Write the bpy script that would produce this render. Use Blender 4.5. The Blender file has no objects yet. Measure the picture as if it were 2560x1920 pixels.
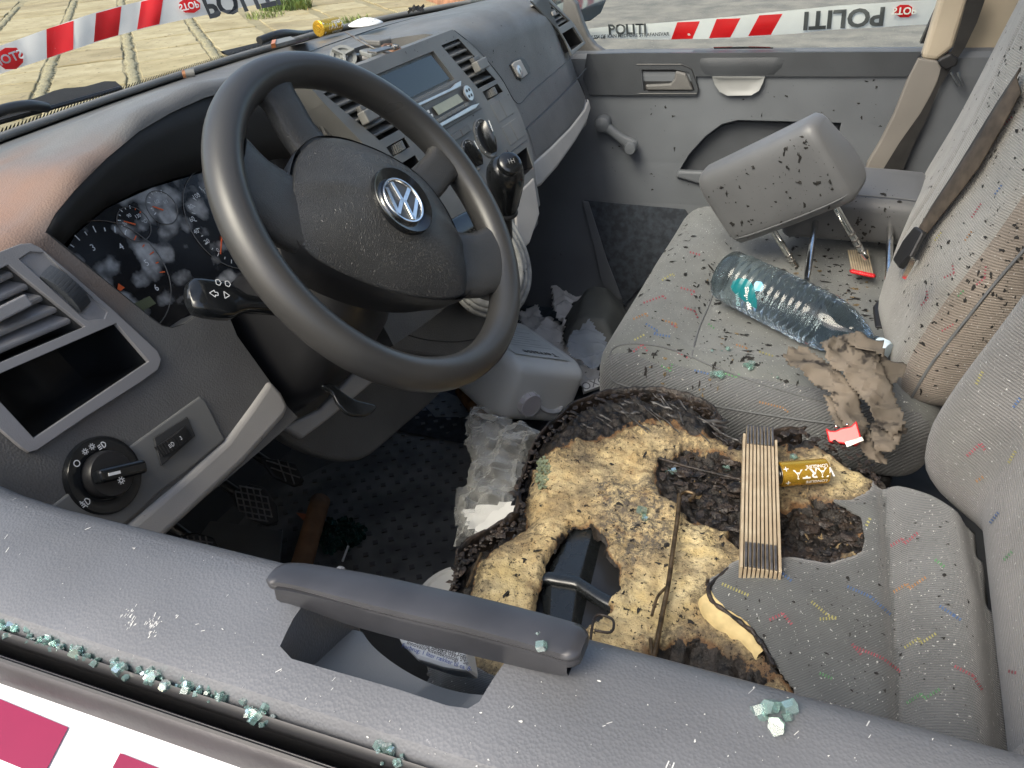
import bpy, bmesh, math, random
from mathutils import Vector, Matrix, noise as mnoise
from mathutils.bvhtree import BVHTree
random.seed(7); DEBUG = False
R = math.radians
sc = bpy.context.scene
# ------------------------------------------------------------------ camera
CAM = Vector((-0.685, -0.447, 1.59)); FPX = 2000.0
HEAD, PITCH, ROLL = R(24.5), R(32.0), R(-4.0)
_f = Vector((math.cos(HEAD)*math.cos(PITCH), math.sin(HEAD)*math.cos(PITCH), -math.sin(PITCH)))
_r0 = Vector((math.sin(HEAD), -math.cos(HEAD), 0)); _u0 = _r0.cross(_f)
_r = _r0*math.cos(ROLL) + _u0*math.sin(ROLL); _u = -_r0*math.sin(ROLL) + _u0*math.cos(ROLL)
cd = bpy.data.cameras.new('camera'); cam = bpy.data.objects.new('camera', cd)
sc.collection.objects.link(cam); sc.camera = cam
cd.sensor_fit = 'HORIZONTAL'; cd.sensor_width = 36.0; cd.lens = 36.0*FPX/2560.0
cd.clip_start = 0.02; cd.clip_end = 400
M3 = Matrix((_r, _u, -_f)).transposed()
cam.matrix_world = Matrix.Translation(CAM) @ M3.to_4x4()
# ------------------------------------------------------------------ sky, sun, exposure
SUN_EL, SUN_AZ = 46.0, 160.0        # azimuth of the direction towards the sun, degrees from +X
w = bpy.data.worlds.new('World'); sc.world = w; w.use_nodes = True
nt = w.node_tree; bg = nt.nodes['Background']
sky = nt.nodes.new('ShaderNodeTexSky'); sky.sky_type = 'NISHITA'; sky.sun_disc = False
sky.sun_elevation = R(SUN_EL); sky.sun_rotation = R(90.0 - SUN_AZ)
sky.air_density = 1.0; sky.dust_density = 4.0; sky.ozone_density = 0.9
nt.links.new(sky.outputs[0], bg.inputs[0]); bg.inputs[1].default_value = 0.15
sl = bpy.data.lights.new('sun', 'SUN'); sl.energy = 1.5; sl.angle = R(34); sl.color = (1.0, 0.94, 0.83)
so = bpy.data.objects.new('sun', sl); sc.collection.objects.link(so)
sd = Vector((math.cos(R(SUN_EL))*math.cos(R(SUN_AZ)), math.cos(R(SUN_EL))*math.sin(R(SUN_AZ)), math.sin(R(SUN_EL))))
so.rotation_euler = sd.to_track_quat('Z', 'Y').to_euler(); so.location = (0, 0, 12)
vs = sc.view_settings; vs.view_transform = 'Standard'; vs.look = 'None'; vs.exposure = 1.12; vs.gamma = 1.0; vs.use_curve_mapping = False
sc.cycles.max_bounces = 7; sc.cycles.diffuse_bounces = 3; sc.cycles.glossy_bounces = 3; sc.cycles.transmission_bounces = 6; sc.cycles.transparent_max_bounces = 12
sc.cycles.use_adaptive_sampling = True; sc.cycles.adaptive_threshold = .02; sc.cycles.caustics_reflective = False; sc.cycles.caustics_refractive = False
sc.cycles.use_denoising = True

# ------------------------------------------------------------------ placing helpers
KD = 2560.0/2212.0
def ray(u, v):
    u *= KD; v *= KD
    return _f + _r*((u-1280)/FPX) + _u*((960-v)/FPX)
class Plane:
    def __init__(s, p, n):
        s.p = Vector(p); s.n = Vector(n).normalized()
    def at(s, u, v, h=0.0):
        d = ray(u, v); return CAM + d*(((s.p + s.n*h - CAM) @ s.n)/(d @ s.n))
    def lift(s, h): return Plane(s.p + s.n*h, s.n)
def zp(z): return Plane((0, 0, z), (0, 0, 1))
def xp(x): return Plane((x, 0, 0), (-1, 0, 0))
def yp(y): return Plane((0, y, 0), (0, -1, 0))
def tilt(t, y, z=1.2): return Plane((0, y, z), (0, -math.cos(R(t)), math.sin(R(t))))
def crop(x0, y0, s, pts):
    """points measured in an enlarged view of the photograph -> view pixels"""
    return [((x0 + p[0]*s)/KD, (y0 + p[1]*s)/KD) for p in pts]
def ns(p, s, seed=0.0):
    return mnoise.noise(Vector((p[0]*s+seed, p[1]*s-seed*.7, (p[2] if len(p) > 2 else 0)*s+seed*1.3)))
def lerp(a, b, t): return a + (b-a)*t
def smooth(t): t = max(0, min(1, t)); return t*t*(3-2*t)
def interp(tab, x):
    if x <= tab[0][0]: return tab[0][1]
    for (a, b), (c, d) in zip(tab, tab[1:]):
        if x <= c: return b + (d-b)*(x-a)/(c-a)
    return tab[-1][1]
def sinterp(tab, x):
    if x <= tab[0][0]: return tab[0][1]
    for (a, b), (c, d) in zip(tab, tab[1:]):
        if x <= c: return b + (d-b)*smooth((x-a)/(c-a))
    return tab[-1][1]

# ------------------------------------------------------------------ mesh helpers
COL = sc.collection
def link(o, parent=None):
    COL.objects.link(o)
    if parent is not None:
        o.parent = parent; o.matrix_parent_inverse = PINV.get(parent.name, Matrix.Identity(4))
    return o
PINV = {}
def mesh(name, verts, faces, mat, parent=None, sm=None, bevel=0, seg=2, subs=0, solid=0, soff=0):
    me = bpy.data.meshes.new(name); me.from_pydata([tuple(v) for v in verts], [], faces); me.validate(); me.update()
    return obj(name, me, mat, parent, sm, bevel, seg, subs, solid, soff)
def obj(name, me, mat, parent=None, sm=None, bevel=0, seg=2, subs=0, solid=0, soff=0):
    if mat is not None and not me.materials: me.materials.append(mat)
    if sm is not None:
        for p in me.polygons: p.use_smooth = True
        if sm < 180: me.set_sharp_from_angle(angle=R(sm))
    o = bpy.data.objects.new(name, me); link(o, parent)
    if solid:
        m = o.modifiers.new('s', 'SOLIDIFY'); m.thickness = solid; m.offset = soff
    if bevel:
        m = o.modifiers.new('b', 'BEVEL'); m.width = bevel; m.segments = seg; m.limit_method = 'ANGLE'; m.angle_limit = R(40); m.harden_normals = False
    if subs:
        m = o.modifiers.new('ss', 'SUBSURF'); m.levels = subs; m.render_levels = subs
    return o
def tag(o, label=None, cat=None, group=None, kind=None):
    if label: o['label'] = label
    if cat: o['category'] = cat
    if group: o['group'] = group
    if kind: o['kind'] = kind
    return o
def thing(name, loc, label, cat, group=None):
    o = bpy.data.objects.new(name, None); o.empty_display_size = .05; o.location = loc; COL.objects.link(o)
    PINV[o.name] = Matrix.Translation(-Vector(loc)); return tag(o, label, cat, group)
def bake(o):
    """apply the modifiers of o"""
    dg = bpy.context.evaluated_depsgraph_get(); dg.update()
    me = bpy.data.meshes.new_from_object(o.evaluated_get(dg)); o.modifiers.clear(); o.data = me; return o
def grid(rows, closed_u=False, closed_v=False):
    """rows of points -> verts, quads"""
    n = len(rows); m = len(rows[0]); V = [p for r in rows for p in r]; F = []
    for i in range(n if closed_u else n-1):
        for j in range(m if closed_v else m-1):
            F.append((i*m+j, i*m+(j+1) % m, ((i+1) % n)*m+(j+1) % m, ((i+1) % n)*m+j))
    return V, F
def prism(pts, nrm, th, base=0.0):
    """closed outline pts, raised along nrm by base .. base+th"""
    nrm = Vector(nrm).normalized(); n = len(pts)
    V = [Vector(p)+nrm*base for p in pts] + [Vector(p)+nrm*(base+th) for p in pts]
    F = [tuple(range(n))[::-1], tuple(range(n, 2*n))] + [(i, (i+1) % n, n+(i+1) % n, n+i) for i in range(n)]
    return V, F
def box_vf(c, ax, ay, az):
    c = Vector(c); V = []
    for s in ((-1,-1,-1),(1,-1,-1),(1,1,-1),(-1,1,-1),(-1,-1,1),(1,-1,1),(1,1,1),(-1,1,1)):
        V.append(c + ax*s[0] + ay*s[1] + az*s[2])
    return V, [(0,3,2,1),(4,5,6,7),(0,1,5,4),(1,2,6,5),(2,3,7,6),(3,0,4,7)]
def merge(*parts):
    V = []; F = []
    for v, f in parts:
        o = len(V); V += list(v); F += [tuple(i+o for i in q) for q in f]
    return V, F
def frame_at(t, hint=Vector((0, 0, 1))):
    t = t.normalized(); h = Vector(hint)
    if abs(t @ h.normalized()) > .95: h = Vector((1, 0, 0))
    a = t.cross(h).normalized(); b = a.cross(t).normalized(); return a, b
def tube(path, r, seg=10, closed=False, caps=True, sx=1.0, sy=1.0, hint=(0, 0, 1)):
    path = [Vector(p) for p in path]; n = len(path); rows = []
    rr = r if hasattr(r, '__len__') else [r]*n
    for i, p in enumerate(path):
        if closed: t = path[(i+1) % n]-path[i-1]
        else: t = path[min(i+1, n-1)]-path[max(i-1, 0)]
        a, b = frame_at(t, Vector(hint))
        rows.append([p + a*(math.cos(2*math.pi*k/seg)*rr[i]*sx) + b*(math.sin(2*math.pi*k/seg)*rr[i]*sy) for k in range(seg)])
    V, F = grid(rows, closed, True)
    if caps and not closed:
        F = F + [tuple(range(seg)), tuple(range((n-1)*seg, n*seg))[::-1]]
    return V, F
def lathe(o, ax, prof, seg=32, cap=True):
    """prof: (radius, height along ax)"""
    ax = Vector(ax).normalized(); a, b = frame_at(ax); o = Vector(o)
    rows = [[o + ax*h + a*(math.cos(2*math.pi*k/seg)*r) + b*(math.sin(2*math.pi*k/seg)*r) for k in range(seg)] for r, h in prof]
    V, F = grid(rows, False, True)
    if cap: F = F + [tuple(range(seg)), tuple(range((len(rows)-1)*seg, len(rows)*seg))[::-1]]
    return V, F
def smoothpath(pts, n=8, closed=False):
    pts = [Vector(p) for p in pts]; N = len(pts); out = []
    rng = range(N if closed else N-1)
    for i in rng:
        p0 = pts[i-1] if (closed or i > 0) else pts[0]; p1 = pts[i]
        p2 = pts[(i+1) % N]; p3 = pts[(i+2) % N] if (closed or i+2 < N) else pts[-1]
        for k in range(n):
            t = k/n
            out.append(.5*((2*p1)+(-p0+p2)*t+(2*p0-5*p1+4*p2-p3)*t*t+(-p0+3*p1-3*p2+p3)*t**3))
    if not closed: out.append(pts[-1])
    return out
def inpoly(x, y, P):
    c = False; j = len(P)-1
    for i in range(len(P)):
        xi, yi = P[i][0], P[i][1]; xj, yj = P[j][0], P[j][1]
        if (yi > y) != (yj > y) and x < (xj-xi)*(y-yi)/(yj-yi)+xi: c = not c
        j = i
    return c
def dpoly(x, y, P, closed=True):
    b = 1e9
    for i in range(len(P) if closed else len(P)-1):
        x1, y1 = P[i][0], P[i][1]; x2, y2 = P[(i+1) % len(P)][0], P[(i+1) % len(P)][1]
        dx, dy = x2-x1, y2-y1; L = dx*dx+dy*dy
        t = 0 if L == 0 else max(0, min(1, ((x-x1)*dx+(y-y1)*dy)/L))
        d = (x-x1-dx*t)**2+(y-y1-dy*t)**2
        if d < b: b = d
    return math.sqrt(b)
def sdist(x, y, P):
    d = dpoly(x, y, P); return -d if inpoly(x, y, P) else d
def blob(c, r, seed, n=1, ax=(1, 1, 1), rough=.35):
    """a small irregular lump"""
    bm = bmesh.new(); bmesh.ops.create_icosphere(bm, subdivisions=n, radius=1)
    V = [v.co.copy() for v in bm.verts]; F = [tuple(v.index for v in f.verts) for f in bm.faces]; bm.free()
    c = Vector(c); out = []
    for v in V:
        k = 1 + rough*mnoise.noise(v*1.7 + Vector((seed, seed*.37, -seed)))*1.8
        out.append(c + Vector((v.x*ax[0], v.y*ax[1], v.z*ax[2]))*r*k)
    return out, F
def cut(o, cutters):
    for V, F in cutters:
        me = bpy.data.meshes.new('cutter'); me.from_pydata([tuple(v) for v in V], [], F); me.validate()
        bm = bmesh.new(); bm.from_mesh(me); bmesh.ops.recalc_face_normals(bm, faces=bm.faces); bm.to_mesh(me); bm.free()
        c = bpy.data.objects.new('cutter', me); COL.objects.link(c)
        m = o.modifiers.new('bool', 'BOOLEAN'); m.operation = 'DIFFERENCE'; m.solver = 'EXACT'; m.object = c
        old = o.data; bake(o); bpy.data.objects.remove(c, do_unlink=True)
        if DEBUG: print('CUT', o.name, len(old.polygons), len(o.data.polygons))
        if len(o.data.polygons) < .6*len(old.polygons): o.data = old; print('CUT FAILED', o.name)
    return o
def fixn(o):
    bm = bmesh.new(); bm.from_mesh(o.data); bmesh.ops.recalc_face_normals(bm, faces=bm.faces); bm.to_mesh(o.data); bm.free(); return o
_text = {}
def text_vf(s, size=1.0, bold=0.0, th=0.0):
    """lettering as flat outline mesh in XY, centred, height about 0.7*size"""
    cu = bpy.data.curves.new('t', 'FONT'); cu.body = s; cu.size = size; cu.align_x = 'CENTER'; cu.align_y = 'CENTER'
    cu.offset = bold; cu.extrude = th; cu.resolution_u = 3
    o = bpy.data.objects.new('t', cu); COL.objects.link(o)
    dg = bpy.context.evaluated_depsgraph_get(); me = bpy.data.meshes.new_from_object(o.evaluated_get(dg))
    V = [v.co.copy() for v in me.vertices]; F = [tuple(p.vertices) for p in me.polygons]
    bpy.data.objects.remove(o); bpy.data.meshes.remove(me); return V, F
def place(V, o, ex, ey, ez=Vector((0, 0, 0))):
    return [o + ex*v.x + ey*v.y + ez*v.z for v in V]

# ------------------------------------------------------------------ materials
def mat(name, col, rough=.6, metal=0.0, bump=None, var=0.0, vscale=20, spec=.5, col2=None, dirt=None, dirtcol=(.45, .43, .38), dscale=90, sheen=0, coat=0, roughvar=0):
    m = bpy.data.materials.new(name); m.use_nodes = True; nt = m.node_tree; N = nt.nodes; L = nt.links
    b = N['Principled BSDF']; b.inputs['Roughness'].default_value = rough; b.inputs['Metallic'].default_value = metal
    b.inputs['Specular IOR Level'].default_value = spec
    if sheen: b.inputs['Sheen Weight'].default_value = sheen; b.inputs['Sheen Roughness'].default_value = .5
    if coat: b.inputs['Coat Weight'].default_value = coat; b.inputs['Coat Roughness'].default_value = .08
    tc = N.new('ShaderNodeTexCoord'); out = None
    c = N.new('ShaderNodeRGB'); c.outputs[0].default_value = (*col, 1); out = c.outputs[0]
    def tex(scale, detail=2, rough=.6):
        t = N.new('ShaderNodeTexNoise'); t.inputs['Scale'].default_value = scale; t.inputs['Detail'].default_value = detail
        t.inputs['Roughness'].default_value = rough; L.new(tc.outputs['Object'], t.inputs['Vector']); return t
    def ramp(src, a, b_):
        r = N.new('ShaderNodeMapRange'); r.inputs[1].default_value = a; r.inputs[2].default_value = b_; L.new(src, r.inputs[0]); return r.outputs[0]
    def mix(f, a, b_):
        x = N.new('ShaderNodeMix'); x.data_type = 'RGBA'; L.new(f, x.inputs[0])
        for s, i in ((a, 6), (b_, 7)):
            if hasattr(s, 'node'): L.new(s, x.inputs[i])
            else: x.inputs[i].default_value = (*s, 1)
        return x.outputs[2]
    if var or col2:
        t = tex(vscale)
        c2 = col2 or tuple(min(1, k*(1+var)) for k in col)
        c1 = col if col2 else tuple(k*(1-var) for k in col)
        out = mix(ramp(t.outputs[0], .35, .65), c1, c2)
    if dirt:
        t = tex(dscale, 3, .75); out = mix(ramp(t.outputs[0], dirt, dirt+.06), out, dirtcol)
    L.new(out, b.inputs['Base Color'])
    if roughvar:
        t = tex(vscale*1.7); r = N.new('ShaderNodeMapRange'); r.inputs[1].default_value = .3; r.inputs[2].default_value = .7
        r.inputs[3].default_value = max(0.03, rough-roughvar); r.inputs[4].default_value = min(1, rough+roughvar)
        L.new(t.outputs[0], r.inputs[0]); L.new(r.outputs[0], b.inputs['Roughness'])
    if bump:
        kind, scale, strength, dist = bump
        if kind == 'grain':
            t = N.new('ShaderNodeTexVoronoi'); t.inputs['Scale'].default_value = scale; L.new(tc.outputs['Object'], t.inputs['Vector']); h = t.outputs['Distance']
        elif kind == 'leather':
            t = N.new('ShaderNodeTexVoronoi'); t.feature = 'DISTANCE_TO_EDGE'; t.inputs['Scale'].default_value = scale; L.new(tc.outputs['Object'], t.inputs['Vector'])
            r = N.new('ShaderNodeMapRange'); r.inputs[1].default_value = 0; r.inputs[2].default_value = .12; L.new(t.outputs['Distance'], r.inputs[0]); h = r.outputs[0]
        else:
            t = tex(scale, 3, .6); h = t.outputs[0]
        bp = N.new('ShaderNodeBump'); bp.inputs['Strength'].default_value = strength; bp.inputs['Distance'].default_value = dist
        L.new(h, bp.inputs['Height']); L.new(bp.outputs[0], b.inputs['Normal'])
    return m
def glassmat(name, tint=(1, 1, 1), refl=.08, rough=.02):
    """thin pane: clear with a fresnel reflection"""
    m = bpy.data.materials.new(name); m.use_nodes = True; nt = m.node_tree; N = nt.nodes; L = nt.links
    N.remove(N['Principled BSDF']); o = N['Material Output']
    t = N.new('ShaderNodeBsdfTransparent'); t.inputs[0].default_value = (*tint, 1)
    g = N.new('ShaderNodeBsdfGlossy'); g.inputs['Roughness'].default_value = rough
    fr = N.new('ShaderNodeLayerWeight'); fr.inputs[0].default_value = refl*3
    ml = N.new('ShaderNodeMath'); ml.operation = 'MULTIPLY'; ml.inputs[1].default_value = .55
    x = N.new('ShaderNodeMixShader'); L.new(fr.outputs['Fresnel'], ml.inputs[0]); L.new(ml.outputs[0], x.inputs[0]); L.new(t.outputs[0], x.inputs[1]); L.new(g.outputs[0], x.inputs[2])
    L.new(x.outputs[0], o.inputs[0]); return m
MT = {}
def translucent(m, w=.45):
    N = m.node_tree.nodes; L = m.node_tree.links; b = N['Principled BSDF']; t = N.new('ShaderNodeBsdfTranslucent')
    L.new(b.inputs['Base Color'].links[0].from_socket, t.inputs[0]) if b.inputs['Base Color'].links else setattr(t.inputs[0], 'default_value', b.inputs['Base Color'].default_value)
    x = N.new('ShaderNodeMixShader'); x.inputs[0].default_value = w; L.new(b.outputs[0], x.inputs[1]); L.new(t.outputs[0], x.inputs[2]); L.new(x.outputs[0], N['Material Output'].inputs[0]); return m
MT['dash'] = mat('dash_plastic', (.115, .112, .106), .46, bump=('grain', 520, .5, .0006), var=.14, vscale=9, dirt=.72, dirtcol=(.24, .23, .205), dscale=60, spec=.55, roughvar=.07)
MT['dash_mid'] = mat('console_plastic', (.165, .163, .152), .46, bump=('grain', 900, .25, .0003), var=.10, vscale=14, dirt=.72, dirtcol=(.25, .24, .21), dscale=70)
MT['panel_grey'] = mat('end_panel_plastic', (.235, .228, .228), .44, bump=('grain', 800, .25, .0004), var=.08, vscale=10, spec=.5)
MT['trim_light'] = mat('light_trim_plastic', (.38, .36, .33), .55, bump=('grain', 700, .3, .0004), var=.07, vscale=12, dirt=.70, dirtcol=(.16, .15, .13), dscale=60)
MT['black'] = mat('black_plastic', (.018, .018, .019), .38, bump=('noise', 400, .08, .0004), spec=.5)
MT['black_gloss'] = mat('gloss_black_plastic', (.010, .011, .012), .16, var=.2, vscale=30, spec=.55, roughvar=.05)
MT['cavity'] = mat('matte_dark_plastic', (.036, .036, .035), .7, bump=('grain', 700, .2, .0004))
MT['door_grey'] = mat('door_plastic', (.122, .127, .134), .44, bump=('grain', 560, .38, .0006), var=.14, vscale=7, dirt=.72, dirtcol=(.26, .26, .27), dscale=170, roughvar=.10)
MT['door_panel'] = mat('door_panel_plastic', (.118, .128, .140), .55, bump=('grain', 600, .3, .0005), var=.1, vscale=6, dirt=.70, dirtcol=(.05, .045, .04), dscale=34)
MT['door_dark'] = mat('door_dark_plastic', (.045, .049, .054), .42, bump=('grain', 500, .4, .0005), var=.12, vscale=8)
MT['carpet'] = mat('navy_carpet', (.040, .048, .060), .95, bump=('noise', 500, .6, .001), var=.3, vscale=60)
MT['rubber'] = mat('rubber_mat', (.13, .128, .12), .5, bump=('noise', 260, .5, .0012), var=.35, vscale=12, dirt=.68, dirtcol=(.16, .14, .11), dscale=40)
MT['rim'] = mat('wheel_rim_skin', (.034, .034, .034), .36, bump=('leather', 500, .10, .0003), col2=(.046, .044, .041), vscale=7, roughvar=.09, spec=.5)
MT['spoke'] = mat('wheel_spoke_skin', (.044, .043, .041), .36, bump=('leather', 460, .5, .0006), var=.1, vscale=20)
MT['pad'] = mat('airbag_skin', (.048, .048, .047), .40, bump=('leather', 480, .9, .0008), var=.10, vscale=20)
MT['chrome'] = mat('chrome', (.75, .75, .73), .14, metal=1.0, var=.15, vscale=60, roughvar=.06)
MT['steel'] = mat('dull_steel', (.24, .225, .21), .45, metal=1.0, var=.25, vscale=60, roughvar=.1)
MT['silver'] = mat('silver_plastic', (.52, .53, .53), .3, metal=.7, var=.08, vscale=40)
MT['white_paint'] = mat('white_paint', (.82, .82, .80), .25, coat=.5, var=.03, vscale=6, dirt=.74, dirtcol=(.5, .46, .4), dscale=50)
MT['magenta'] = mat('magenta_film', (.21, .008, .045), .3, var=.08, vscale=10)
MT['white_print'] = mat('white_print', (.75, .75, .73), .5)
MT['black_print'] = mat('black_print', (.02, .02, .022), .5)
MT['red_print'] = mat('red_print', (.62, .02, .02), .45, var=.08, vscale=30)
MT['red_plastic'] = mat('red_plastic', (.60, .02, .025), .35, var=.12, vscale=50)
MT['orange'] = mat('needle_orange', (.8, .13, .03), .4)
MT['dirt_flake'] = mat('charred_flake', (.012, .011, .010), .8, bump=('noise', 900, .6, .001), var=.5, vscale=200)
MT['ash'] = mat('burnt_foam_crumb', (.25, .18, .09), .9, bump=('noise', 900, .6, .001), col2=(.05, .04, .03), vscale=240)
def paint_glow(m, centre, rad, col, amt):
    """warm glow painted into the base colour: an irregular brown patch"""
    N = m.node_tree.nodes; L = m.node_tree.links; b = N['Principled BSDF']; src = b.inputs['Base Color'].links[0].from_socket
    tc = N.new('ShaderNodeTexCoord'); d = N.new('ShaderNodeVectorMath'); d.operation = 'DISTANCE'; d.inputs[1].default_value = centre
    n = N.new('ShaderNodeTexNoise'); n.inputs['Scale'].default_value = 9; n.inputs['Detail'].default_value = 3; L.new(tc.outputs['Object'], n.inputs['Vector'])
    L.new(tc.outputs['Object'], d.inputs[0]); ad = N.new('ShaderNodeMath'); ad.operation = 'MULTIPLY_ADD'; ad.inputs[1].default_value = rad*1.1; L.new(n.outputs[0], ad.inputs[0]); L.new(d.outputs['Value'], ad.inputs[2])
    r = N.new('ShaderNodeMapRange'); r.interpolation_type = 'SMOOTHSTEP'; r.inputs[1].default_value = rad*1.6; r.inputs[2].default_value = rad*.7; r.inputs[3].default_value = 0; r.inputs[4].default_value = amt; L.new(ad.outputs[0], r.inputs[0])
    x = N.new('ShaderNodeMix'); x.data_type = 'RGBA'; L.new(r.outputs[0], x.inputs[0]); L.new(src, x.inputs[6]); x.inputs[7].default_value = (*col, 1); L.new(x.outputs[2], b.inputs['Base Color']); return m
paint_glow(MT['dash'], (-.30, .33, 1.36), .24, (.24, .125, .07), .75)  # warm reflected glow at the dash's upper left, painted into its colour
# ================================================================== the ground outside
def groundmat(name, c1, c2, c3, s1, s2):
    m = mat(name, c1, .9, bump=('noise', s2, .8, .01), col2=c2, vscale=s1, dirt=.60, dirtcol=c3, dscale=s2); return m
MT['asphalt'] = groundmat('asphalt', (.12, .118, .10), (.20, .19, .155), (.27, .255, .20), 2.6, 30)
MT['sand_joint'] = groundmat('sandy_joint', (.21, .18, .10), (.28, .245, .145), (.16, .145, .085), 3, 30)
MT['slab'] = [groundmat('sandstone_slab', (.25, .205, .105), (.34, .29, .165), (.19, .155, .08), 2.2, 9),
              groundmat('pale_slab', (.29, .245, .135), (.38, .33, .20), (.20, .165, .09), 2.8, 11),
              groundmat('brown_slab', (.22, .18, .095), (.31, .26, .15), (.17, .14, .08), 2.0, 8)]
MT['cobble'] = groundmat('joint_cobble', (.22, .20, .125), (.29, .265, .17), (.17, .16, .105), 8, 40)
V, F = grid([[Vector((x, y, 0)) for y in (-60, -2, 4, 60)] for x in (-60, 2, 6, 90)])
ground = tag(mesh('ground', V, F, MT['asphalt']), 'grey asphalt ground beyond the passenger window', None, kind='structure')
pav = tag(mesh('pavement', *grid([[Vector((x, y, .004)) for y in (4.6, 30)] for x in (-3, 34)]), MT['sand_joint']), 'worn stone pavement beyond the windscreen', None, kind='structure')
# paved strips run at 45 degrees: s along the strip, t across
E1 = Vector((.695, .719, 0)); E2 = Vector((.719, -.695, 0)); PO = Vector((8.34, 9.19, 0))
def st(s, t, z): return PO + E1*s + E2*t + Vector((0, 0, z))
slabn = 0
def corner_noise(p): return Vector((ns(p, 3.1, 4), ns(p, 3.1, 9), 0))*.035
rows_t = [-2.92, -2.0, -.92, 0.0, .97, 1.86, 2.85, 3.8, 4.8]
STRIP = .17
for ri, (t0, t1) in enumerate(zip(rows_t, rows_t[1:])):
    s = -4.6 + random.uniform(-.4, .4)
    while s < 8.4:
        L = random.choice((.62, .8, .95, 1.1)); a, b = s+.018, s+L-.018; s += L
        c = st((a+b)/2, (t0+t1)/2, 0)
        d = c - CAM; zc = d @ _f
        if zc < 3: continue
        uu = (1280 + FPX*(d @ _r)/zc)/KD; vv = (960 - FPX*(d @ _u)/zc)/KD
        if uu < -220 or uu > 1500 or vv < -160 or vv > 520: continue
        q = [st(a, t0+STRIP/2, 0), st(b, t0+STRIP/2, 0), st(b, t1-STRIP/2, 0), st(a, t1-STRIP/2, 0)]
        pts = []
        for i in range(4):
            p, r = q[i], q[(i+1) % 4]
            for k in range(4):
                x = p.lerp(r, k/4); pts.append(x + corner_noise(x)*.8 + Vector((0, 0, .02 + .016*ns(x, 1.3, 2) + .016*ns(c, 7, 5))))
        V, F = prism(pts, (0, 0, 1), .035, -.035)
        o = mesh('paving_slab', V, F, MT['slab'][slabn % 3] if random.random() < .7 else MT['slab'][1], pav, bevel=.012); slabn += 1
# cobble strips between the slab rows
cob = []
cob_proto = []
for k in range(5):
    V, F = blob((0, 0, 0), 1, k*3.1, 2, (.085, .065, .03), .22); cob_proto.append((V, F))
cobn = 0; cobme = []
for V, F in cob_proto:
    me = bpy.data.meshes.new('joint_stone'); me.from_pydata([tuple(v) for v in V], [], F); me.materials.append(MT['cobble'])
    for p in me.polygons: p.use_smooth = True
    cobme.append(me)
for t in rows_t:
    s = -4.4
    while s < 7.5:
        s += random.uniform(.13, .19)
        c = st(s, t+random.uniform(-.012, .012), .006)
        d = c - CAM; zc = d @ _f
        if zc < 3: continue
        uu = (1280 + FPX*(d @ _r)/zc)/KD; vv = (960 - FPX*(d @ _u)/zc)/KD
        if uu < -60 or uu > 1400 or vv < -30 or vv > 420 or cobn >= 280: continue
        o = bpy.data.objects.new('joint_stone', cobme[cobn % 5]); o.location = c; o.rotation_euler = (0, 0, R(45)+random.uniform(-.25, .25)); link(o, pav); cobn += 1
# grass tufts
MT['grass'] = mat('grass', (.10, .16, .03), .7, var=.45, vscale=6)
MT['grass2'] = mat('pale_grass', (.17, .21, .05), .7, var=.45, vscale=6)
def tuft(c, n, rad, h, label, m):
    V = []; F = []
    for i in range(n):
        a = random.uniform(0, 6.283); r = rad*math.sqrt(random.random()); p = c + Vector((math.cos(a)*r, math.sin(a)*r, 0))
        b = random.uniform(0, 6.283); lean = random.uniform(.2, .9)*h; hh = h*random.uniform(.4, 1); wd = random.uniform(.006, .012)
        dx = Vector((math.cos(b), math.sin(b), 0)); sd_ = Vector((-dx.y, dx.x, 0))*wd
        o = len(V); V += [p-sd_, p+sd_, p+dx*lean*.45+Vector((0, 0, hh*.7))+sd_*.7, p+dx*lean*.45+Vector((0, 0, hh*.7))-sd_*.7, p+dx*lean+Vector((0, 0, hh))]
        F += [(o, o+1, o+2, o+3), (o+3, o+2, o+4)]
    o = mesh('grass_tuft', V, F, m); return tag(o, label, 'grass', kind='stuff')
G0 = zp(0.0)
tuft(G0.at(618, 22), 420, .42, .30, 'tall bright green grass tuft in the pavement above the battery', MT['grass'])
tuft(G0.at(575, 38), 120, .30, .12, 'thin low grass patch left of the tall tuft', MT['grass2'])
tuft(G0.at(770, 52), 110, .22, .14, 'small grass patch right beside the battery', MT['grass2'])
tuft(G0.at(1100, 14), 200, .40, .22, 'green weeds behind the burnt scrap on the dashboard', MT['grass'])
# reddish kerb block far beyond the windscreen
KB = G0.at(1082, 18)
V, F = box_vf(KB+Vector((.4, .9, .15)), E1*.9, E2*.25, Vector((0, 0, .22)))
tag(mesh('brick_step', V, F, mat('red_brick', (.34, .17, .10), .85, var=.25, vscale=8), bevel=.02), 'low reddish brown step far beyond the windscreen', 'step')

# ================================================================== windscreen and wipers
MT['wind_glass'] = glassmat('windscreen_glass', (.93, .96, .93), .05)
WB = [(-.62, .33, 1.345), (-.4, .47, 1.35), (-.2, .535, 1.35), (.02, .574, 1.35), (.22, .602, 1.35), (.41, .617, 1.35), (.6, .62, 1.35), (.82, .608, 1.35), (1.0, .565, 1.35), (1.21, .478, 1.35), (1.4, .36, 1.345)]
WBs = smoothpath(WB, 6)
def glass_pt(p, k):   # up the raked screen
    return Vector(p) + Vector((0, -.78*k - .10*k*k, .72*k))
scr = thing('windscreen', (.4, .62, 1.35), 'raked windscreen with black edge above the dashboard', 'windscreen')
V, F = grid([[glass_pt(p, k) for p in WBs] for k in (-.06, 0, .06, .15, .3, .45, .6, .75, .9)])
mesh('pane', V, F, MT['wind_glass'], scr, sm=180)
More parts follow.
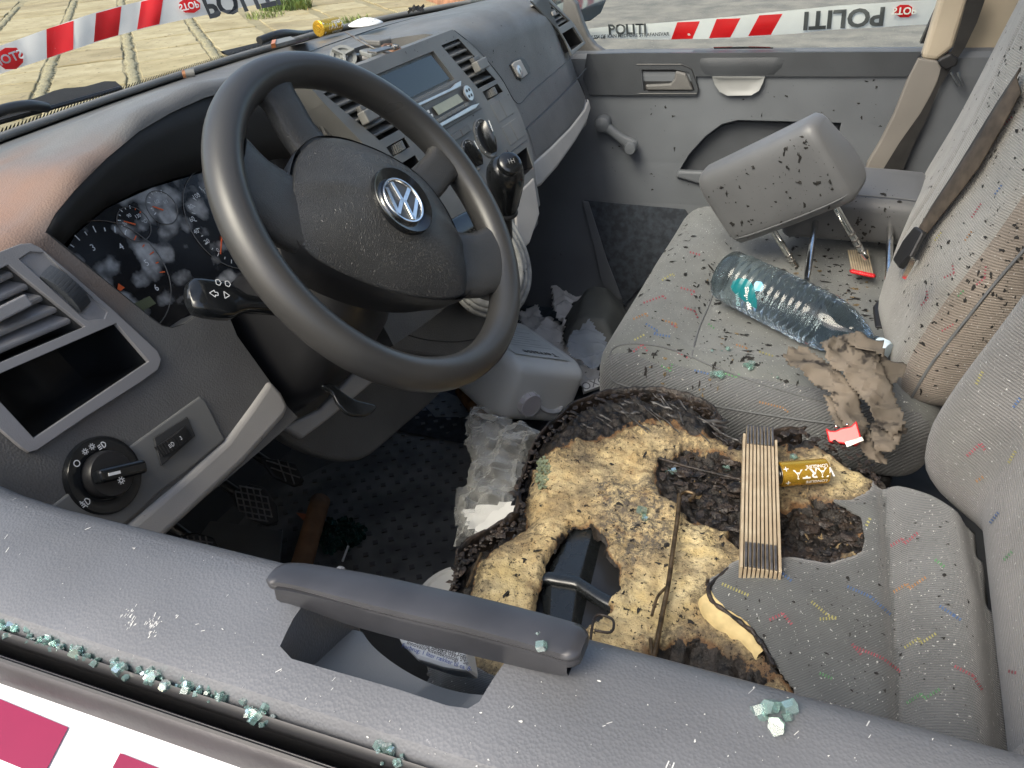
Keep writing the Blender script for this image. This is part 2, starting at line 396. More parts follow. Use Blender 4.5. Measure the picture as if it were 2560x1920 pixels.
# dotted black frit band: a dark strip with a fine ribbed edge
V, F = grid([[glass_pt(p, k) + Vector((0, .004, .003)) for p in WBs] for k in (-.05, 0.004)])
mesh('black_border', V, F, MT['black'], scr, sm=180)
V = []; F = []
for i, p in enumerate(smoothpath(WB, 60)):
    if i % 2: continue
    o = len(V); t = Vector((.0026, .0004, 0)); a = glass_pt(p, .004)+Vector((0, .0041, .003)); b = glass_pt(p, .014)+Vector((0, .0041, .003))
    V += [a-t, a+t, b+t*.4, b-t*.4]; F += [(o, o+1, o+2, o+3)]
tag(mesh('border_dots', V, F, MT['black'], scr), kind='stuff')
# seal strip along the foot of the screen
V, F = tube([Vector(p)+Vector((0, -.010, .004)) for p in WBs], .0055, 8)
mesh('foot_seal', V, F, MT['dash_mid'], scr, sm=60)
# outside: plastic cowl, wipers
cow = thing('wiper_cowl', (.4, .75, 1.25), 'dark grey plastic cowl outside the windscreen foot', 'cowl')
V, F = grid([[Vector(p)+Vector((0, .03+.2*k, -.035-.06*k)) for p in WBs] for k in (0, .3, .6, 1)])
mesh('panel', V, F, MT['dash'], cow, sm=180, solid=.006)
def wiper(pts, blade, label):
    w_ = thing('wiper', pts[0], label, 'wiper', 'windscreen wipers')
    V, F = tube(smoothpath(pts, 6), .0075, 8); mesh('arm', V, F, MT['black'], w_, sm=60)
    a, b = Vector(blade[0]), Vector(blade[1]); n = 14
    rows = []
    up = Vector((0, .45, .7)).normalized()
    for i in range(n+1):
        t = i/n; p = a.lerp(b, t) + Vector((0, .006*math.sin(t*3.14), .0)); h = .014*(.35+.65*math.sin(min(1, max(0, t))*3.14)**.5) + .002*math.sin(i*5)
        rows.append([p - up*.004, p + up*h + Vector((0, .006, 0)), p + up*h*.9 + Vector((0, .012, 0)), p + Vector((0, .010, 0))])
    V, F = grid(rows, False, True); mesh('blade', V, F, MT['cavity'], w_, sm=30)
    V, F = tube([a.lerp(b, .02)+up*-.004, a.lerp(b, .98)+up*-.004], .0035, 6); mesh('rubber', V, F, MT['black'], w_)
def up_scr(u, v, dy=.02):
    """point on the outer face of the screen plane"""
    pl = Plane((.4, .62+dy, 1.35), Vector((0, -.72, -.78))); return pl.at(u, v)
wiper([up_scr(-60, 268), up_scr(0, 240), up_scr(60, 228), up_scr(100, 232)], (up_scr(-40, 268), up_scr(262, 184)), 'black wiper lying at the left edge of the windscreen')
wiper([up_scr(560, 88), up_scr(610, 72), up_scr(660, 74), up_scr(720, 62)], (up_scr(490, 116), up_scr(935, 36)), 'black wiper lying behind the battery on the dashboard')

# ================================================================== cab floor and shell
flr = tag(mesh('floor', *grid([[Vector((x, y, .545)) for y in (-1.1, .1, .6, .95)] for x in (-.55, 0, .6, 1.25)]), mat('dusty_floor', (.085, .083, .078), .7, var=.3, vscale=9)), 'dark cab floor', None, kind='structure')
# firewall / bulkheads so that the footwell is closed
fw = tag(mesh('firewall', *grid([[Vector((x, y, z)) for x in (-.58, 1.28)] for (y, z) in ((.62, .54), (.86, .75), (.80, 1.0), (.70, 1.28))]), MT['cavity'], solid=.01), 'dark firewall at the front of the footwell', None, kind='structure')
# roof shell over the cab
V, F = grid([[Vector((x, y, 1.93+.05*(1-((x-.36)/.85)**2))) for y in (-1.05, -.8, -.55, -.34)] for x in (-.44, -.2, .1, .4, .7, 1.0, 1.18)])
tag(mesh('roof_lining', V, F, mat('headliner', (.45, .44, .41), .9), sm=180, solid=.02), 'pale roof lining above the cab', None, kind='structure')
bk = tag(mesh('bulkhead', *grid([[Vector((x, y, z)) for x in (-.62, 1.34)] for (y, z) in ((-1.02, .4), (-1.02, 1.0), (-1.06, 1.9))]), mat('bulkhead_trim', (.27, .24, .20), .7, var=.1, vscale=5), solid=.02), 'pale trim wall behind the seats', None, kind='structure')
# ================================================================== driver's door (nearest the camera)
DK = -.038
def dx_(y): return DK*(y-.071)
dd = thing('driver_door', (-.5, -.25, .55), 'grey driver door trim with broken window slot nearest the viewer', 'car door')
YS = [.34, .30, .26, .22, .18, .14, .10, .06, .02, -.04, -.1, -.18, -.26, -.34, -.42, -.50, -.58, -.68, -.80, -.95]
def dtop(y):   # the trim rises towards the mirror corner
    return .040*smooth((y-.02)/.22)
def dsag(y): return -.012*smooth((-.30-y)/.5)
def trim_prof(y):
    h = dtop(y); k = dx_(y); s = dsag(y)
    P = [(-.515, 1.15), (-.5165, 1.20), (-.5150, 1.236), (-.509, 1.2455), (-.497, 1.249), (-.475, 1.2515), (-.452, 1.2525), (-.437, 1.2515), (-.427, 1.2475), (-.4195, 1.239), (-.416, 1.228), (-.414, 1.20), (-.418, 1.12), (-.430, 1.0), (-.44, .85), (-.45, .62)]
    return [Vector((x+k, y, z + (h+s if z > 1.18 else 0))) for x, z in P]
rows = [trim_prof(y) for y in YS]
# closed solid with a back face, so that the grip recess can be cut
rows2 = []
for y, r in zip(YS, rows):
    rows2.append(r + [Vector((-.500+dx_(y), y, .62)), Vector((-.500+dx_(y), y, 1.12))])
V, F = grid(rows2, False, True)
n = len(rows2[0]); F = F + [tuple(range(n))[::-1], tuple(range((len(rows2)-1)*n, len(rows2)*n))]
trim = mesh('trim', V, F, MT['door_grey'], dd); fixn(trim)
DT = zp(1.25)
# grip recess outline in the top face (view pixels -> top plane)
NC = crop(0, 1300, .5877, [(1325, 318), (1250, 430), (1192, 540), (1240, 590), (1370, 628), (1700, 722), (1900, 788), (1990, 802), (2040, 775), (2112, 665), (2215, 530), (2300, 420), (1700, 100)])
notch = [DT.at(u, v) for u, v in NC]
notch = [Vector((min(p.x, -.40), p.y, p.z)) for p in notch]
notch[-1] = Vector((-.395, notch[0].y-.05, 1.25)); notch[-2] = Vector((-.395, notch[-3].y, 1.25)); notch[0] = Vector((-.395, notch[0].y, 1.25))
cut(trim, [prism([Vector((p.x, p.y, 1.0)) for p in notch], (0, 0, 1), .5)])
for p in trim.data.polygons: p.use_smooth = True
trim.data.set_sharp_from_angle(angle=R(35))
# pale cup that lines the recess: slopes down towards the cabin
y0, y1 = min(p.y for p in notch), max(p.y for p in notch)
rows = []
for i in range(25):
    t = i/24; y = lerp(y1+.004, y0-.004, t)
    xs = [p.x for p in notch if abs(p.y-y) < .03]
    dip = .018*math.exp(-((t-.18)/.09)**2)
    xi = lerp(-.4935, -.490, t) + dx_(y)
    e = .012 + .030*math.sin(min(1, max(0, (t-.10)/.9))*math.pi)**.6 * (.55+.45*t)
    rows.append([Vector((xi-.006, y, 1.2415+dsag(y))), Vector((xi, y, 1.236+dsag(y))), Vector((xi+.008, y, 1.222+dsag(y))), Vector((xi+.5*(.085-e)-.002, y, 1.205)), Vector((xi+.085-e, y, 1.192)), Vector((xi+.088-e, y, 1.180)), Vector((xi+.086-e, y, 1.13))])
V, F = grid(rows); mesh('grip_cup', V, F, mat('grip_cup_plastic', (.21, .213, .215), .5, bump=('grain', 700, .2, .0004), var=.06, vscale=10), dd, sm=50, solid=.002)
# dark side wall of the recess at the front end, and the rear one
for yy, s in ((y1+.001, -1), (y0-.001, 1)):
    k = dx_(yy)
    V, F = box_vf((-.452+k, yy+s*-.003, 1.205), Vector((.042, 0, 0)), Vector((0, .003, 0)), Vector((0, 0, .034)))
    mesh('recess_wall', V, F, MT['door_grey'], dd, bevel=.002)
# pull handle: a dark bar bridging the recess
HC = [(586, 1232), (640, 1236), (720, 1253), (800, 1272), (900, 1296), (1000, 1318), (1100, 1343), (1190, 1368), (1262, 1390)]
hp = [zp(1.275).at(u, v) for u, v in HC]
path = smoothpath(hp, 5); n = len(path); rows = []
for i, p in enumerate(path):
    t = i/(n-1); wdt = lerp(.0085, .0112, smooth(t*2.2)); th = lerp(.0036, .0056, smooth(t*2.0))
    endk = min(1, (t*n+.6)/2.5, ((1-t)*n+.6)/2.5); endk = math.sqrt(endk); wdt *= .35+.65*endk; th *= .5+.5*endk
    c = p + Vector((0, 0, -.004))
    sec = [(-1, .35), (-.92, .78), (-.6, 1), (0, 1.08), (.6, 1), (.92, .75), (1, .2), (.96, -.6), (.7, -1), (-.6, -1), (-.93, -.72), (-.97, -.2), (-.90, .02), (-.93, .2)]
    rows.append([c + Vector((a*wdt, 0, b*th)) for a, b in sec])
V, F = grid(rows, False, True); k = len(rows[0]); F = F+[tuple(range(k)), tuple(range((n-1)*k, n*k))[::-1]]
MT['handle'] = mat('satin_black_handle', (.034, .035, .039), .34, var=.15, vscale=30, roughvar=.06)
hd = fixn(mesh('pull_handle', V, F, MT['handle'], dd)); obj_sm = [setattr(p, 'use_smooth', True) for p in hd.data.polygons]; hd.data.set_sharp_from_angle(angle=R(50))
hd['label'] = 'dark satin pull handle'
# underside web of the handle
rows = []
for i in range(3, n-2):
    p = path[i]; t = i/(n-1); d = .008*math.sin(min(1, t*1.05)*math.pi)**.5*smooth(t*3)+.004
    rows.append([p+Vector((-.0105, 0, -.004)), p+Vector((-.011, 0, -.009-d*.5)), p+Vector((-.009, 0, -.011-d)), p+Vector((.006, 0, -.011-d)), p+Vector((.009, 0, -.004))])
V, F = grid(rows, False, True); mesh('handle_web', V, F, MT['handle'], dd, sm=50)
# window slot: rubber lips, dark channel, outer rubber and white skin
def strip(name, prof, m, ys=YS, sm=60, **kw):
    rows = [[Vector((x+dx_(y)*1.0, y, z+dsag(y)+.6*dtop(y))) for x, z in prof] for y in ys]
    V, F = grid(rows); o = mesh(name, V, F, m, dd, sm=sm, **kw); return o
strip('slot_channel', [(-.5168, 1.236), (-.5172, 1.212), (-.5275, 1.210), (-.5285, 1.226)], MT['black'])
strip('inner_lip', [(-.5150, 1.2375), (-.5168, 1.2415), (-.5200, 1.2385), (-.5190, 1.233), (-.5160, 1.231)], MT['black'])
strip('outer_lip', [(-.5270, 1.224), (-.5265, 1.2345), (-.5290, 1.2385), (-.5315, 1.2372), (-.5335, 1.2345), (-.5355, 1.2285), (-.5362, 1.223), (-.5370, 1.217)], mat('weathered_rubber', (.036, .033, .036), .40, bump=('noise', 160, .25, .001), var=.2, vscale=12, dirt=.74, dirtcol=(.14, .12, .10), dscale=70))
strip('lip_ridge', [(-.5300, 1.2392), (-.5312, 1.2402), (-.5324, 1.2390)], MT['black'])
sk = strip('outer_skin', [(-.5345, 1.2235), (-.543, 1.2205), (-.575, 1.212), (-.60, 1.203), (-.64, 1.18), (-.68, 1.14), (-.70, 1.06), (-.71, .9), (-.70, .6)], MT['white_paint'], ys=[.9, .7, .5]+YS, sm=180)
sk['label'] = 'white painted outer skin'
# magenta blocks of the outer livery, thin film on the skin
bv = BVHTree.FromPolygons([v.co for v in sk.data.vertices], [tuple(p.vertices) for p in sk.data.polygons])
def on_skin(u, v):
    h = bv.ray_cast(CAM, ray(u, v).normalized()); return h[0] + h[1]*(.0012 if h[1].z > 0 else -.0012) if h[0] else None
def film(name, poly, m):
    n = 10; rows = []
    (a, b, c, d) = poly
    for i in range(n+1):
        r = []
        for j in range(n+1):
            s, t = i/n, j/n
            u = lerp(lerp(a[0], b[0], t), lerp(d[0], c[0], t), s); v = lerp(lerp(a[1], b[1], t), lerp(d[1], c[1], t), s); q = on_skin(u, v)
            if q is None: return
            r.append(q)
        rows.append(r)
    V, F = grid(rows); o = mesh(name, V, F, m, dd, sm=180); return o
film('livery_block', [(-40, 1494), (150, 1573), (95, 1680), (-100, 1600)], MT['magenta'])
film('livery_block', [(262, 1628), (420, 1690), (400, 1720), (245, 1660)], MT['magenta'])
# ================================================================== steering wheel
WT = R(37); WC = Vector((0, 0, 1.30)); WN = Vector((0, -math.cos(WT), math.sin(WT))); WU0 = Vector((0, math.sin(WT), math.cos(WT))); WR0 = Vector((1, 0, 0))
TURN = R(-41); WRt = WR0*math.cos(TURN)+WU0*math.sin(TURN); WUp = -WR0*math.sin(TURN)+WU0*math.cos(TURN)
def wp(x, y, h=0): return WC + WRt*x + WUp*y + WN*h
sw = thing('steering_wheel', WC, 'black four-spoke steering wheel turned to the right', 'steering wheel')
rows = []
RM = .178
for i in range(120):
    a = 2*math.pi*i/120; er = Vector((math.cos(a), math.sin(a)))
    row = []
    for k in range(18):
        b = 2*math.pi*k/18; rr = .0180
        u = math.cos(b)*rr*.98; h = math.sin(b)*rr*1.08
        if h < 0: u *= 1.02
        # soft finger grooves behind
        row.append(wp(er.x*(RM+u), er.y*(RM+u), h))
    rows.append(row)
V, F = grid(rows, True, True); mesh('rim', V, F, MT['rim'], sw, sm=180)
# fine mould seam line along the rim
V, F = tube([wp(math.cos(2*math.pi*i/120)*(RM+.0105), math.sin(2*math.pi*i/120)*(RM+.0105), .0143) for i in range(120)], .0005, 5, closed=True); mesh('seam', V, F, MT['black'], sw)
def spoke(pts, wid, h, th, name='spoke'):
    """pts: centre line from hub to rim, local xy; wid: half widths; h: heights"""
    P = [Vector((p[0], p[1], hh)) for p, hh in zip(pts, h)]; path = smoothpath(P, 6)
    n = len(path); rows = []
    for i, p in enumerate(path):
        t = i/(n-1)*(len(wid)-1); k = min(int(t), len(wid)-2); wv = lerp(wid[k], wid[k+1], smooth(t-k))
        tg = path[min(i+1, n-1)]-path[max(i-1, 0)]; tg.z = 0; tg.normalize(); sdv = Vector((-tg.y, tg.x))
        row = []
        for a, b in ((-1, 0), (-.97, .5), (-.8, .85), (-.45, .97), (0, 1), (.45, .97), (.8, .85), (.97, .5), (1, 0), (.9, -.7), (.5, -1), (-.5, -1), (-.9, -.7)):
            row.append(wp(p.x+sdv.x*a*wv, p.y+sdv.y*a*wv, p.z + b*th))
        rows.append(row)
    V, F = grid(rows, False, True); m = len(rows[0]); F += [tuple(range(m)), tuple(range((n-1)*m, n*m))[::-1]]
    o = fixn(mesh(name, V, F, MT['spoke'], sw)); [setattr(p, 'use_smooth', True) for p in o.data.polygons]; o.data.set_sharp_from_angle(angle=R(70)); return o
for s in (-1, 1):
    spoke([(s*.060, .058), (s*.085, .082), (s*.105, .106), (s*.125, .128)], [.027, .023, .022, .034], [-.012, -.010, -.004, -.001], .011)
    spoke([(s*.085, -.026), (s*.118, -.022), (s*.142, -.016), (s*.168, -.009)], [.043, .042, .039, .046], [-.010, -.008, -.004, 0], .013)
# fillets where spokes meet the rim
# airbag cover: domed pad
out = [(-.107, .012), (-.1015, .030), (-.094, .046), (-.078, .066), (-.058, .079), (-.032, .0865), (0, .089), (.032, .0865), (.058, .079), (.078, .066), (.094, .046), (.1015, .030), (.107, .012), (.1105, -.006), (.1115, -.030), (.1095, -.052), (.103, -.064), (.088, -.0735), (.06, -.081), (.03, -.0855), (0, -.087), (-.03, -.0855), (-.06, -.081), (-.088, -.0735), (-.103, -.064), (-.1095, -.052), (-.1115, -.030), (-.1105, -.006)]
out = [(p.x, p.y) for p in smoothpath([Vector((x, y, 0)) for x, y in out], 3, True)]
def pad_h(x, y, k):   # k: 0 centre .. 1 edge
    h = .030*(1-k**2.6) + .002
    # crease that runs from the upper seam corners across
    h += .0035*math.exp(-((y-(.012-.10*abs(x)))/.010)**2)*smooth((abs(x)-.035)/.05)
    h -= .004*smooth((-.02-y)/.07)
    return h
rows = []
for k in [1.0, 1.0, .985, .96, .92, .86, .78, .68, .56, .44, .32, .2, .1]:
    rows.append([wp(x*k, y*k, pad_h(x*k, y*k, k)) for x, y in out])
rows[0] = [wp(x*.998, y*.998, -.014) for x, y in out]
V, F = grid(rows, False, True); c = len(V); V.append(wp(0, 0, .032)); m = len(out)
F += [((len(rows)-1)*m+i, (len(rows)-1)*m+(i+1) % m, c) for i in range(m)]
pad = fixn(mesh('airbag_cover', V, F, MT['pad'], sw)); [setattr(p, 'use_smooth', True) for p in pad.data.polygons]; pad.data.set_sharp_from_angle(angle=R(60))
# gap shadow frame: hub shell behind the pad
rows = []
for k, h in ((1.035, .001), (1.04, -.008), (1.0, -.03), (.82, -.055), (.5, -.065)):
    rows.append([wp(x*k, y*k - (.008 if k < 1 else 0), h) for x, y in out])
V, F = grid(rows, False, True); F += [tuple(range((len(rows)-1)*m, len(rows)*m))]
mesh('hub_shell', V, F, MT['black'], sw, sm=50)
# raised lower lip under the pad
# emblem
EM = (.0035-.0, .001)
ec = wp(.0005, .002, .0335)
V, F = lathe(ec, WN, [(.0375, -.008), (.0378, .0005), (.0370, .0022), (.0355, .0018), (.0265, -.0022), (.0255, -.0025)], 56, cap=False); mesh('emblem_ring', V, F, MT['black_gloss'], sw, sm=50)
V, F = lathe(ec, WN, [(.0262, -.006), (.0262, .0006), (.0255, .0016), (.0240, .0016), (.0232, .0006), (.0230, -.0012), (.0001, -.0012)], 56, cap=False); emb = mesh('emblem', V, F, MT['chrome'], sw, sm=40)
MT['emblem_dark'] = mat('emblem_recess', (.10, .10, .10), .3, metal=.4)
V, F = lathe(ec, WN, [(.0226, -.0009), (.0001, -.0009)], 48, cap=False); mesh('recess_disc', V, F, MT['emblem_dark'], emb)
def bar2(a, b, wd, r=.0222):
    a = Vector((*a, 0)); b = Vector((*b, 0)); t = (b-a).normalized(); s_ = Vector((-t.y, t.x, 0))*wd
    return [a-s_, b-s_, b+s_, a+s_]
EXl, EYl = WRt, WUp
for a, b in (((-.0115, .0185), (-.0013, -.0005)), ((.0115, .0185), (.0013, -.0005)), ((-.0200, .0085), (-.0100, -.0195)), ((.0200, .0085), (.0100, -.0195)), ((-.0100, -.0195), (-.0015, .0005)), ((.0100, -.0195), (.0015, .0005))):
    pts = [ec + EXl*p.x + EYl*p.y for p in bar2(a, b, .0024)]
    V, F = prism(pts, WN, .0018, -.0010); mesh('letter_stroke', V, F, MT['chrome'], emb, bevel=.0003)
# embossed AIRBAG lettering
V, F = text_vf('AIRBAG', .013, th=.0003)
mesh('lettering', place(V, wp(0, .050, .0302), WRt, (WUp-WN*.28).normalized(), WN), F, MT['pad'], sw)
# ================================================================== steering column, stalks
colm = thing('steering_column', wp(0, 0, -.1), 'dark column shroud behind the steering wheel', 'steering column')
def ring_xy(c, hx, hy, k=3.2, n=28):
    return [c + Vector((math.copysign(abs(math.cos(2*math.pi*i/n))**(2/k), math.cos(2*math.pi*i/n))*hx, 0, 0)) + WU0*(math.copysign(abs(math.sin(2*math.pi*i/n))**(2/k), math.sin(2*math.pi*i/n))*hy) for i in range(n)]
rows = [ring_xy(WC-WN*d+WU0*o, hx, hy) for d, o, hx, hy in ((.062, 0, .045, .045), (.064, 0, .062, .060), (.085, -.005, .070, .068), (.13, -.02, .078, .078), (.18, -.03, .080, .085), (.26, -.03, .08, .085), (.36, -.03, .08, .085))]
V, F = grid(rows, False, True); F += [tuple(range(28))]; mesh('shroud', V, F, MT['black'], colm, sm=50)
# indicator stalk on the left, ending in a flat paddle near the cluster
def stalk(parent, base, tip, wd, th, name='stalk'):
    base = Vector(base); tip = Vector(tip); d = (tip-base); L = d.length; d.normalize(); s_ = d.cross(WN).normalized(); up = s_.cross(d).normalized(); rows = []
    prof = [(0, .35), (.2, .38), (.38, .45), (.5, .75), (.58, .95), (.7, 1.0), (.85, .98), (.94, .88), (.985, .66), (1.0, .35)]
    for t, k in prof:
        c = base + d*L*t; tk = th*(.75 if t < .4 else 1.0)*(.6 if t > .97 else 1)
        rows.append([c + s_*(math.copysign(abs(math.cos(a))**.62, math.cos(a))*wd*k) + up*(math.copysign(abs(math.sin(a))**.62, math.sin(a))*tk) for a in [2*math.pi*i/20 for i in range(20)]])
    V, F = grid(rows, False, True); F += [tuple(range(20)), tuple(range(len(V)-20, len(V)))[::-1]]
    o = fixn(mesh(name, V, F, MT['black_gloss'], parent)); [setattr(p, 'use_smooth', True) for p in o.data.polygons]; o.data.set_sharp_from_angle(angle=R(60)); return o, base, d, s_, up, L
PS = Plane(WC-WN*.055, WN)
sb, stp = PS.at(600, 665), PS.at(404, 640)
so_, base, d_, s_, up_, L_ = stalk(colm, sb, stp, .0185, .0105, 'indicator_stalk')
so_['label'] = 'glossy paddle of the indicator stalk'
sgn = 1 if up_ @ WN > 0 else -1
def sym(lines, o, ex, ey, nrm, w, parent, name='symbol', m=None):
    parts = []
    for ln in lines:
        for a, b in zip(ln, ln[1:]):
            A = o+ex*a[0]+ey*a[1]; B = o+ex*b[0]+ey*b[1]; t = (B-A)
            if t.length < 1e-7: continue
            t.normalize(); q = nrm.cross(t).normalized()*w
            parts.append(([A-q, B-q, B+q, A+q], [(0, 1, 2, 3)]))
    V, F = merge(*parts); return mesh(name, V, F, m or MT['white_print'], parent)
sc_ = base + d_*(L_*.74) + up_*sgn*(.0108)
ex = -d_; ey = s_ if (s_ @ WU0) > 0 else -s_
sym([[(-.008, 0), (-.003, .0035), (-.003, .0015), (.0, .0015), (0, -.0015), (-.003, -.0015), (-.003, -.0035), (-.008, 0)], [(.011, 0), (.006, .0035), (.006, -.0035), (.011, 0)]], sc_, ex, ey, up_*sgn, .0004, so_)
sym([[(-.006, .002), (-.006, -.002), (-.003, -.003), (-.001, 0), (-.003, .003), (-.006, .002)], [(.003, .002), (.003, -.002), (.006, -.003), (.008, 0), (.006, .003), (.003, .002)]], sc_+ey*.012-d_*.006, ex, ey, up_*sgn, .0004, so_)
# right-hand stalk, glimpsed through the wheel
st2, *_ = stalk(colm, PS.at(880, 560), PS.at(1030, 470), .015, .009, 'wiper_stalk')
# column adjust lever under the column
LV = tilt(40, .03, 1.05)
lp = [LV.at(u, v) for u, v in ((690, 838), (712, 852), (728, 880), (752, 900), (785, 902), (803, 892), (808, 880), (790, 874), (760, 866), (735, 850), (715, 834), (700, 830))]
V, F = prism(smoothpath(lp, 3, True), LV.n, .006); lv = mesh('adjust_lever', V, F, MT['black_gloss'], colm, bevel=.0025, seg=3, sm=60)
# ================================================================== dashboard
db = thing('dashboard', (.38, .35, 1.1), 'dark grey van dashboard with centre console, vents and open trays', 'dashboard')
class Face:
    """plane of a dashboard face: x across, s down the slope from z=1.4, h outwards"""
    def __init__(s, t, y):
        s.pl = tilt(t, y); s.n = s.pl.n; s.dn = Vector((0, -math.sin(R(t)), -math.cos(R(t)))); s.top = s.pl.p - s.dn*(.2/math.cos(R(t)))
    def p(s, x, d, h=0.0): return Vector((x, 0, 0)) + s.top + s.dn*d + s.n*h
    def px(s, u, v, h=0.0): return s.pl.at(u, v, h)
LP = Face(22, .1373); CP = Face(23, .10); PP = Face(20, .13)
EX = Vector((1, 0, 0))
def f_y0(x): return sinterp([(-.5, .155), (-.40, .139), (-.1, .137), (.3, .135), (.66, .13), (1.0, .13), (1.10, .15), (1.17, .205), (1.22, .29)], x)
def f_t(x): return sinterp([(-.1, 22), (.66, 20)], x)
def f_zt(x): return sinterp([(-.5, 1.30), (-.42, 1.325), (-.32, 1.346), (-.25, 1.362), (-.14, 1.397), (-.05, 1.419), (.03, 1.425), (.09, 1.420), (.17, 1.402), (.24, 1.385), (.6, 1.384), (.75, 1.392), (1.0, 1.392), (1.10, 1.385), (1.2, 1.36)], x)
def f_r(x): return sinterp([(-.45, .03), (-.25, .02), (-.1, .012), (.1, .012), (.25, .014), (.6, .02), (.72, .055), (1.0, .06), (1.2, .06)], x)
def f_yw(x): return interp([(p[0], p[1]) for p in WB], x) - .012
def f_zb(x): return sinterp([(-.5, 1.10), (-.1, 1.09), (.3, 1.06), (.62, 1.05), (.7, 1.118), (1.1, 1.135), (1.2, 1.15)], x)
def dash_prof(x):
    y0, t, zt, r, yw, zb = f_y0(x), math.tan(R(f_t(x))), f_zt(x), f_r(x), f_yw(x), f_zb(x)
    fy = lambda z: y0 + (z-1.2)*t
    P = []
    slope = (1.347-zt)/(yw-fy(zt)-r*1.5)
    ye = fy(zt-r*.8)
    # top from the screen foot rearwards
    ys = yw; ytop = ye + r*1.25
    for i in range(8):
        k = i/7; y = lerp(yw, ytop, k)
        P.append((y, lerp(1.347, zt, smooth(k)*.5+k*.5)))
    # rounded brow
    for a in (15, 32, 50, 68, 85):
        P.append((ytop - math.sin(R(a))*(ytop-fy(zt-r))*1.0, zt - r*(1-math.cos(R(a)))))
    for i in range(1, 9):
        z = lerp(zt-r, zb, i/8); P.append((fy(z), z))
    P += [(fy(zb)+.02, zb-.012), (fy(zb)+.10, zb-.01), (yw-.02, zb+.02), (yw+.006, 1.30)]
    return [Vector((x, y, z)) for y, z in P]
xs = [-.47+i*.02 for i in range(85)]
rows = [dash_prof(x) for x in xs]
V, F = grid(rows, False, True); n = len(rows[0]); F = F + [tuple(range(n))[::-1], tuple(range((len(rows)-1)*n, len(rows)*n))]
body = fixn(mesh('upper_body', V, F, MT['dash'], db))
LN = LP.n
def LPp(pts, h=0): return [LP.px(u, v, h) for u, v in pts]
clus_out = LPp([(98, 502), (120, 462), (160, 412), (230, 342), (300, 284), (370, 243), (440, 212), (500, 196)]) + [LP.p(.12, .002), LP.p(.165, .02), LP.p(.185, .06), LP.p(.18, .13), LP.p(.11, .15), LP.p(.11, .40), LP.p(-.075, .40)] + LPp([(622, 880), (579, 819), (512, 726), (483, 655), (440, 672), (400, 700), (372, 709), (350, 704), (330, 690), (140, 536)])
cutters = [prism(clus_out, LN, .26, -.13)]
store = [(-45, 826), (246, 700), (317, 782), (68, 948)]
ventq = [(-120, 640), (13, 574), (179, 707), (-40, 800)]
cutters.append(prism(LPp(store), LN, .16, -.10)); cutters.append(prism(LPp(ventq), LN, .14, -.09))
cut(body, cutters)
# tray on top
c2 = lambda pts: crop(700, 0, .3617, pts)
TP = zp(1.386)
tray = [Vector((x, y, 1.386)) for x, y in ((.24, .238), (.600, .238), (.612, .26), (.606, .30), (.585, .335), (.55, .35), (.49, .352), (.384, .328), (.28, .30), (.24, .275))]
cut(body, [prism(tray, (0, 0, 1), .14, -.045)])
# passenger vent openings
pv1 = [PP.p(.962, .022), PP.p(1.028, .022), PP.p(1.112, .078), PP.p(1.045, .080)]
pv2 = [PP.p(1.047, .094), PP.p(1.122, .092), PP.p(1.150, .130), PP.p(1.068, .133)]
cut(body, [prism(pv1, PP.n, .14, -.07), prism(pv2, PP.n, .12, -.05)])
for p in body.data.polygons: p.use_smooth = True
body.data.set_sharp_from_angle(angle=R(38))
# dark liners inside the openings
def liner(name, pts, nrm, depth, m, parent, taper=.9):
    nrm = Vector(nrm); c = sum(pts, Vector())/len(pts)
    rows = [[p+nrm*-.001 for p in pts], [c+(p-c)*taper-nrm*depth for p in pts]]
    V, F = grid(rows, False, True); F += [tuple(range(len(pts), 2*len(pts)))]
    return mesh(name, V, F, m, parent)
liner('storage_bin', [p for p in LPp(store)], LN, .085, MT['black_gloss'], db, .82)
# ---- left end bezel with vent, thumb wheel and bin
bz = [(-140, 600), (-20, 552), (40, 529), (62, 528), (80, 536), (150, 594), (240, 672), (335, 760), (343, 778), (336, 800), (300, 826), (180, 902), (74, 974), (58, 978), (42, 968), (0, 932), (-80, 860)]
V, F = prism(LPp(bz), LN, .005, -.001)
bezel = fixn(mesh('vent_bezel', V, F, MT['panel_grey'], db))
slot = [(36, 562), (60, 546), (90, 548), (228, 676), (222, 690), (188, 694), (176, 690)]
cut(bezel, [prism(LPp(store), LN, .05, -.02), prism(LPp(ventq), LN, .05, -.02), prism(LPp(slot), LN, .05, .0018)])
m_ = bezel.modifiers.new('b', 'BEVEL'); m_.width = .0022; m_.segments = 3; m_.limit_method = 'ANGLE'; m_.angle_limit = R(50)
# thumb wheel (ribbed) in its slot
tw = LPp([(82, 596), (110, 578), (190, 655), (172, 672)], .0022)
tc_ = sum(tw, Vector())/4; tdir = ((tw[2]-tw[1])+(tw[3]-tw[0])).normalized(); tax = LN.cross(tdir).normalized()
parts = []
for k in range(15):
    a = lerp(-.9, .9, k/14); L = ((tw[2]-tw[1]).length)/2/.78
    c = tc_ + tdir*math.sin(a)*L*.9 + LN*(math.cos(a)*.016-.010)
    tn = (LN*math.cos(a)+tdir*math.sin(a)*.5).normalized(); tt = tax.cross(tn).normalized()
    parts.append(box_vf(c, tax*.0075, tt*.0016, tn*.004))
mesh('thumb_wheel', *merge(*parts), MT['door_dark'], db, bevel=.0004)
for cx, cy, nm in ((68, 570, 0), (205, 680, 1)):
    ctr = LP.px(cx, cy, .0035); ln = [[(math.cos(a)*.003, math.sin(a)*.003) for a in [i*.5236 for i in range(13)]]]
    sym(ln, ctr, EX, -LP.dn, LN, .0003, db, 'vent_symbol', MT['panel_grey'])
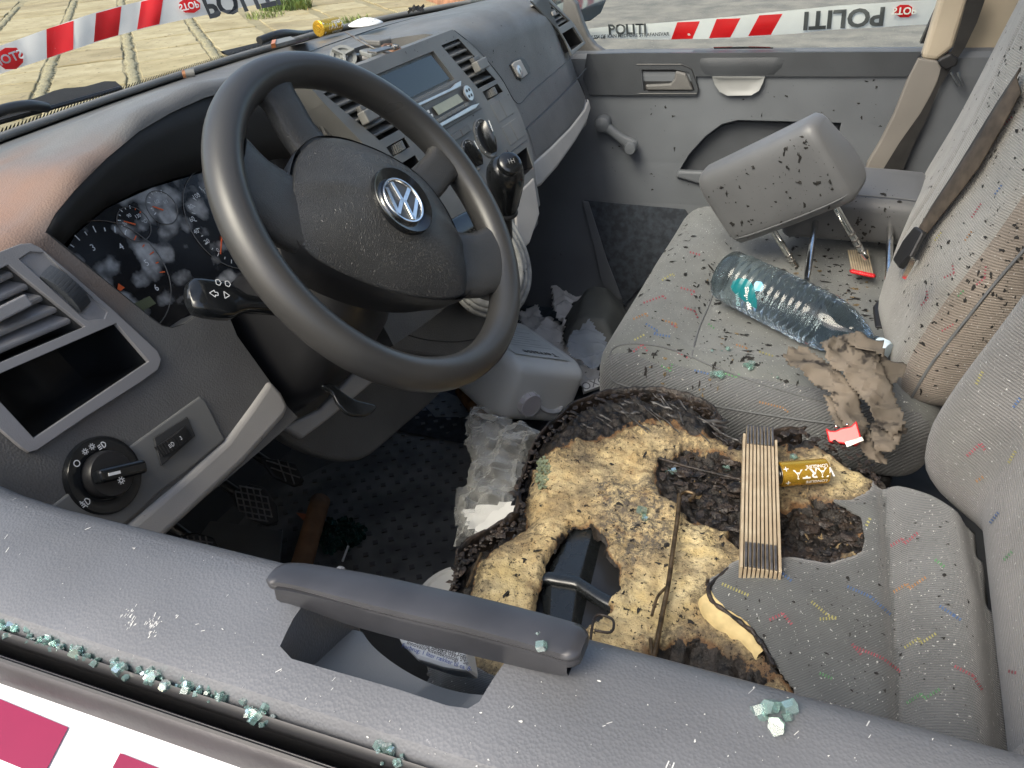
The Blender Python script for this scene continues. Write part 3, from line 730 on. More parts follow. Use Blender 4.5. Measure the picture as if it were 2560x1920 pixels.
# slats of the outer vent
av = thing  # (name kept short below)
vent1 = mesh('air_vent', *liner('tmp', LPp(ventq), LN, .07, MT['cavity'], None, .9).data and ([v.co.copy() for v in bpy.data.objects['tmp'].data.vertices], [tuple(p.vertices) for p in bpy.data.objects['tmp'].data.polygons]), MT['cavity'], db)
bpy.data.objects.remove(bpy.data.objects['tmp'], do_unlink=True)
def slat(a, b, depth, th, tilt_, fa, parent, m):
    """slat between a and b on face fa"""
    d = (b-a).normalized(); inn = (-fa.n*math.cos(tilt_) + fa.dn*math.sin(tilt_)*-1).normalized(); up = d.cross(inn).normalized()
    c = (a+b)/2 + inn*depth*.5
    V, F = box_vf(c, d*((b-a).length/2), inn*depth/2, up*th/2)
    return mesh('slat', V, F, m, parent, bevel=th*.35, seg=2)
ql = LPp(ventq, -.004)
for k in range(5):
    t = (k+.62)/5.3
    a = ql[0].lerp(ql[3], t); b = ql[1].lerp(ql[2], t); d = b-a
    slat(a, b - d*.015, .030, .0062, .55, LP, vent1, MT['panel_grey'])
a = LPp([(20, 668)], .003)[0]; V, F = box_vf(a, EX*.0165+LP.dn*.000, LP.dn*.0055, LN*.006); mesh('vent_tab', V, F, MT['panel_grey'], vent1, bevel=.0015)
# ---- light switch, dimmer plate
lsw = LP.px(222, 1027); Rr = .0335
V, F = lathe(lsw, LN, [(Rr+.0015, -.004), (Rr+.0015, .003), (Rr, .0055), (Rr-.004, .006), (.0225, .0045), (.022, .003), (.0001, .003)], 56, cap=False); lsp = mesh('light_switch', V, F, MT['black_gloss'], db, sm=40)
V, F = lathe(lsw, LN, [(.0212, .002), (.0212, .012), (.0195, .0150), (.0001, .0155)], 48, cap=False); mesh('knob', V, F, MT['black'], lsp, sm=40)
kd = Vector((math.cos(R(-24)), 0, 0)) + -LP.dn*math.sin(R(-24)); kd.normalize(); ks = LN.cross(kd)
V, F = box_vf(lsw+LN*.020+kd*.004, kd*.0225, ks*.0062, LN*.0075); gb = mesh('knob_grip', V, F, MT['black_gloss'], lsp, bevel=.0035, seg=3)
V, F = box_vf(lsw+LN*.0279-kd*.006, kd*.0055, ks*.0013, LN*.0003); mesh('knob_mark', V, F, MT['white_print'], lsp)
circ = lambda r, c=(0, 0), a0=0, a1=360, n=14: [(c[0]+math.cos(R(lerp(a0, a1, i/n)))*r, c[1]+math.sin(R(lerp(a0, a1, i/n)))*r) for i in range(n+1)]
UPL = -LP.dn
def sunsym(c, r=.0022): return [circ(r, c)] + [[(c[0]+math.cos(R(a))*r*1.5, c[1]+math.sin(R(a))*r*1.5), (c[0]+math.cos(R(a))*r*2.1, c[1]+math.sin(R(a))*r*2.1)] for a in range(0, 360, 45)]
def lampsym(c, s=1): x, y = c; return [[(x, y-.0025*s), (x, y+.0025*s), (x+.002*s, y+.0023*s), (x+.0035*s, y), (x+.002*s, y-.0023*s), (x, y-.0025*s)]] + [[(x-.0045*s, y+k*.0017*s), (x-.0012*s, y+k*.0017*s)] for k in (-1, 0, 1)]
sp_ = lambda u, v, h=.0066: LP.px(u, v, h)
sym([circ(.0026)], sp_(166, 1001), EX, UPL, LN, .00045, lsp); sym(lampsym((0, 0)), sp_(221, 962), EX, UPL, LN, .00045, lsp)
sym(sunsym((-.003, 0), .0014)+sunsym((.0045, 0), .0014), sp_(190, 971), EX, UPL, LN, .0004, lsp); sym(lampsym((0, 0), 1.1)+[[(-.004, .004), (-.001, -.004)]], sp_(186, 1085), EX, UPL, LN, .00045, lsp)
sym(sunsym((0, 0), .0016), LP.px(262, 1038, .0282), EX, UPL, LN, .0004, lsp)
# dimmer plate beside it
dp = LPp([(282, 962), (430, 856), (442, 866), (484, 950), (398, 1022), (340, 1066), (300, 1105), (262, 1138), (150, 1150), (96, 1104)])
V, F = prism(dp, LN, .004, -.002); fixn(mesh('switch_plate', V, F, MT['dash_mid'], db, bevel=.0018, seg=2))
V, F = prism(LPp([(330, 946), (402, 900), (420, 942), (346, 1008)], .0025), LN, .002); dmr = mesh('dimmer', V, F, MT['cavity'], db, bevel=.0008)
dq = LPp([(336, 962), (398, 918), (414, 944), (350, 990)], .0046); dc = sum(dq, Vector())/4; dd_ = (dq[1]-dq[0]).normalized(); ds_ = LN.cross(dd_)
parts = []
for k in range(14):
    a = lerp(-1.0, 1.0, k/13); parts.append(box_vf(dc+dd_*math.sin(a)*.021+LN*(math.cos(a)*.011-.008), ds_*.0058, dd_*.0015, LN*.003))
mesh('dimmer_wheel', *merge(*parts), MT['black'], dmr, bevel=.0003)
sym(lampsym((0, 0), .8), dc+LN*.0066-dd_*.008, dd_, -ds_ if (-ds_) @ UPL > 0 else ds_, LN, .0003, dmr)
V, F = text_vf('3', .0055); mesh('digit', place(V, dc+LN*.0066+dd_*.004, dd_, (-ds_ if (-ds_) @ UPL > 0 else ds_)), F, MT['white_print'], dmr)
# ---- pale lower trim strip, left of the column, and the part right of it
tl = LPp([(180, 1215), (287, 1123), (392, 1034), (483, 953), (540, 875), (579, 819), (606, 848), (622, 880), (612, 902), (525, 999), (392, 1123), (330, 1180)])
V, F = prism(tl, LN, .020, -.016); fixn(mesh('lower_trim', V, F, MT['trim_light'], db, bevel=.007, seg=4, sm=60))
KP = tilt(18, .155, 1.1)
V, F = prism([KP.at(u, v) for u, v in ((600, 925), (680, 885), (760, 800), (840, 720), (900, 690), (880, 740), (790, 830), (700, 905), (640, 950))], KP.n, .012); fixn(mesh('lower_trim', V, F, MT['trim_light'], db, bevel=.004, seg=3, sm=60))
# knee panel under the column
KN = tilt(12, .16, 1.0)
kp = [KN.at(u, v) for u, v in ((560, 905), (600, 940), (660, 975), (720, 994), (768, 997), (806, 980), (870, 925), (960, 842), (1000, 760), (1060, 640), (860, 600), (700, 700), (600, 860))]
V, F = prism(smoothpath(kp, 3, True), KN.n, .02, -.02); fixn(mesh('knee_panel', V, F, MT['dash'], db, bevel=.008, seg=3, sm=60))
# lower centre panel seen through the wheel, with a hatch line
LC = tilt(14, .085, 1.0)
lc = [LC.at(u, v) for u, v in ((800, 700), (830, 640), (900, 600), (1010, 560), (1090, 560), (1110, 680), (1060, 770), (960, 775), (850, 760))]
V, F = prism(lc, LC.n, .02, -.02); fixn(mesh('lower_panel', V, F, MT['dash'], db, bevel=.006, seg=3))
V, F = tube(smoothpath([LC.at(u, v, .0005) for u, v in ((905, 640), (885, 680), (872, 712), (884, 724), (930, 735), (985, 738), (1030, 732))], 5), .0009, 6); mesh('hatch_line', V, F, MT['black'], db)
# ---- instrument cluster
IC = tilt(25, .2, 1.25); IN = IC.n
clu = mesh('instrument_cluster', *prism([IC.at(u, v) for u, v in ((130, 560), (165, 505), (230, 450), (330, 405), (440, 372), (540, 350), (700, 330), (780, 560), (560, 660), (470, 690), (360, 730), (250, 690))], IN, .004, -.004), None, db)
def clustermat():
    m = mat('smoked_gauge_face', (.008, .008, .009), .18, spec=.6); nt = m.node_tree; N = nt.nodes; L = nt.links; b = N['Principled BSDF']
    tc = N.new('ShaderNodeTexCoord')
    tv = N.new('ShaderNodeTexVoronoi'); tv.feature = 'SMOOTH_F1'; tv.inputs['Scale'].default_value = 44; tv.inputs['Smoothness'].default_value = .55
    tw = N.new('ShaderNodeTexNoise'); tw.inputs['Scale'].default_value = 90; tw.inputs['Detail'].default_value = 2; L.new(tc.outputs['Object'], tw.inputs['Vector'])
    vm = N.new('ShaderNodeVectorMath'); vm.operation = 'MULTIPLY_ADD'; vm.inputs[1].default_value = (.012, .012, .012); L.new(tw.outputs['Color'], vm.inputs[0]); L.new(tc.outputs['Object'], vm.inputs[2]); L.new(vm.outputs[0], tv.inputs['Vector'])
    tn = N.new('ShaderNodeTexNoise'); tn.inputs['Scale'].default_value = 17; tn.inputs['Detail'].default_value = 1; L.new(tc.outputs['Object'], tn.inputs['Vector'])
    rn = N.new('ShaderNodeMapRange'); rn.inputs[1].default_value = .38; rn.inputs[2].default_value = .62; rn.inputs[3].default_value = -.10; rn.inputs[4].default_value = .26; L.new(tn.outputs[0], rn.inputs[0])
    sb_ = N.new('ShaderNodeMath'); sb_.operation = 'SUBTRACT'; L.new(rn.outputs[0], sb_.inputs[0]); L.new(tv.outputs['Distance'], sb_.inputs[1])
    r1 = N.new('ShaderNodeMapRange'); r1.interpolation_type = 'SMOOTHSTEP'; r1.inputs[1].default_value = -.46; r1.inputs[2].default_value = -.14; L.new(sb_.outputs[0], r1.inputs[0])
    t2 = N.new('ShaderNodeTexNoise'); t2.inputs['Scale'].default_value = 95; t2.inputs['Detail'].default_value = 3; L.new(tc.outputs['Object'], t2.inputs['Vector'])
    mu = N.new('ShaderNodeMath'); mu.operation = 'MULTIPLY'; L.new(r1.outputs[0], mu.inputs[0]); L.new(t2.outputs[0], mu.inputs[1])
    x = N.new('ShaderNodeMix'); x.data_type = 'RGBA'; x.inputs[6].default_value = (.008, .008, .009, 1); x.inputs[7].default_value = (.60, .59, .57, 1); L.new(mu.outputs[0], x.inputs[0]); L.new(x.outputs[2], b.inputs['Base Color'])
    r2 = N.new('ShaderNodeMapRange'); r2.inputs[3].default_value = .22; r2.inputs[4].default_value = .8; L.new(r1.outputs[0], r2.inputs[0]); L.new(r2.outputs[0], b.inputs['Roughness'])
    return m
clu.data.materials.clear(); clu.data.materials.append(clustermat())
UPI = Vector((0, math.sin(R(25)), math.cos(R(25))))
def itext(s, u, v, size, m=None, rot=0):
    V, F = text_vf(s, size); e1 = EX*math.cos(rot)+UPI*math.sin(rot); e2 = -EX*math.sin(rot)+UPI*math.cos(rot)
    return mesh('numeral', place(V, IC.at(u, v, .0006), e1, e2), F, m or MT['white_print'], clu)
for s, u, v in (('0', 471, 541), ('20', 447, 522), ('40', 424, 500), ('60', 415, 474), ('80', 412, 447), ('100', 424, 424), ('120', 446, 412)): itext(s, u, v, .0075)
for s, u, v in (('3', 201, 535), ('4', 262, 533), ('5', 317, 568), ('6', 338, 622)): itext(s, u, v, .0095)
for s, u, v in (('90', 279, 466), ('130', 298, 467), ('50', 270, 483), ('°C', 312, 479), ('0', 330, 452), ('1/2', 339, 436), ('1/1', 358, 436)): itext(s, u, v, .0052)
def ticks(cu, cv, r, a0, a1, n, ln, m, wd=.0005, redfrom=None):
    c = IC.at(cu, cv, .0006); parts = []; red = []
    for i in range(n):
        a = R(lerp(a0, a1, i/(n-1))); e = EX*math.cos(a)+UPI*math.sin(a); q = IN.cross(e)*wd; L = ln*(1.6 if i % 2 == 0 else 1)
        (red if redfrom is not None and i >= redfrom else parts).append(([c+e*r-q, c+e*(r+L)-q, c+e*(r+L)+q, c+e*r+q], [(0, 1, 2, 3)]))
    if parts: mesh('scale_marks', *merge(*parts), m, clu)
    if red: mesh('scale_marks', *merge(*red), MT['orange'], clu)
ticks(288, 478, .0135, 200, 20, 9, .0022, MT['white_print'], redfrom=7); ticks(350, 442, .0135, 200, 30, 8, .0022, MT['white_print'])
tcx = (259, 622)
ticks(255, 600, .048, 128, -18, 13, .004, MT['white_print'], .0006, redfrom=8)
ticks(500, 480, .047, 250, 105, 15, .003, MT['white_print'], .0005)
def needle(a, b, wd):
    A = IC.at(*a, .0012); B = IC.at(*b, .0012); t = (B-A).normalized(); q = IN.cross(t)
    V, F = prism([A-q*wd, B-q*wd*.5, B+q*wd*.5, A+q*wd], IN, .0008); mesh('needle', V, F, MT['orange'], clu)
needle((292, 485), (267, 478), .0008); needle((352, 454), (329, 446), .0008); needle((479, 508), (476, 549), .0009); needle((262, 617), (256, 627), .0035)
# round gauge rims (thin rings)
for u, v, r in ((290, 484, .0185), (350, 448, .0185), (250, 602, .060), (500, 470, .062)):
    c = IC.at(u, v, .0008); V, F = tube([c+EX*math.cos(2*math.pi*i/48)*r+UPI*math.sin(2*math.pi*i/48)*r for i in range(48)], .0005, 5, closed=True); mesh('gauge_ring', V, F, MT['dash'], clu)
V, F = prism([IC.at(u, v) for u, v in ((286, 657), (322, 640), (336, 656), (298, 678))], IN, .001); lcd = mesh('trip_display', V, F, mat('lcd_green', (.12, .13, .07), .4), clu)
itext('35', 312, 656, .013, MT['black_print'])
# walls of the binnacle and hood underside (dark shell between face and gauges)
ring_f = clus_out[:12] + [clus_out[-1], clus_out[-2], clus_out[-3]][::-1]
rows = []
bk_ = [IC.at(u, v) for u, v in ((128, 540), (140, 522), (170, 492), (225, 448), (295, 412), (360, 390), (430, 370), (500, 356))]
fr_ = LPp([(98, 502), (120, 462), (160, 412), (230, 342), (300, 284), (370, 243), (440, 212), (500, 196)], -.002)
fr_ += [LP.p(.12, .002, -.002), LP.p(.165, .02, -.002), LP.p(.185, .06, -.002), LP.p(.18, .13, -.002)]; bk_ += [IC.at(600, 345)+EX*.01, IC.at(660, 350), IC.at(700, 380), IC.at(720, 470)]
for k in (0, .33, .66, 1): rows.append([a.lerp(b, k) + IN*(.006*math.sin(k*3.14)) for a, b in zip(fr_, bk_)])
V, F = grid(rows); mesh('binnacle_wall', V, F, MT['cavity'], db, sm=60, solid=.002)
lf = LPp([(98, 502), (140, 534), (240, 618), (330, 690), (350, 704), (372, 709), (400, 700), (440, 672), (483, 655)], -.002)
lb = [IC.at(u, v) for u, v in ((128, 540), (170, 572), (255, 640), (345, 705), (362, 716), (384, 716), (412, 705), (452, 680), (494, 662))]
V, F = grid([lf, lb]); mesh('binnacle_wall', V, F, MT['cavity'], db, solid=.002)
# strip with a small lens under the gauges
V, F = prism([IC.at(u, v, .0) for u, v in ((360, 712), (440, 655), (512, 600), (520, 612), (450, 668), (372, 724))], IN, .004, .001); mesh('lower_strip', V, F, MT['black_gloss'], clu)

# ---- centre console
cout = [(.158, .000), (.30, .004), (.564, .004), (.579, .016), (.602, .036), (.633, .071), (.658, .114), (.666, .154), (.669, .179), (.663, .212), (.649, .249), (.622, .285), (.598, .325), (.30, .33), (.235, .20), (.205, .09), (.172, .03)]
V, F = prism([CP.p(x, s) for x, s in cout], CP.n, .055, -.055)
con = fixn(mesh('console', V, F, MT['dash_mid'], db))
hv_r = [(.508, .020), (.570, .020), (.634, .103), (.562, .102)]; hv_l = [(.180, .020), (.240, .020), (.300, .100), (.243, .100)]
hs_r = [(.571, .110), (.634, .110), (.642, .126), (.575, .126)]; hs_l = [(.250, .112), (.300, .112), (.303, .127), (.254, .127)]
hscr = [(.296, .023), (.478, .023), (.502, .073), (.318, .073)]; hcup = [(.588, .228), (.640, .228), (.632, .264), (.572, .266)]; hpkt = [(.262, .140), (.305, .140), (.318, .205), (.27, .205)]
q_ = lambda P, h=0: [CP.p(x, s, h) for x, s in P]
cut(con, [prism(q_(P), CP.n, .08, -.04) for P in (hv_r, hv_l, hs_r, hs_l, hcup, hpkt)])
cut(con, [prism(q_(hscr), CP.n, .05, -.006)])
m_ = con.modifiers.new('b', 'BEVEL'); m_.width = .0025; m_.segments = 3; m_.limit_method = 'ANGLE'; m_.angle_limit = R(45)
def console_vent(q, nsl, parent):
    v = liner('air_vent', q_(q), CP.n, .038, MT['cavity'], parent, .95)
    A, B, C_, D_ = q_(q, -.002)
    for k in range(nsl):
        t = (k+.55)/(nsl+.1); slat(A.lerp(D_, t), B.lerp(C_, t), .022, .0042, .55, CP, v, MT['dash_mid'])
    return v
vr = console_vent(hv_r, 6, db); vl = console_vent(hv_l, 6, db)
for v_, (x, s) in ((vr, (.592, .071)), (vl, (.242, .066))):
    V, F = box_vf(CP.p(x, s, .006), EX*.019, CP.dn*.0085, CP.n*.0065); mesh('vent_tab', V, F, MT['dash_mid'], v_, bevel=.002)
    V, F = box_vf(CP.p(x, s-.012, .001), EX*.012, CP.dn*.0035, CP.n*.004); mesh('vent_tab', V, F, MT['dash'], v_, bevel=.001)
for P in (hs_r, hs_l):
    h = liner('thumb_slot', q_(P), CP.n, .02, MT['black'], db, 1.0)
    xa = (P[0][0]+P[1][0])/2; parts = []
    for k in range(10):
        a = lerp(-1, 1, k/9); parts.append(box_vf(CP.p(xa+.004+math.sin(a)*.017, (P[0][1]+P[2][1])/2, math.cos(a)*.014-.013), EX*.0012, CP.dn*.006, CP.n*.003))
    mesh('thumb_wheel', *merge(*parts), MT['dash_mid'], h)
liner('cup_slot', q_(hcup), CP.n, .035, MT['black'], db, .9); liner('pocket', q_(hpkt), CP.n, .035, MT['black'], db, .9)
# screen and its frame
V, F = prism(q_([(.301, .027), (.472, .027), (.495, .069), (.322, .069)], -.0055), CP.n, .002); scn = mesh('screen', V, F, mat('screen_glass', (.006, .009, .012), .12, spec=.6), db)
# radio
rad = mesh('radio', *prism(q_([(.322, .076), (.512, .076), (.545, .132), (.350, .132)]), CP.n, .004, -.003), MT['dash'], db, bevel=.0012)
V, F = prism(q_([(.398, .094), (.482, .094), (.491, .108), (.404, .108)], .004), CP.n, .0008); mesh('display', V, F, mat('lcd_pale', (.42, .42, .30), .35, var=.06, vscale=60), rad)
V, F = prism(q_([(.352, .080), (.470, .082), (.488, .079), (.508, .079), (.500, .0865), (.474, .0865), (.352, .0845)], .004), CP.n, .003); mesh('disc_strip', V, F, MT['silver'], rad, bevel=.001)
V, F = prism(q_([(.372, .119), (.508, .1195), (.534, .1225), (.515, .1265), (.38, .1245)], .004), CP.n, .003); mesh('chrome_strip', V, F, MT['silver'], rad, bevel=.001)
V, F = lathe(CP.p(.514, .101, .004), CP.n, [(.0125, 0), (.0125, .0025), (.0118, .0032), (.0001, .0032)], 28, cap=False); rp = mesh('cursor_pad', V, F, MT['silver'], rad, sm=40)
for a in range(4):
    e = EX*math.cos(R(45+90*a))+CP.dn*math.sin(R(45+90*a)); V, F = lathe(CP.p(.514, .101, .0072)+e*.0062, CP.n, [(.0026, 0), (.0024, .0006), (.0001, .0006)], 12, cap=False); mesh('arrow_key', V, F, MT['black'], rp)
for k in range(8):
    x = .384+k*.0157; V, F = box_vf(CP.p(x, .1145, .0045), EX*.0072, CP.dn*.0026, CP.n*.0013); mesh('button', V, F, MT['dash_mid'], rad, bevel=.0005)
for (x, s) in ((.380, .097), (.384, .104), (.372, .097), (.376, .104)):
    V, F = box_vf(CP.p(x, s, .0045), EX*.0030, CP.dn*.0022, CP.n*.001); mesh('button', V, F, MT['white_print'], rad, bevel=.0004)
# heater switches and dials
for x in (.428, .460):
    V, F = box_vf(CP.p(x, .1475, .002), EX*.0152, CP.dn*.0052, CP.n*.0025); mesh('rocker_switch', V, F, MT['dash'], db, bevel=.001)
def dial(x, s, r, ang):
    o = CP.p(x, s)
    V, F = lathe(o, CP.n, [(r+.003, -.002), (r+.003, .0015), (r+.001, .0025), (r, .001), (r*.86, -.0002), (r*.82, .001), (.0001, .001)], 48, cap=False); d = mesh('heater_dial', V, F, MT['dash_mid'], db, sm=40)
    V, F = lathe(o, CP.n, [(r*.80, .0012), (r*.80, .0016), (.0001, .0016)], 40, cap=False); mesh('dial_face', V, F, MT['black'], d)
    e = EX*math.sin(ang)+CP.dn*-math.cos(ang); q = CP.n.cross(e).normalized(); rows = []
    for i in range(13):
        t = lerp(-1, 1, i/12); w_ = r*.15*math.sqrt(max(0.02, 1-t*t*.96)); h = .017*(1-t*t*.35); c = o+e*r*.86*t
        rows.append([c-q*w_*1.6+CP.n*.001, c-q*w_+CP.n*h*.8, c-q*w_*.4+CP.n*h, c+q*w_*.4+CP.n*h, c+q*w_+CP.n*h*.8, c+q*w_*1.6+CP.n*.001])
    V, F = grid(rows); F += [tuple(range(6)), tuple(range(72, 78))]; mesh('dial_grip', V, F, MT['black_gloss'], d, sm=50)
    V, F = box_vf(o+e*r*.5+CP.n*.0175, e*r*.30, q*.0009, CP.n*.0004); mesh('dial_mark', V, F, MT['white_print'], d)
    parts = []
    for k in range(9):
        a = R(-130+k*32); ee = EX*math.sin(a)-CP.dn*math.cos(a); parts.append(box_vf(o+ee*r*.92+CP.n*.001, ee*.0012, CP.n.cross(ee)*.0005, CP.n*.0005))
    mesh('dial_scale', *merge(*parts), MT['white_print'], d)
dial(.5145, .1755, .030, R(8)); dial(.449, .1845, .0235, R(-10)); dial(.368, .165, .0235, R(20))
# blank switch caps, two pairs
for (x0, x1, s0, s1) in ((.578, .645, .134, .166), (.582, .647, .1755, .209)):
    for a, b in ((0, .48), (.52, 1)):
        P = [(lerp(x0, x1, a), s0), (lerp(x0, x1, b), s0), (lerp(x0, x1, b)+.003, s1), (lerp(x0, x1, a)+.003, s1)]
        V, F = prism(q_(P), CP.n, .0018, -.001); mesh('blank_cap', V, F, MT['dash_mid'], db, bevel=.0006)
V, F = tube([CP.p(x, .218+.004*k, .0004) for k, x in ((0, .578), (0, .652))], .0006, 6); mesh('panel_seam', V, F, MT['black'], db)
# pale lower side of the console
V, F = prism(q_([(.515, .282), (.612, .278), (.575, .335), (.50, .36), (.45, .36)]), CP.n, .006, -.002); mesh('lower_trim', V, F, MT['trim_light'], db, bevel=.003, seg=3)
# ---- passenger side: glovebox lines, lock, trim, vents
def pline(pts, r=.0008, h=.0002, name='panel_seam'):
    V, F = tube(smoothpath([PP.p(x, s, h) for x, s in pts], 5), r, 6); return mesh(name, V, F, MT['black'], db)
pline([(.60, .012), (.65, .05), (.70, .110), (.727, .166), (.80, .162), (.90, .156), (1.0, .150), (1.045, .147), (1.052, .142)])
pline([(.705, .222), (.724, .214), (.83, .207), (.943, .199), (1.06, .189), (1.12, .183)], .0012)
pline([(1.05, .190), (1.062, .215), (1.06, .245)])
V, F = prism([PP.p(x, s) for x, s in ((.728, .216), (.83, .2095), (.943, .2015), (1.05, .1925), (1.058, .235), (1.03, .250), (.93, .262), (.80, .268), (.72, .269))], PP.n, .003, -.002); fixn(mesh('glovebox_lid', V, F, MT['dash'], db, bevel=.001))
V, F = prism([PP.p(x, s) for x, s in ((.690, .272), (.80, .270), (.92, .264), (1.03, .252), (1.075, .238), (1.07, .262), (1.02, .280), (.93, .296), (.80, .312), (.70, .318), (.66, .312))], PP.n, .022, -.020); fixn(mesh('lower_trim', V, F, MT['trim_light'], db, bevel=.006, seg=4, sm=60))
lk = [PP.p(x, s) for x, s in ((.752, .100), (.772, .096), (.812, .098), (.824, .104), (.834, .122), (.826, .130), (.775, .134), (.760, .128))]
V, F = prism(lk, PP.n, .002, -.0005); lck = fixn(mesh('glovebox_lock', V, F, MT['black'], db, bevel=.0008))
V, F = prism([PP.p(x, s) for x, s in ((.756, .101), (.772, .099), (.798, .100), (.808, .130), (.776, .1315), (.764, .126))], PP.n, .004, .001); mesh('latch', V, F, MT['trim_light'], lck, bevel=.0015)
V, F = lathe(PP.p(.774, .117, .005), PP.n, [(.010, 0), (.010, .0012), (.0088, .0018), (.0001, .0018)], 24, cap=False); mesh('key_lock', V, F, MT['silver'], lck, sm=40)
V, F = box_vf(PP.p(.774, .117, .0071), EX*.0009, PP.dn*.004, PP.n*.0002); mesh('key_slot', V, F, MT['black'], lck)
fr = [PP.p(x, s) for x, s in ((.944, .012), (1.034, .012), (1.124, .078), (1.135, .088), (1.165, .135), (1.058, .143), (1.050, .110), (1.034, .084))]
V, F = prism(fr, PP.n, .004, -.001); pb = fixn(mesh('vent_bezel', V, F, MT['dash_mid'], db)); cut(pb, [prism(pv1, PP.n, .05, -.02), prism(pv2, PP.n, .05, -.02)])
m_ = pb.modifiers.new('b', 'BEVEL'); m_.width = .0015; m_.segments = 2; m_.limit_method = 'ANGLE'; m_.angle_limit = R(50)
pvv = liner('air_vent', pv1, PP.n, .05, MT['cavity'], db, .95)
for k in range(6):
    t = (k+.5)/6; slat(pv1[0].lerp(pv1[3], t), pv1[1].lerp(pv1[2], t), .025, .0035, .5, PP, pvv, MT['dash_mid'])
V, F = box_vf(PP.p(1.035, .050, .002), EX*.010, PP.dn*.004, PP.n*.004); mesh('vent_tab', V, F, MT['trim_light'], pvv, bevel=.001)
liner('open_pocket', pv2, PP.n, .04, MT['cavity'], db, .95)
# tray lining on the top
tb = [Vector((p.x, p.y, 1.345)) for p in tray]
V, F = prism(tb, (0, 0, 1), .002, -.001); mesh('tray_floor', V, F, MT['cavity'], db)
lg = [Vector((lerp(.36, .53, k/8), lerp(.35, .30, k/8)-.012, 1.366)) for k in range(9)]
V, F = tube(lg, .008, 8, sy=.5); mesh('tray_ledge', V, F, MT['trim_light'], db, sm=60)
# speaker-like seam on the top
V, F = tube(smoothpath([Vector((.50, .42, 1.372)), Vector((.62, .445, 1.367)), Vector((.80, .45, 1.366)), Vector((1.0, .41, 1.367))], 6), .0009, 6); mesh('panel_seam', V, F, MT['black'], db)
# ================================================================== passenger door
c3 = lambda pts: crop(1440, 0, .50633, pts)
PN = Vector((-1, -.086, 0)).normalized(); PD = Plane((1.205, 0, 1.2), PN)
def pd(pts, h=0): return [PD.at(u, v, h) for u, v in c3(pts)]
pdn = thing('passenger_door', (1.22, -.15, .6), 'blue grey passenger door panel with window crank under the police tape', 'car door')
def pdx(y): return 1.205 - .086*y
# main skin: slab with pocket recesses cut out
ysl = [.62, .45, .3, .15, 0, -.15, -.3, -.45, -.62, -.75]
prof = [(.075, 1.235), (.060, 1.246), (.020, 1.250), (.004, 1.246), (-.004, 1.236), (-.006, 1.20), (-.002, 1.10), (.0, 1.0), (-.004, .9), (-.02, .75), (-.03, .6), (.04, .6)]
rows = [[Vector((pdx(y)+x, y, z)) for x, z in prof] for y in ysl]
V, F = grid(rows, False, True); n = len(prof); F += [tuple(range(n))[::-1], tuple(range((len(rows)-1)*n, len(rows)*n))]
pm = fixn(mesh('door_panel', V, F, MT['door_panel'], pdn))
pock = pd([(515, 835), (560, 760), (640, 672), (720, 612), (800, 592), (1310, 606), (1290, 700), (1262, 830), (1250, 880), (505, 880)])
cut(pm, [prism(pock, PN, .10, -.035)])
m_ = pm.modifiers.new('b', 'BEVEL'); m_.width = .012; m_.segments = 4; m_.limit_method = 'ANGLE'; m_.angle_limit = R(50)
pkb = pd([(520, 832), (563, 765), (643, 678), (722, 620), (800, 600), (1300, 612), (1240, 870), (510, 872)], -.03)
V, F = prism(pkb, PN, .004, -.002); mesh('pocket_lining', V, F, mat('pocket_plastic', (.055, .060, .068), .7, var=.1, vscale=8), pdn)
# pocket lip below
V, F = prism(pd([(505, 838), (760, 850), (1250, 880), (1250, 1100), (800, 960), (490, 870)], .004), PN, .02, -.01); mesh('pocket_lip', V, F, MT['door_panel'], pdn, bevel=.006, seg=3)
# dark upper band
V, F = prism(pd([(60, 262), (300, 256), (590, 256), (1080, 252), (1700, 250), (1640, 372), (1010, 372), (596, 372), (606, 440), (596, 466), (300, 465), (70, 462), (40, 380)]), PN, .010, .003)
band = fixn(mesh('upper_band', V, F, MT['door_dark'], pdn)); 
rec = pd([(328, 338), (488, 338), (560, 350), (590, 442), (340, 444)])
cut(band, [prism(rec, PN, .06, -.02)]); cut(pm, [])
m_ = band.modifiers.new('b', 'BEVEL'); m_.width = .004; m_.segments = 3; m_.limit_method = 'ANGLE'; m_.angle_limit = R(50)
V, F = prism(pd([(328, 338), (488, 338), (560, 350), (590, 442), (340, 444)], .0045), PN, .001); mesh('handle_recess', V, F, MT['black'], pdn)
V, F = prism(pd([(345, 414), (470, 408), (488, 385), (494, 345), (545, 358), (582, 442), (352, 442)], .006), PN, .012); hl = fixn(mesh('inner_handle', V, F, MT['dash'], pdn, bevel=.004, seg=3))
V, F = tube([*pd([(300, 318), (520, 318), (570, 340), (606, 440), (596, 462), (310, 462)], .0135)], .0012, 6); mesh('band_seam', V, F, MT['black'], pdn)
# dark pull section, bulging inwards
A = pd([(575, 256), (1078, 252)], 0); B = pd([(596, 330), (1040, 326)], 0); C_ = pd([(612, 368), (1008, 368)], 0)
rows = []
for k in range(13):
    t = k/12; e = .010*min(1, math.sin(t*math.pi)**.25+.25)
    rows.append([A[0].lerp(A[1], t)+Vector((.030, 0, .000)), A[0].lerp(A[1], t)+PN*e*.9, (A[0].lerp(A[1], t)*.5+B[0].lerp(B[1], t)*.5)+PN*(e+.005), B[0].lerp(B[1], t)+PN*(e+.006), C_[0].lerp(C_[1], t)+PN*(e+.003), C_[0].lerp(C_[1], t)+PN*.002])
V, F = grid(rows); F += [tuple(range(6)), tuple(range(72, 78))[::-1]]; fixn(mesh('pull_section', V, F, MT['door_dark'], pdn, sm=50))
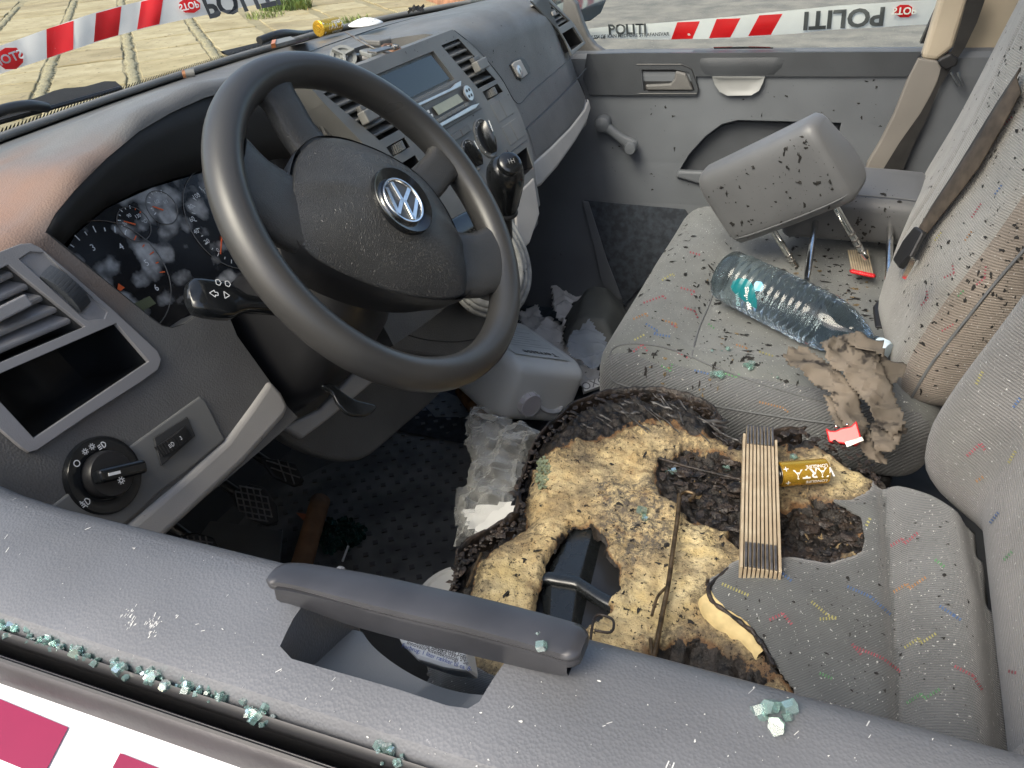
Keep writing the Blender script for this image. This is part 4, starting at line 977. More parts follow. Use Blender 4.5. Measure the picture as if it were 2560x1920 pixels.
# pale scoop under it
o_ = pd([(676, 372), (934, 372), (925, 400), (905, 440), (868, 462), (750, 464), (712, 445), (688, 410)], .001); cc = sum(o_, Vector())/8
rows = [[p+PN*.006 for p in o_], [p+PN*.017 for p in o_], [cc+(p-cc)*.93+PN*.016 for p in o_], [cc+(p-cc)*.75+PN*.011 for p in o_], [cc+(p-cc)*.4+PN*.0095 for p in o_]]
V, F = grid(rows, False, True); F += [tuple(range(32, 40))]; mesh('grip_scoop', V, F, mat('scoop_plastic', (.24, .245, .24), .55, var=.06, vscale=10), pdn, sm=60)
# window crank
cr = thing('window_crank', PD.at(*c3([(130, 615)])[0], .02), 'grey window crank handle on the passenger door panel', 'crank')
p0, p1 = pd([(130, 615), (275, 722)], .024)
V, F = lathe(p0-PN*.02, PN, [(.019, 0), (.019, .018), (.017, .026), (.012, .029), (.0001, .030)], 28, cap=False); mesh('hub', V, F, MT['door_panel'], cr, sm=40)
d = (p1-p0); rows = []
s_ = PN.cross(d).normalized()
for t, wv in ((.02, .014), (.25, .0125), (.5, .011), (.75, .013), (.95, .0185), (1.06, .018), (1.13, .011)):
    c = p0+d*t; rows.append([c-s_*wv-PN*.004, c-s_*wv*.9+PN*.004, c-s_*wv*.5+PN*.0075, c+s_*wv*.5+PN*.0075, c+s_*wv*.9+PN*.004, c+s_*wv-PN*.004, c+s_*wv*.7-PN*.007, c-s_*wv*.7-PN*.007])
V, F = grid(rows, False, True); F += [tuple(range(8)), tuple(range(48, 56))[::-1]]; fixn(mesh('arm', V, F, MT['door_panel'], cr, subs=1, sm=180))
V, F = lathe(p1+PN*.004, PN, [(.013, 0), (.0145, .006), (.015, .016), (.012, .022), (.0001, .023)], 24, cap=False); mesh('knob', V, F, MT['door_panel'], cr, sm=50)
# lower dark carpet pocket
LWP = [PD.at(u, v, .034) for u, v in ((1262, 432), (1480, 452), (1500, 480), (1345, 665), (1328, 660), (1300, 540))]
V, F = prism(LWP, PN, .003); fixn(mesh('lower_carpet', V, F, MT['carpet'], pdn))
V, F = prism([PD.at(u, v, .036) for u, v in ((1258, 432), (1272, 434), (1312, 560), (1345, 645), (1330, 650), (1300, 610), (1285, 540))], PN, .006); mesh('pocket_rib', V, F, MT['door_panel'], pdn, bevel=.003, seg=2)
# glass above, frame towards mirror corner and rear
MT['side_glass'] = glassmat('side_glass', (.92, .95, .93), .05)
V, F = grid([[Vector((pdx(y)+.062-.22*(z-1.24)*.35, y, z)) for y in (.5, .2, -.1, -.4, -.66)] for z in (1.225, 1.45, 1.7, 1.95)]); mesh('window_pane', V, F, MT['side_glass'], pdn, sm=180)
sail = [PD.at(u, v, -.02) for u, v in c3([(-60, -60), (0, 20), (30, 110), (60, 180), (95, 225), (150, 262), (60, 300), (-80, 200)])]
V, F = prism(sail, PN, .03, -.03); fixn(mesh('mirror_corner_trim', V, F, MT['dash'], pdn, bevel=.006, seg=3))
V, F = prism(pd([(1815, -40), (1832, -40), (1722, 215), (1700, 215)], -.04), PN, .02, -.02); mesh('window_frame', V, F, MT['black'], pdn)
V, F = prism(pd([(680, 232), (830, 228), (975, 232), (970, 240), (685, 242)], -.045), PN, .006); mesh('glass_edge', V, F, MT['black_gloss'], pdn)
# ================================================================== passenger mirror outside
mr = thing('door_mirror', (1.5, .32, 1.3), 'dark framed passenger door mirror beyond the side window', 'mirror')
MP = Plane((1.48, .3, 1.3), Vector((-.75, -.65, 0)))
o_ = [MP.at(u, v) for u, v in c3([(-140, -120), (150, -140), (172, -60), (166, 10), (140, 70), (90, 108), (10, 122), (-140, 118)])]
V, F = prism(o_, MP.n, .03, -.045); fixn(mesh('housing', V, F, MT['black'], mr, bevel=.012, seg=3)); cc = sum(o_, Vector())/8
V, F = prism([cc+(p-cc)*.90 for p in o_], MP.n, .003, -.016); mesh('mirror_glass', V, F, mat('mirror_glass', (.6, .65, .65), .05, metal=1), mr)
V, F = box_vf((1.38, .34, 1.25), Vector((.09, .01, 0)), Vector((0, .02, 0)), Vector((0, 0, .015))); mesh('arm', V, F, MT['black'], mr, bevel=.006)
# ================================================================== B-pillar and belts (passenger side)
MT['beige'] = mat('beige_trim', (.42, .36, .27), .65, bump=('grain', 700, .2, .0004), var=.08, vscale=6, dirt=.73, dirtcol=(.05, .04, .03), dscale=40)
MT['beige2'] = mat('grey_beige_trim', (.20, .185, .165), .65, bump=('grain', 700, .2, .0004), var=.1, vscale=6, dirt=.70, dirtcol=(.05, .04, .03), dscale=40)
bp = thing('door_pillar', (1.2, -.6, .6), 'beige and grey pillar trim with seat belt behind the passenger door', 'pillar')
V, F = prism(pd([(1810, -80), (1960, -80), (1925, 30), (1862, 235), (1780, 300), (1700, 288), (1722, 215)], .004), PN, .03, -.02); fixn(mesh('upper_trim', V, F, MT['beige'], bp, bevel=.010, seg=3))
V, F = prism(pd([(1690, 282), (1700, 286), (1785, 300), (1812, 345), (1740, 500), (1640, 690), (1545, 850), (1500, 960), (1400, 940), (1440, 800), (1500, 700), (1570, 560), (1640, 380)], .012), PN, .035, -.03); fixn(mesh('lower_trim', V, F, MT['beige2'], bp, bevel=.012, seg=4))
V, F = prism(pd([(1960, -80), (2330, -80), (2150, 200), (1985, 300), (1885, 292), (1862, 235)], -.02), PN, .012, -.02); fixn(mesh('rear_trim', V, F, MT['beige'], bp, bevel=.006))
V, F = prism(pd([(1812, 345), (1885, 294), (1990, 300), (1900, 420), (1760, 620), (1620, 900), (1500, 960)], -.03), PN, .02, -.02); fixn(mesh('rear_lower_trim', V, F, MT['beige2'], bp, bevel=.004))
MT['web'] = mat('belt_webbing', (.018, .017, .016), .75, bump=('noise', 700, .5, .0006), var=.2, vscale=40)
sb = thing('seat_belt', (1.17, -.62, 1.2), 'dark seat belt hanging down the passenger pillar', 'seat belt', 'seat belts')
rows = []
for (a, b) in (((1945, -60), (2040, -60)), ((1900, 110), (1980, 110)), ((1862, 235), (1920, 235)), ((1800, 340), (1850, 340)), ((1780, 420), (1790, 440)), ((1700, 560), (1735, 580)), ((1600, 700), (1660, 730)), ((1520, 830), (1610, 850)), ((1460, 960), (1560, 980))):
    q = pd([a, b], .022); rows.append(q)
V, F = grid(rows); mesh('webbing', V, F, MT['web'], sb, solid=.0015)
V, F = prism(pd([(1782, 300), (1800, 285), (1850, 262), (1890, 285), (1880, 320), (1830, 345), (1800, 330)], .03), PN, .012, -.006); fixn(mesh('guide_loop', V, F, MT['black'], sb, bevel=.004, seg=3))
for x in (0, 34):
    V, F = tube(pd([(1848+x, 355), (1890+x*.7, 425)], .03), .003, 8); mesh('anchor_pin', V, F, MT['chrome'], sb, sm=60)
# ================================================================== seats
def fabric(name, col, axis, period, strength=.6, speck=True, soot=.66):
    m = mat(name, col, .92, var=.10, vscale=14, sheen=.25, spec=.2); nt = m.node_tree; N = nt.nodes; L = nt.links; b = N['Principled BSDF']
    tc = N.new('ShaderNodeTexCoord'); wv = N.new('ShaderNodeTexWave'); wv.wave_type = 'BANDS'; wv.bands_direction = axis; wv.inputs['Scale'].default_value = .314/period
    wv.inputs['Distortion'].default_value = .25; wv.inputs['Detail'].default_value = 1; L.new(tc.outputs['Object'], wv.inputs['Vector'])
    n1 = N.new('ShaderNodeTexNoise'); n1.inputs['Scale'].default_value = 900; n1.inputs['Detail'].default_value = 2; L.new(tc.outputs['Object'], n1.inputs['Vector'])
    ad = N.new('ShaderNodeMath'); ad.operation = 'MULTIPLY_ADD'; ad.inputs[1].default_value = .7; L.new(n1.outputs[0], ad.inputs[0]); L.new(wv.outputs[1], ad.inputs[2])
    bp = N.new('ShaderNodeBump'); bp.inputs['Strength'].default_value = strength; bp.inputs['Distance'].default_value = .0011; L.new(ad.outputs[0], bp.inputs['Height']); L.new(bp.outputs[0], b.inputs['Normal'])
    src = b.inputs['Base Color'].links[0].from_socket
    mx = N.new('ShaderNodeMix'); mx.data_type = 'RGBA'; mx.blend_type = 'MULTIPLY'; mx.inputs[0].default_value = .75; L.new(src, mx.inputs[6])
    rp = N.new('ShaderNodeMapRange'); rp.inputs[3].default_value = .76; rp.inputs[4].default_value = 1.10; L.new(wv.outputs[1], rp.inputs[0])
    cb = N.new('ShaderNodeCombineColor'); [L.new(rp.outputs[0], cb.inputs[i]) for i in range(3)]; L.new(cb.outputs[0], mx.inputs[7]); out = mx.outputs[2]
    if speck:   # fire-extinguisher dust and soot
        t = N.new('ShaderNodeTexNoise'); t.inputs['Scale'].default_value = 300; t.inputs['Detail'].default_value = 3; L.new(tc.outputs['Object'], t.inputs['Vector'])
        r = N.new('ShaderNodeMapRange'); r.inputs[1].default_value = .67; r.inputs[2].default_value = .72; L.new(t.outputs[0], r.inputs[0])
        m2 = N.new('ShaderNodeMix'); m2.data_type = 'RGBA'; L.new(r.outputs[0], m2.inputs[0]); L.new(out, m2.inputs[6]); m2.inputs[7].default_value = (.5, .5, .48, 1); out = m2.outputs[2]
        t3 = N.new('ShaderNodeTexNoise'); t3.inputs['Scale'].default_value = 240; t3.inputs['Detail'].default_value = 4; t3.inputs['Roughness'].default_value = .75; L.new(tc.outputs['Object'], t3.inputs['Vector'])
        r3 = N.new('ShaderNodeMapRange'); r3.inputs[1].default_value = soot; r3.inputs[2].default_value = soot+.03; L.new(t3.outputs[0], r3.inputs[0])
        m3 = N.new('ShaderNodeMix'); m3.data_type = 'RGBA'; L.new(r3.outputs[0], m3.inputs[0]); L.new(out, m3.inputs[6]); m3.inputs[7].default_value = (.03, .026, .022, 1); out = m3.outputs[2]
    L.new(out, b.inputs['Base Color']); return m
MT['fab_cushion'] = fabric('grey_seat_cloth', (.108, .113, .113), 'DIAGONAL', .0017, .35)
MT['fab_rib'] = fabric('ribbed_seat_cloth', (.128, .133, .134), 'X', .0029, .6)
MT['fab_back'] = fabric('ribbed_back_cloth', (.175, .172, .165), 'Z', .0032, .7)
MT['fab_bench'] = fabric('bench_cloth', (.150, .158, .154), 'DIAGONAL', .0018, .3, soot=.66)
MT['fab_bench_back'] = fabric('bench_back_cloth', (.27, .262, .238), 'Z', .0030, .5, soot=.645)
MT['fab_side'] = fabric('bench_side_cloth', (.135, .14, .145), 'DIAGONAL', .0034, .8)
MT['fab_side2'] = fabric('brown_ribbed_side', (.22, .19, .16), 'Z', .0036, .7, soot=.66); MT['back_shell'] = mat('taupe_shell', (.20, .17, .15), .6, var=.08, vscale=8)
MT['vinyl'] = mat('grey_vinyl', (.115, .118, .122), .45, bump=('grain', 1200, .2, .0002), var=.07, vscale=8, sheen=.1)
ZC = {k: mat('weave_'+k, c, .9, bump=('noise', 900, .5, .0006), var=.2, vscale=300) for k, c in dict(red=(.27, .075, .09), yellow=(.29, .27, .11), blue=(.07, .12, .24), green=(.09, .21, .10), orange=(.30, .165, .08)).items()}
def bvh(o):
    dg = bpy.context.evaluated_depsgraph_get(); dg.update(); e = o.evaluated_get(dg); me = e.to_mesh()
    t = BVHTree.FromPolygons([o.matrix_world @ v.co for v in me.vertices], [tuple(p.vertices) for p in me.polygons]); e.to_mesh_clear(); return t
def hit(t, u, v):
    h = t.ray_cast(CAM, ray(u, v).normalized())
    if h[0] is None: return None
    n = h[1] if h[1] @ ray(u, v) < 0 else -h[1]
    return h[0], n
def motif(t, parent, pts, colr, wpx=7.0):
    wpx *= .85
    """woven zigzag stripe that follows the cloth"""
    V = []; F = []
    for (a, b) in zip(pts, pts[1:]):
        L = math.hypot(b[0]-a[0], b[1]-a[1]); n = max(4, int(L/3.2)); row = []
        nx, ny = -(b[1]-a[1])/L, (b[0]-a[0])/L
        for i in range(n+1):
            k = i/n; u = lerp(a[0], b[0], k); v = lerp(a[1], b[1], k); pr = []
            for s in (-1, 1):
                h = hit(t, u+nx*s*wpx/2, v+ny*s*wpx/2)
                if h is None: pr = None; break
                pr.append(h[0]+h[1]*.0007)
            if pr is None: row = []; break
            row.append(pr)
        for i in range(len(row)-1):
            if i % 2 or (row[i][0]-row[i+1][0]).length > .03: continue
            o = len(V); V += [row[i][0], row[i+1][0], row[i+1][1], row[i][1]]; F.append((o, o+1, o+2, o+3))
    if F: mesh('woven_motif', V, F, ZC[colr], parent)
def rbox(x0, x1, y0, y1, z0, z1, r, n=(24, 24, 10), fn=None):
    pts = {}; V = []; F = []
    def idx(p):
        k = (round(p[0], 5), round(p[1], 5), round(p[2], 5))
        if k not in pts:
            pts[k] = len(V); q = Vector(p); c = Vector((min(max(q.x, x0+r), x1-r), min(max(q.y, y0+r), y1-r), min(max(q.z, z0+r), z1-r))); d = q-c
            q2 = c + d.normalized()*r if d.length > 1e-9 else q
            V.append(fn(q2) if fn else q2)
        return pts[k]
    def sp(a, b, m):   # denser towards the rounded ends
        out = [a, a+r*.33, a+r*.66, a+r] + [lerp(a+r, b-r, i/m) for i in range(1, m)] + [b-r, b-r*.66, b-r*.33, b]; return out
    X, Y, Z = sp(x0, x1, n[0]), sp(y0, y1, n[1]), sp(z0, z1, n[2])
    for A, B, mk in ((X, Y, lambda a, b: (a, b, z0)), (X, Y, lambda a, b: (a, b, z1)), (X, Z, lambda a, b: (a, y0, b)), (X, Z, lambda a, b: (a, y1, b)), (Y, Z, lambda a, b: (x0, a, b)), (Y, Z, lambda a, b: (x1, a, b))):
        for i in range(len(A)-1):
            for j in range(len(B)-1):
                F.append((idx(mk(A[i], B[j])), idx(mk(A[i+1], B[j])), idx(mk(A[i+1], B[j+1])), idx(mk(A[i], B[j+1]))))
    return V, F
def bump2(x, c, w_): return math.exp(-((x-c)/w_)**2)
# ---------------------------------------------------------------- passenger bench
bn = thing('passenger_bench', (.76, -.35, .55), 'grey double passenger bench with coloured zigzag cloth covered in soot', 'bench seat')
def bfn(p):
    q = p.copy()
    if q.z > .84:
        k = smooth((q.z-.84)/.09)
        q.z += k*(.012*math.exp(-((q.y+.165)/.07)**2) - .016*smooth((-.215-q.y)/.05)*smooth((q.x-.44)/.06)*smooth((1.07-q.x)/.05) - .010*bump2(q.y, -.243, .012)*smooth((q.x-.46)/.03) + .004*ns(q, 5, 3))
        q.z -= .014*smooth((.47-q.x)/.05)*k*smooth((-.15-q.y)/.1)
    q.x += .008*math.sin((q.z-.76)*14)*smooth((.5-q.x)/.08)*-1
    return q
V, F = rbox(.402, 1.118, -.625, -.100, .765, .938, .055, (26, 24, 4), bfn)
bc = fixn(mesh('cushion', V, F, MT['fab_bench'], bn, sm=180))
# ribbed near side panel: faces of the near end get the other cloth
bc.data.materials.append(MT['fab_side'])
for p in bc.data.polygons:
    if p.normal.x < -.62: p.material_index = 1
tb_ = bvh(bc)
def seam(t, parent, pts, r, m, name='seam', n=6):
    P = []
    for u, v in [(p.x, p.y) for p in smoothpath([Vector((a, b, 0)) for a, b in pts], n)]:
        h = hit(t, u, v)
        if h: P.append(h[0]+h[1]*r*.3)
    if len(P) > 2: V, F = tube(P, r, 6); mesh(name, V, F, m, parent, sm=60)
MT['piping'] = mat('grey_piping', (.12, .125, .13), .8)
seam(tb_, bn, [(1322, 790), (1318, 768), (1330, 750), (1370, 742), (1430, 750), (1490, 770), (1560, 800), (1640, 828), (1720, 852), (1800, 872)], .0016, MT['piping'])
seam(tb_, bn, [(1318, 812), (1335, 828), (1420, 850), (1520, 872), (1640, 893), (1760, 910), (1900, 925)], .0018, MT['piping'])
seam(tb_, bn, [(1545, 600), (1535, 650), (1510, 710), (1492, 775)], .0014, MT['piping'])
# plastic-free lower base and legs
V, F = box_vf((.76, -.36, .70), Vector((.33, 0, 0)), Vector((0, .22, 0)), Vector((0, 0, .07))); mesh('base_frame', V, F, MT['black'], bn, bevel=.01)
for x in (.48, 1.04):
    V, F = box_vf((x, -.36, .59), Vector((.02, 0, 0)), Vector((0, .18, 0)), Vector((0, 0, .045))); mesh('leg', V, F, MT['black'], bn, bevel=.006)
for col_, pts in (('red', [(1390, 655), (1432, 640), (1440, 648)]), ('yellow', [(1430, 606), (1452, 592), (1458, 598)]), ('red', [(1470, 622), (1500, 630), (1490, 640)]), ('blue', [(1395, 700), (1420, 715), (1412, 722), (1450, 728)]), ('orange', [(1368, 690), (1395, 678), (1400, 686)]), ('orange', [(1430, 692), (1460, 700), (1462, 712)]), ('red', [(1478, 665), (1500, 672), (1508, 690)]), ('yellow', [(1370, 735), (1395, 722)]), ('red', [(1368, 760), (1388, 744), (1400, 762)]), ('green', [(1428, 790), (1448, 802), (1452, 786)]), ('red', [(1460, 758), (1488, 775)]), ('green', [(1560, 805), (1590, 815), (1600, 806)]), ('orange', [(1640, 868), (1690, 880), (1705, 892)]), ('yellow', [(1640, 760), (1670, 770)]), ('red', [(1450, 700), (1462, 708)]), ('green', [(1530, 700), (1545, 712)]), ('orange', [(1590, 745), (1612, 752), (1618, 764)]), ('blue', [(1500, 800), (1530, 808)]), ('blue', [(1430, 540), (1450, 546)]), ('red', [(1490, 545), (1515, 552)])):
    motif(tb_, bn, pts, col_, 5)
# backrest, leaning
def kfn(p):
    q = p.copy(); lean = .22+.06*smooth((.7-q.x)/.3); q.y -= lean*(q.z-.95)
    if q.y > -.70-.25*(q.z-.95): q.y += .014*math.cos((q.x-.75)*math.pi/.36) + .006*ns(q, 4, 8); q.y += .018*bump2(q.z, 1.03, .12)
    return q
V, F = rbox(.735, 1.105, -.74, -.560, .90, 1.62, .055, (16, 6, 26), kfn); bb2k = fixn(mesh('backrest', V, F, MT['fab_bench_back'], bn, sm=180))
V, F = rbox(.405, .725, -.74, -.545, .90, 1.62, .060, (16, 6, 26), kfn); bb = fixn(mesh('backrest', V, F, MT['fab_bench_back'], bn, sm=180))
bb.data.materials.append(MT['fab_side2']); 
for p in bb.data.polygons:
    if p.normal.x < -.55: p.material_index = 1
V, F = rbox(.396, .46, -.80, -.66, .86, 1.60, .02, (3, 4, 16), kfn); fixn(mesh('back_shell', V, F, MT['back_shell'], bn, sm=180))
tk_ = bvh(bb)
for s in ([(1958, 880), (2010, 790), (2080, 700), (2160, 600), (2230, 520)],):
    seam(tk_, bn, s, .0022, MT['piping'])
for col_, pts in (('red', [(2100, 470), (2120, 440)]), ('blue', [(2060, 395), (2080, 380)]), ('red', [(2040, 600), (2062, 590), (2058, 570)]), ('orange', [(2085, 520), (2100, 500)]), ('red', [(2110, 615), (2128, 600), (2130, 575)]), ('yellow', [(2020, 520), (2036, 500)]), ('blue', [(2150, 420), (2165, 400)]), ('red', [(1990, 660), (2005, 645), (2002, 625)]), ('red', [(2035, 715), (2060, 700)]), ('yellow', [(2120, 300), (2140, 285)]), ('red', [(2170, 270), (2190, 250)]), ('green', [(2070, 640), (2085, 625)]), ('red', [(2005, 360), (2020, 340)]), ('orange', [(2050, 300), (2066, 280)])):
    motif(tk_, bn, pts, col_, 5)
# ---------------------------------------------------------------- driver's seat
ds = thing('driver_seat', (0, -.38, .55), 'driver seat with burnt cushion, exposed yellow foam and black char', 'car seat')
SZ = zp(.95)
def sxy(pts): return [(q.x, q.y) for q in (SZ.at(u, v) for u, v in pts)]
BURN_D = [(985, 1260), (990, 1215), (1005, 1182), (1060, 1150), (1095, 1128), (1120, 1108), (1122, 1060), (1140, 1000), (1160, 955), (1200, 915), (1240, 880), (1290, 858), (1340, 848), (1420, 846), (1480, 858), (1530, 878), (1552, 905), (1558, 935), (1575, 955), (1600, 958), (1690, 935), (1740, 930), (1800, 950), (1850, 980), (1888, 1010), (1890, 1040), (1870, 1068), (1840, 1082), (1800, 1080), (1830, 1100), (1862, 1120), (1872, 1165), (1862, 1195), (1820, 1210), (1780, 1226), (1740, 1222), (1690, 1212), (1650, 1222), (1600, 1222), (1565, 1240), (1535, 1262), (1526, 1290), (1560, 1325), (1600, 1352), (1640, 1395), (1665, 1440), (1720, 1500), (1720, 1560), (1200, 1480), (1060, 1460), (960, 1400)]
SEAT_D = [(985, 1262), (990, 1215), (1005, 1182), (1060, 1150), (1095, 1128), (1120, 1108), (1122, 1060), (1140, 1000), (1160, 955), (1200, 915), (1240, 880), (1290, 858), (1340, 848), (1420, 846), (1480, 858), (1530, 878), (1552, 905), (1560, 930), (1600, 945), (1700, 932), (1760, 930), (1830, 966), (1890, 1000), (1960, 1034), (2040, 1080), (2110, 1120), (2150, 1300), (2180, 1560), (2200, 1760), (1500, 1760), (900, 1500), (940, 1340)]
BURN, SEAT = sxy(BURN_D), sxy(SEAT_D)
HOLE = sxy([(1236, 1122), (1275, 1116), (1292, 1150), (1312, 1165), (1306, 1190), (1338, 1215), (1336, 1262), (1308, 1290), (1322, 1302), (1290, 1330), (1258, 1345), (1180, 1340), (1156, 1316), (1166, 1262), (1184, 1204), (1206, 1160)])
CH = [(sxy([(1425, 985), (1480, 958), (1560, 972), (1605, 985), (1610, 1200), (1572, 1140), (1480, 1105), (1440, 1060)]), .030), (sxy([(1680, 1090), (1760, 1078), (1850, 1108), (1858, 1175), (1790, 1222), (1680, 1214)]), .028),
      (sxy([(1180, 945), (1240, 876), (1330, 845), (1480, 854), (1556, 905), (1556, 945), (1490, 935), (1425, 902), (1330, 935), (1255, 968), (1195, 975)]), .018), (sxy([(1420, 1395), (1500, 1372), (1600, 1405), (1700, 1480), (1400, 1450)]), .05), (sxy([(1690, 940), (1740, 930), (1800, 950), (1700, 975)]), .02), (sxy([(975, 1290), (985, 1200), (1060, 1148), (1120, 1105), (1130, 1120), (1040, 1190), (1010, 1260)]), .016)]
PALE = [sxy([(1440, 1130), (1540, 1110), (1565, 1200), (1530, 1290), (1430, 1370), (1400, 1300)]), sxy([(1000, 1290), (1020, 1210), (1160, 1180), (1150, 1310)]), sxy([(1330, 1240), (1420, 1230), (1400, 1330), (1300, 1330)]), sxy([(1800, 1000), (1885, 1010), (1880, 1060), (1800, 1060)])]
GREY = sxy([(1270, 1030), (1440, 1020), (1470, 1190), (1340, 1230), (1290, 1140)])
def edge_roll(x, y):
    d = -sdist(x, y, SEAT); return d
STEP = .0028
def cells(xr, yr, step):
    return [lerp(xr[0], xr[1], i/int((xr[1]-xr[0])/step)) for i in range(int((xr[1]-xr[0])/step)+1)], [lerp(yr[0], yr[1], i/int((yr[1]-yr[0])/step)) for i in range(int((yr[1]-yr[0])/step)+1)]
XS, YC = cells((-.34, .285), (-.60, -.075), STEP)
info = {}
V = []; CHR = []; PAL = []; idx = {}; F = []
for i, x in enumerate(XS):
    for j, y in enumerate(YC):
        wob = .006*ns((x, y), 28, 2)+.003*ns((x, y), 80, 5)
        dS = -sdist(x, y, SEAT)
        if dS < -.004: continue
        dB = -sdist(x, y, BURN) + wob
        if dB < -.016: continue
        dH = sdist(x, y, HOLE) + wob*.7
        if dH < -.0030: continue
        x0_, y0_ = x, y
        if dH < 0:
            gx, gy = sdist(x+.001, y, HOLE)-sdist(x-.001, y, HOLE), sdist(x, y+.001, HOLE)-sdist(x, y-.001, HOLE); gl_ = math.hypot(gx, gy) or 1; x, y = x-gx/gl_*dH, y-gy/gl_*dH; dH = 0
        char = 0; sink = 0; soot = 0
        for P, sg in CH:
            d = -sdist(x, y, P)+wob*2.2; k = smooth((d+.008)/.016); soot = max(soot, smooth((d+.045)/.05)); char = max(char, k); sink = max(sink, k*.014 if sg > .021 else 0)
        char = max(char, .95*smooth((.006-dB+wob*1.8)/.012), .8*smooth((.004-dH+wob)/.006), smooth((.012-dS+wob*1.5)/.008))
        pale = 0
        for P in PALE: pale = max(pale, smooth((-sdist(x, y, P)+.012+wob*2)/.03))
        grey = smooth((-sdist(x, y, GREY)+.012+wob*2)/.03)
        rdg = (1-abs(ns((x+.01*ns((x, y), 12, 8), y), 17, 21))*2.4); z = .9455 + .0075*ns((x, y), 9, 1) + .0014*max(0, rdg)**2 + .0036*ns((x, y), 38, 4) + .0022*ns((x, y), 110, 9) - sink
        z += char*(.009*ns((x, y), 55, 7) + .006*ns((x, y), 140, 3))
        z -= .022*(1-smooth(dS/.03))
        z -= .010*smooth((.004-dH)/.004)
        z += .012*bump2(-sdist(x, y, CH[2][0]), .02, .03)
        soot = max(soot, smooth((.035-dB)/.035)*.9, smooth((.03-dH)/.03)*.5)
        z -= .0024*max(0, ns((x, y), 70, 31)-.18)*3 + .0018*max(0, ns((x, y), 160, 13)-.2)*3
        idx[(i, j)] = len(V); V.append((x, y, z)); CHR.append((char, pale, grey, soot)); x, y = x0_, y0_
for i in range(len(XS)-1):
    for j in range(len(YC)-1):
        q = [(i, j), (i+1, j), (i+1, j+1), (i, j+1)]
        if all(k in idx for k in q): F.append(tuple(idx[k] for k in q))
def foammat():
    m = bpy.data.materials.new('burnt_foam'); m.use_nodes = True; nt = m.node_tree; N = nt.nodes; L = nt.links; b = N['Principled BSDF']
    at_ = N.new('ShaderNodeAttribute'); at_.attribute_name = 'burn'; sep = N.new('ShaderNodeSeparateColor'); L.new(at_.outputs['Color'], sep.inputs[0])
    tc = N.new('ShaderNodeTexCoord')
    def tex(s, d=3, r=.6):
        t = N.new('ShaderNodeTexNoise'); t.inputs['Scale'].default_value = s; t.inputs['Detail'].default_value = d; t.inputs['Roughness'].default_value = r; L.new(tc.outputs['Object'], t.inputs['Vector']); return t.outputs[0]
    def rng(s, a, b_, lo=0, hi=1):
        r = N.new('ShaderNodeMapRange'); r.inputs[1].default_value = a; r.inputs[2].default_value = b_; r.inputs[3].default_value = lo; r.inputs[4].default_value = hi; L.new(s, r.inputs[0]); return r.outputs[0]
    def mx(f, a, b_):
        x = N.new('ShaderNodeMix'); x.data_type = 'RGBA'
        if hasattr(f, 'node'): L.new(f, x.inputs[0])
        else: x.inputs[0].default_value = f
        for s, i in ((a, 6), (b_, 7)):
            if hasattr(s, 'node'): L.new(s, x.inputs[i])
            else: x.inputs[i].default_value = (*s, 1)
        return x.outputs[2]
    def mth(op, a, b_):
        x = N.new('ShaderNodeMath'); x.operation = op
        for s, i in ((a, 0), (b_, 1)):
            if hasattr(s, 'node'): L.new(s, x.inputs[i])
            else: x.inputs[i].default_value = s
        return x.outputs[0]
    base = mx(rng(tex(22), .35, .65), (.41, .30, .145), (.55, .44, .245))
    base = mx(rng(tex(60), .55, .75), base, (.27, .165, .07))
    base = mx(sep.outputs[1], base, mx(rng(tex(40), .35, .65), (.50, .39, .19), (.58, .48, .28)))
    gs = rng(tex(130, 3, .8), .40, .58)
    base = mx(mth('MULTIPLY', sep.outputs[2], gs), base, (.11, .095, .075))
    sv = mth('MULTIPLY', at_.outputs['Alpha'], 1.0)
    s1 = rng(mth('ADD', tex(150, 4, .8), mth('MULTIPLY', sv, .26)), .60, .76); base = mx(mth('MULTIPLY', s1, .70), base, (.045, .038, .030))
    s2 = rng(mth('ADD', tex(24, 4, .7), mth('MULTIPLY', sv, .22)), .56, .84); base = mx(mth('MULTIPLY', s2, .46), base, (.12, .09, .06))
    # brown rim round the char
    br = rng(mth('ADD', sep.outputs[0], rng(tex(45), .3, .7, -.25, .25)), .12, .42)
    base = mx(mth('MULTIPLY', br, .8), base, (.14, .065, .025))
    spk = rng(tex(210, 3, .8), .60, .64); spk2 = rng(tex(60, 5, .8), .61, .635); soot_ = rng(tex(18, 4, .7), .48, .70); base = mx(mth('MULTIPLY', soot_, .8), base, (.10, .08, .06))
    base = mx(mth('MAXIMUM', spk, spk2), base, (.016, .013, .010))
    cm = rng(mth('ADD', sep.outputs[0], rng(tex(75, 3, .7), .3, .7, -.3, .3)), .42, .52)
    col = mx(cm, base, mx(rng(tex(90), .4, .65), (.008, .0075, .007), (.030, .024, .020)))
    L.new(col, b.inputs['Base Color'])
    L.new(rng(cm, 0, 1, .9, .5), b.inputs['Roughness']); b.inputs['Specular IOR Level'].default_value = .4
    h = mth('ADD', tex(160, 4, .7), mth('MULTIPLY', tex(520, 2), .4)); bp = N.new('ShaderNodeBump'); bp.inputs['Strength'].default_value = .75; bp.inputs['Distance'].default_value = .0035; L.new(h, bp.inputs['Height']); L.new(bp.outputs[0], b.inputs['Normal'])
    return m
MT['foam'] = foammat()
fo = mesh('burnt_foam', V, F, MT['foam'], ds, sm=180); fo['label'] = 'scorched yellow foam with black char'
ca = fo.data.color_attributes.new('burn', 'FLOAT_COLOR', 'POINT'); ca.data.foreach_set('color', [c for t in CHR for c in t])
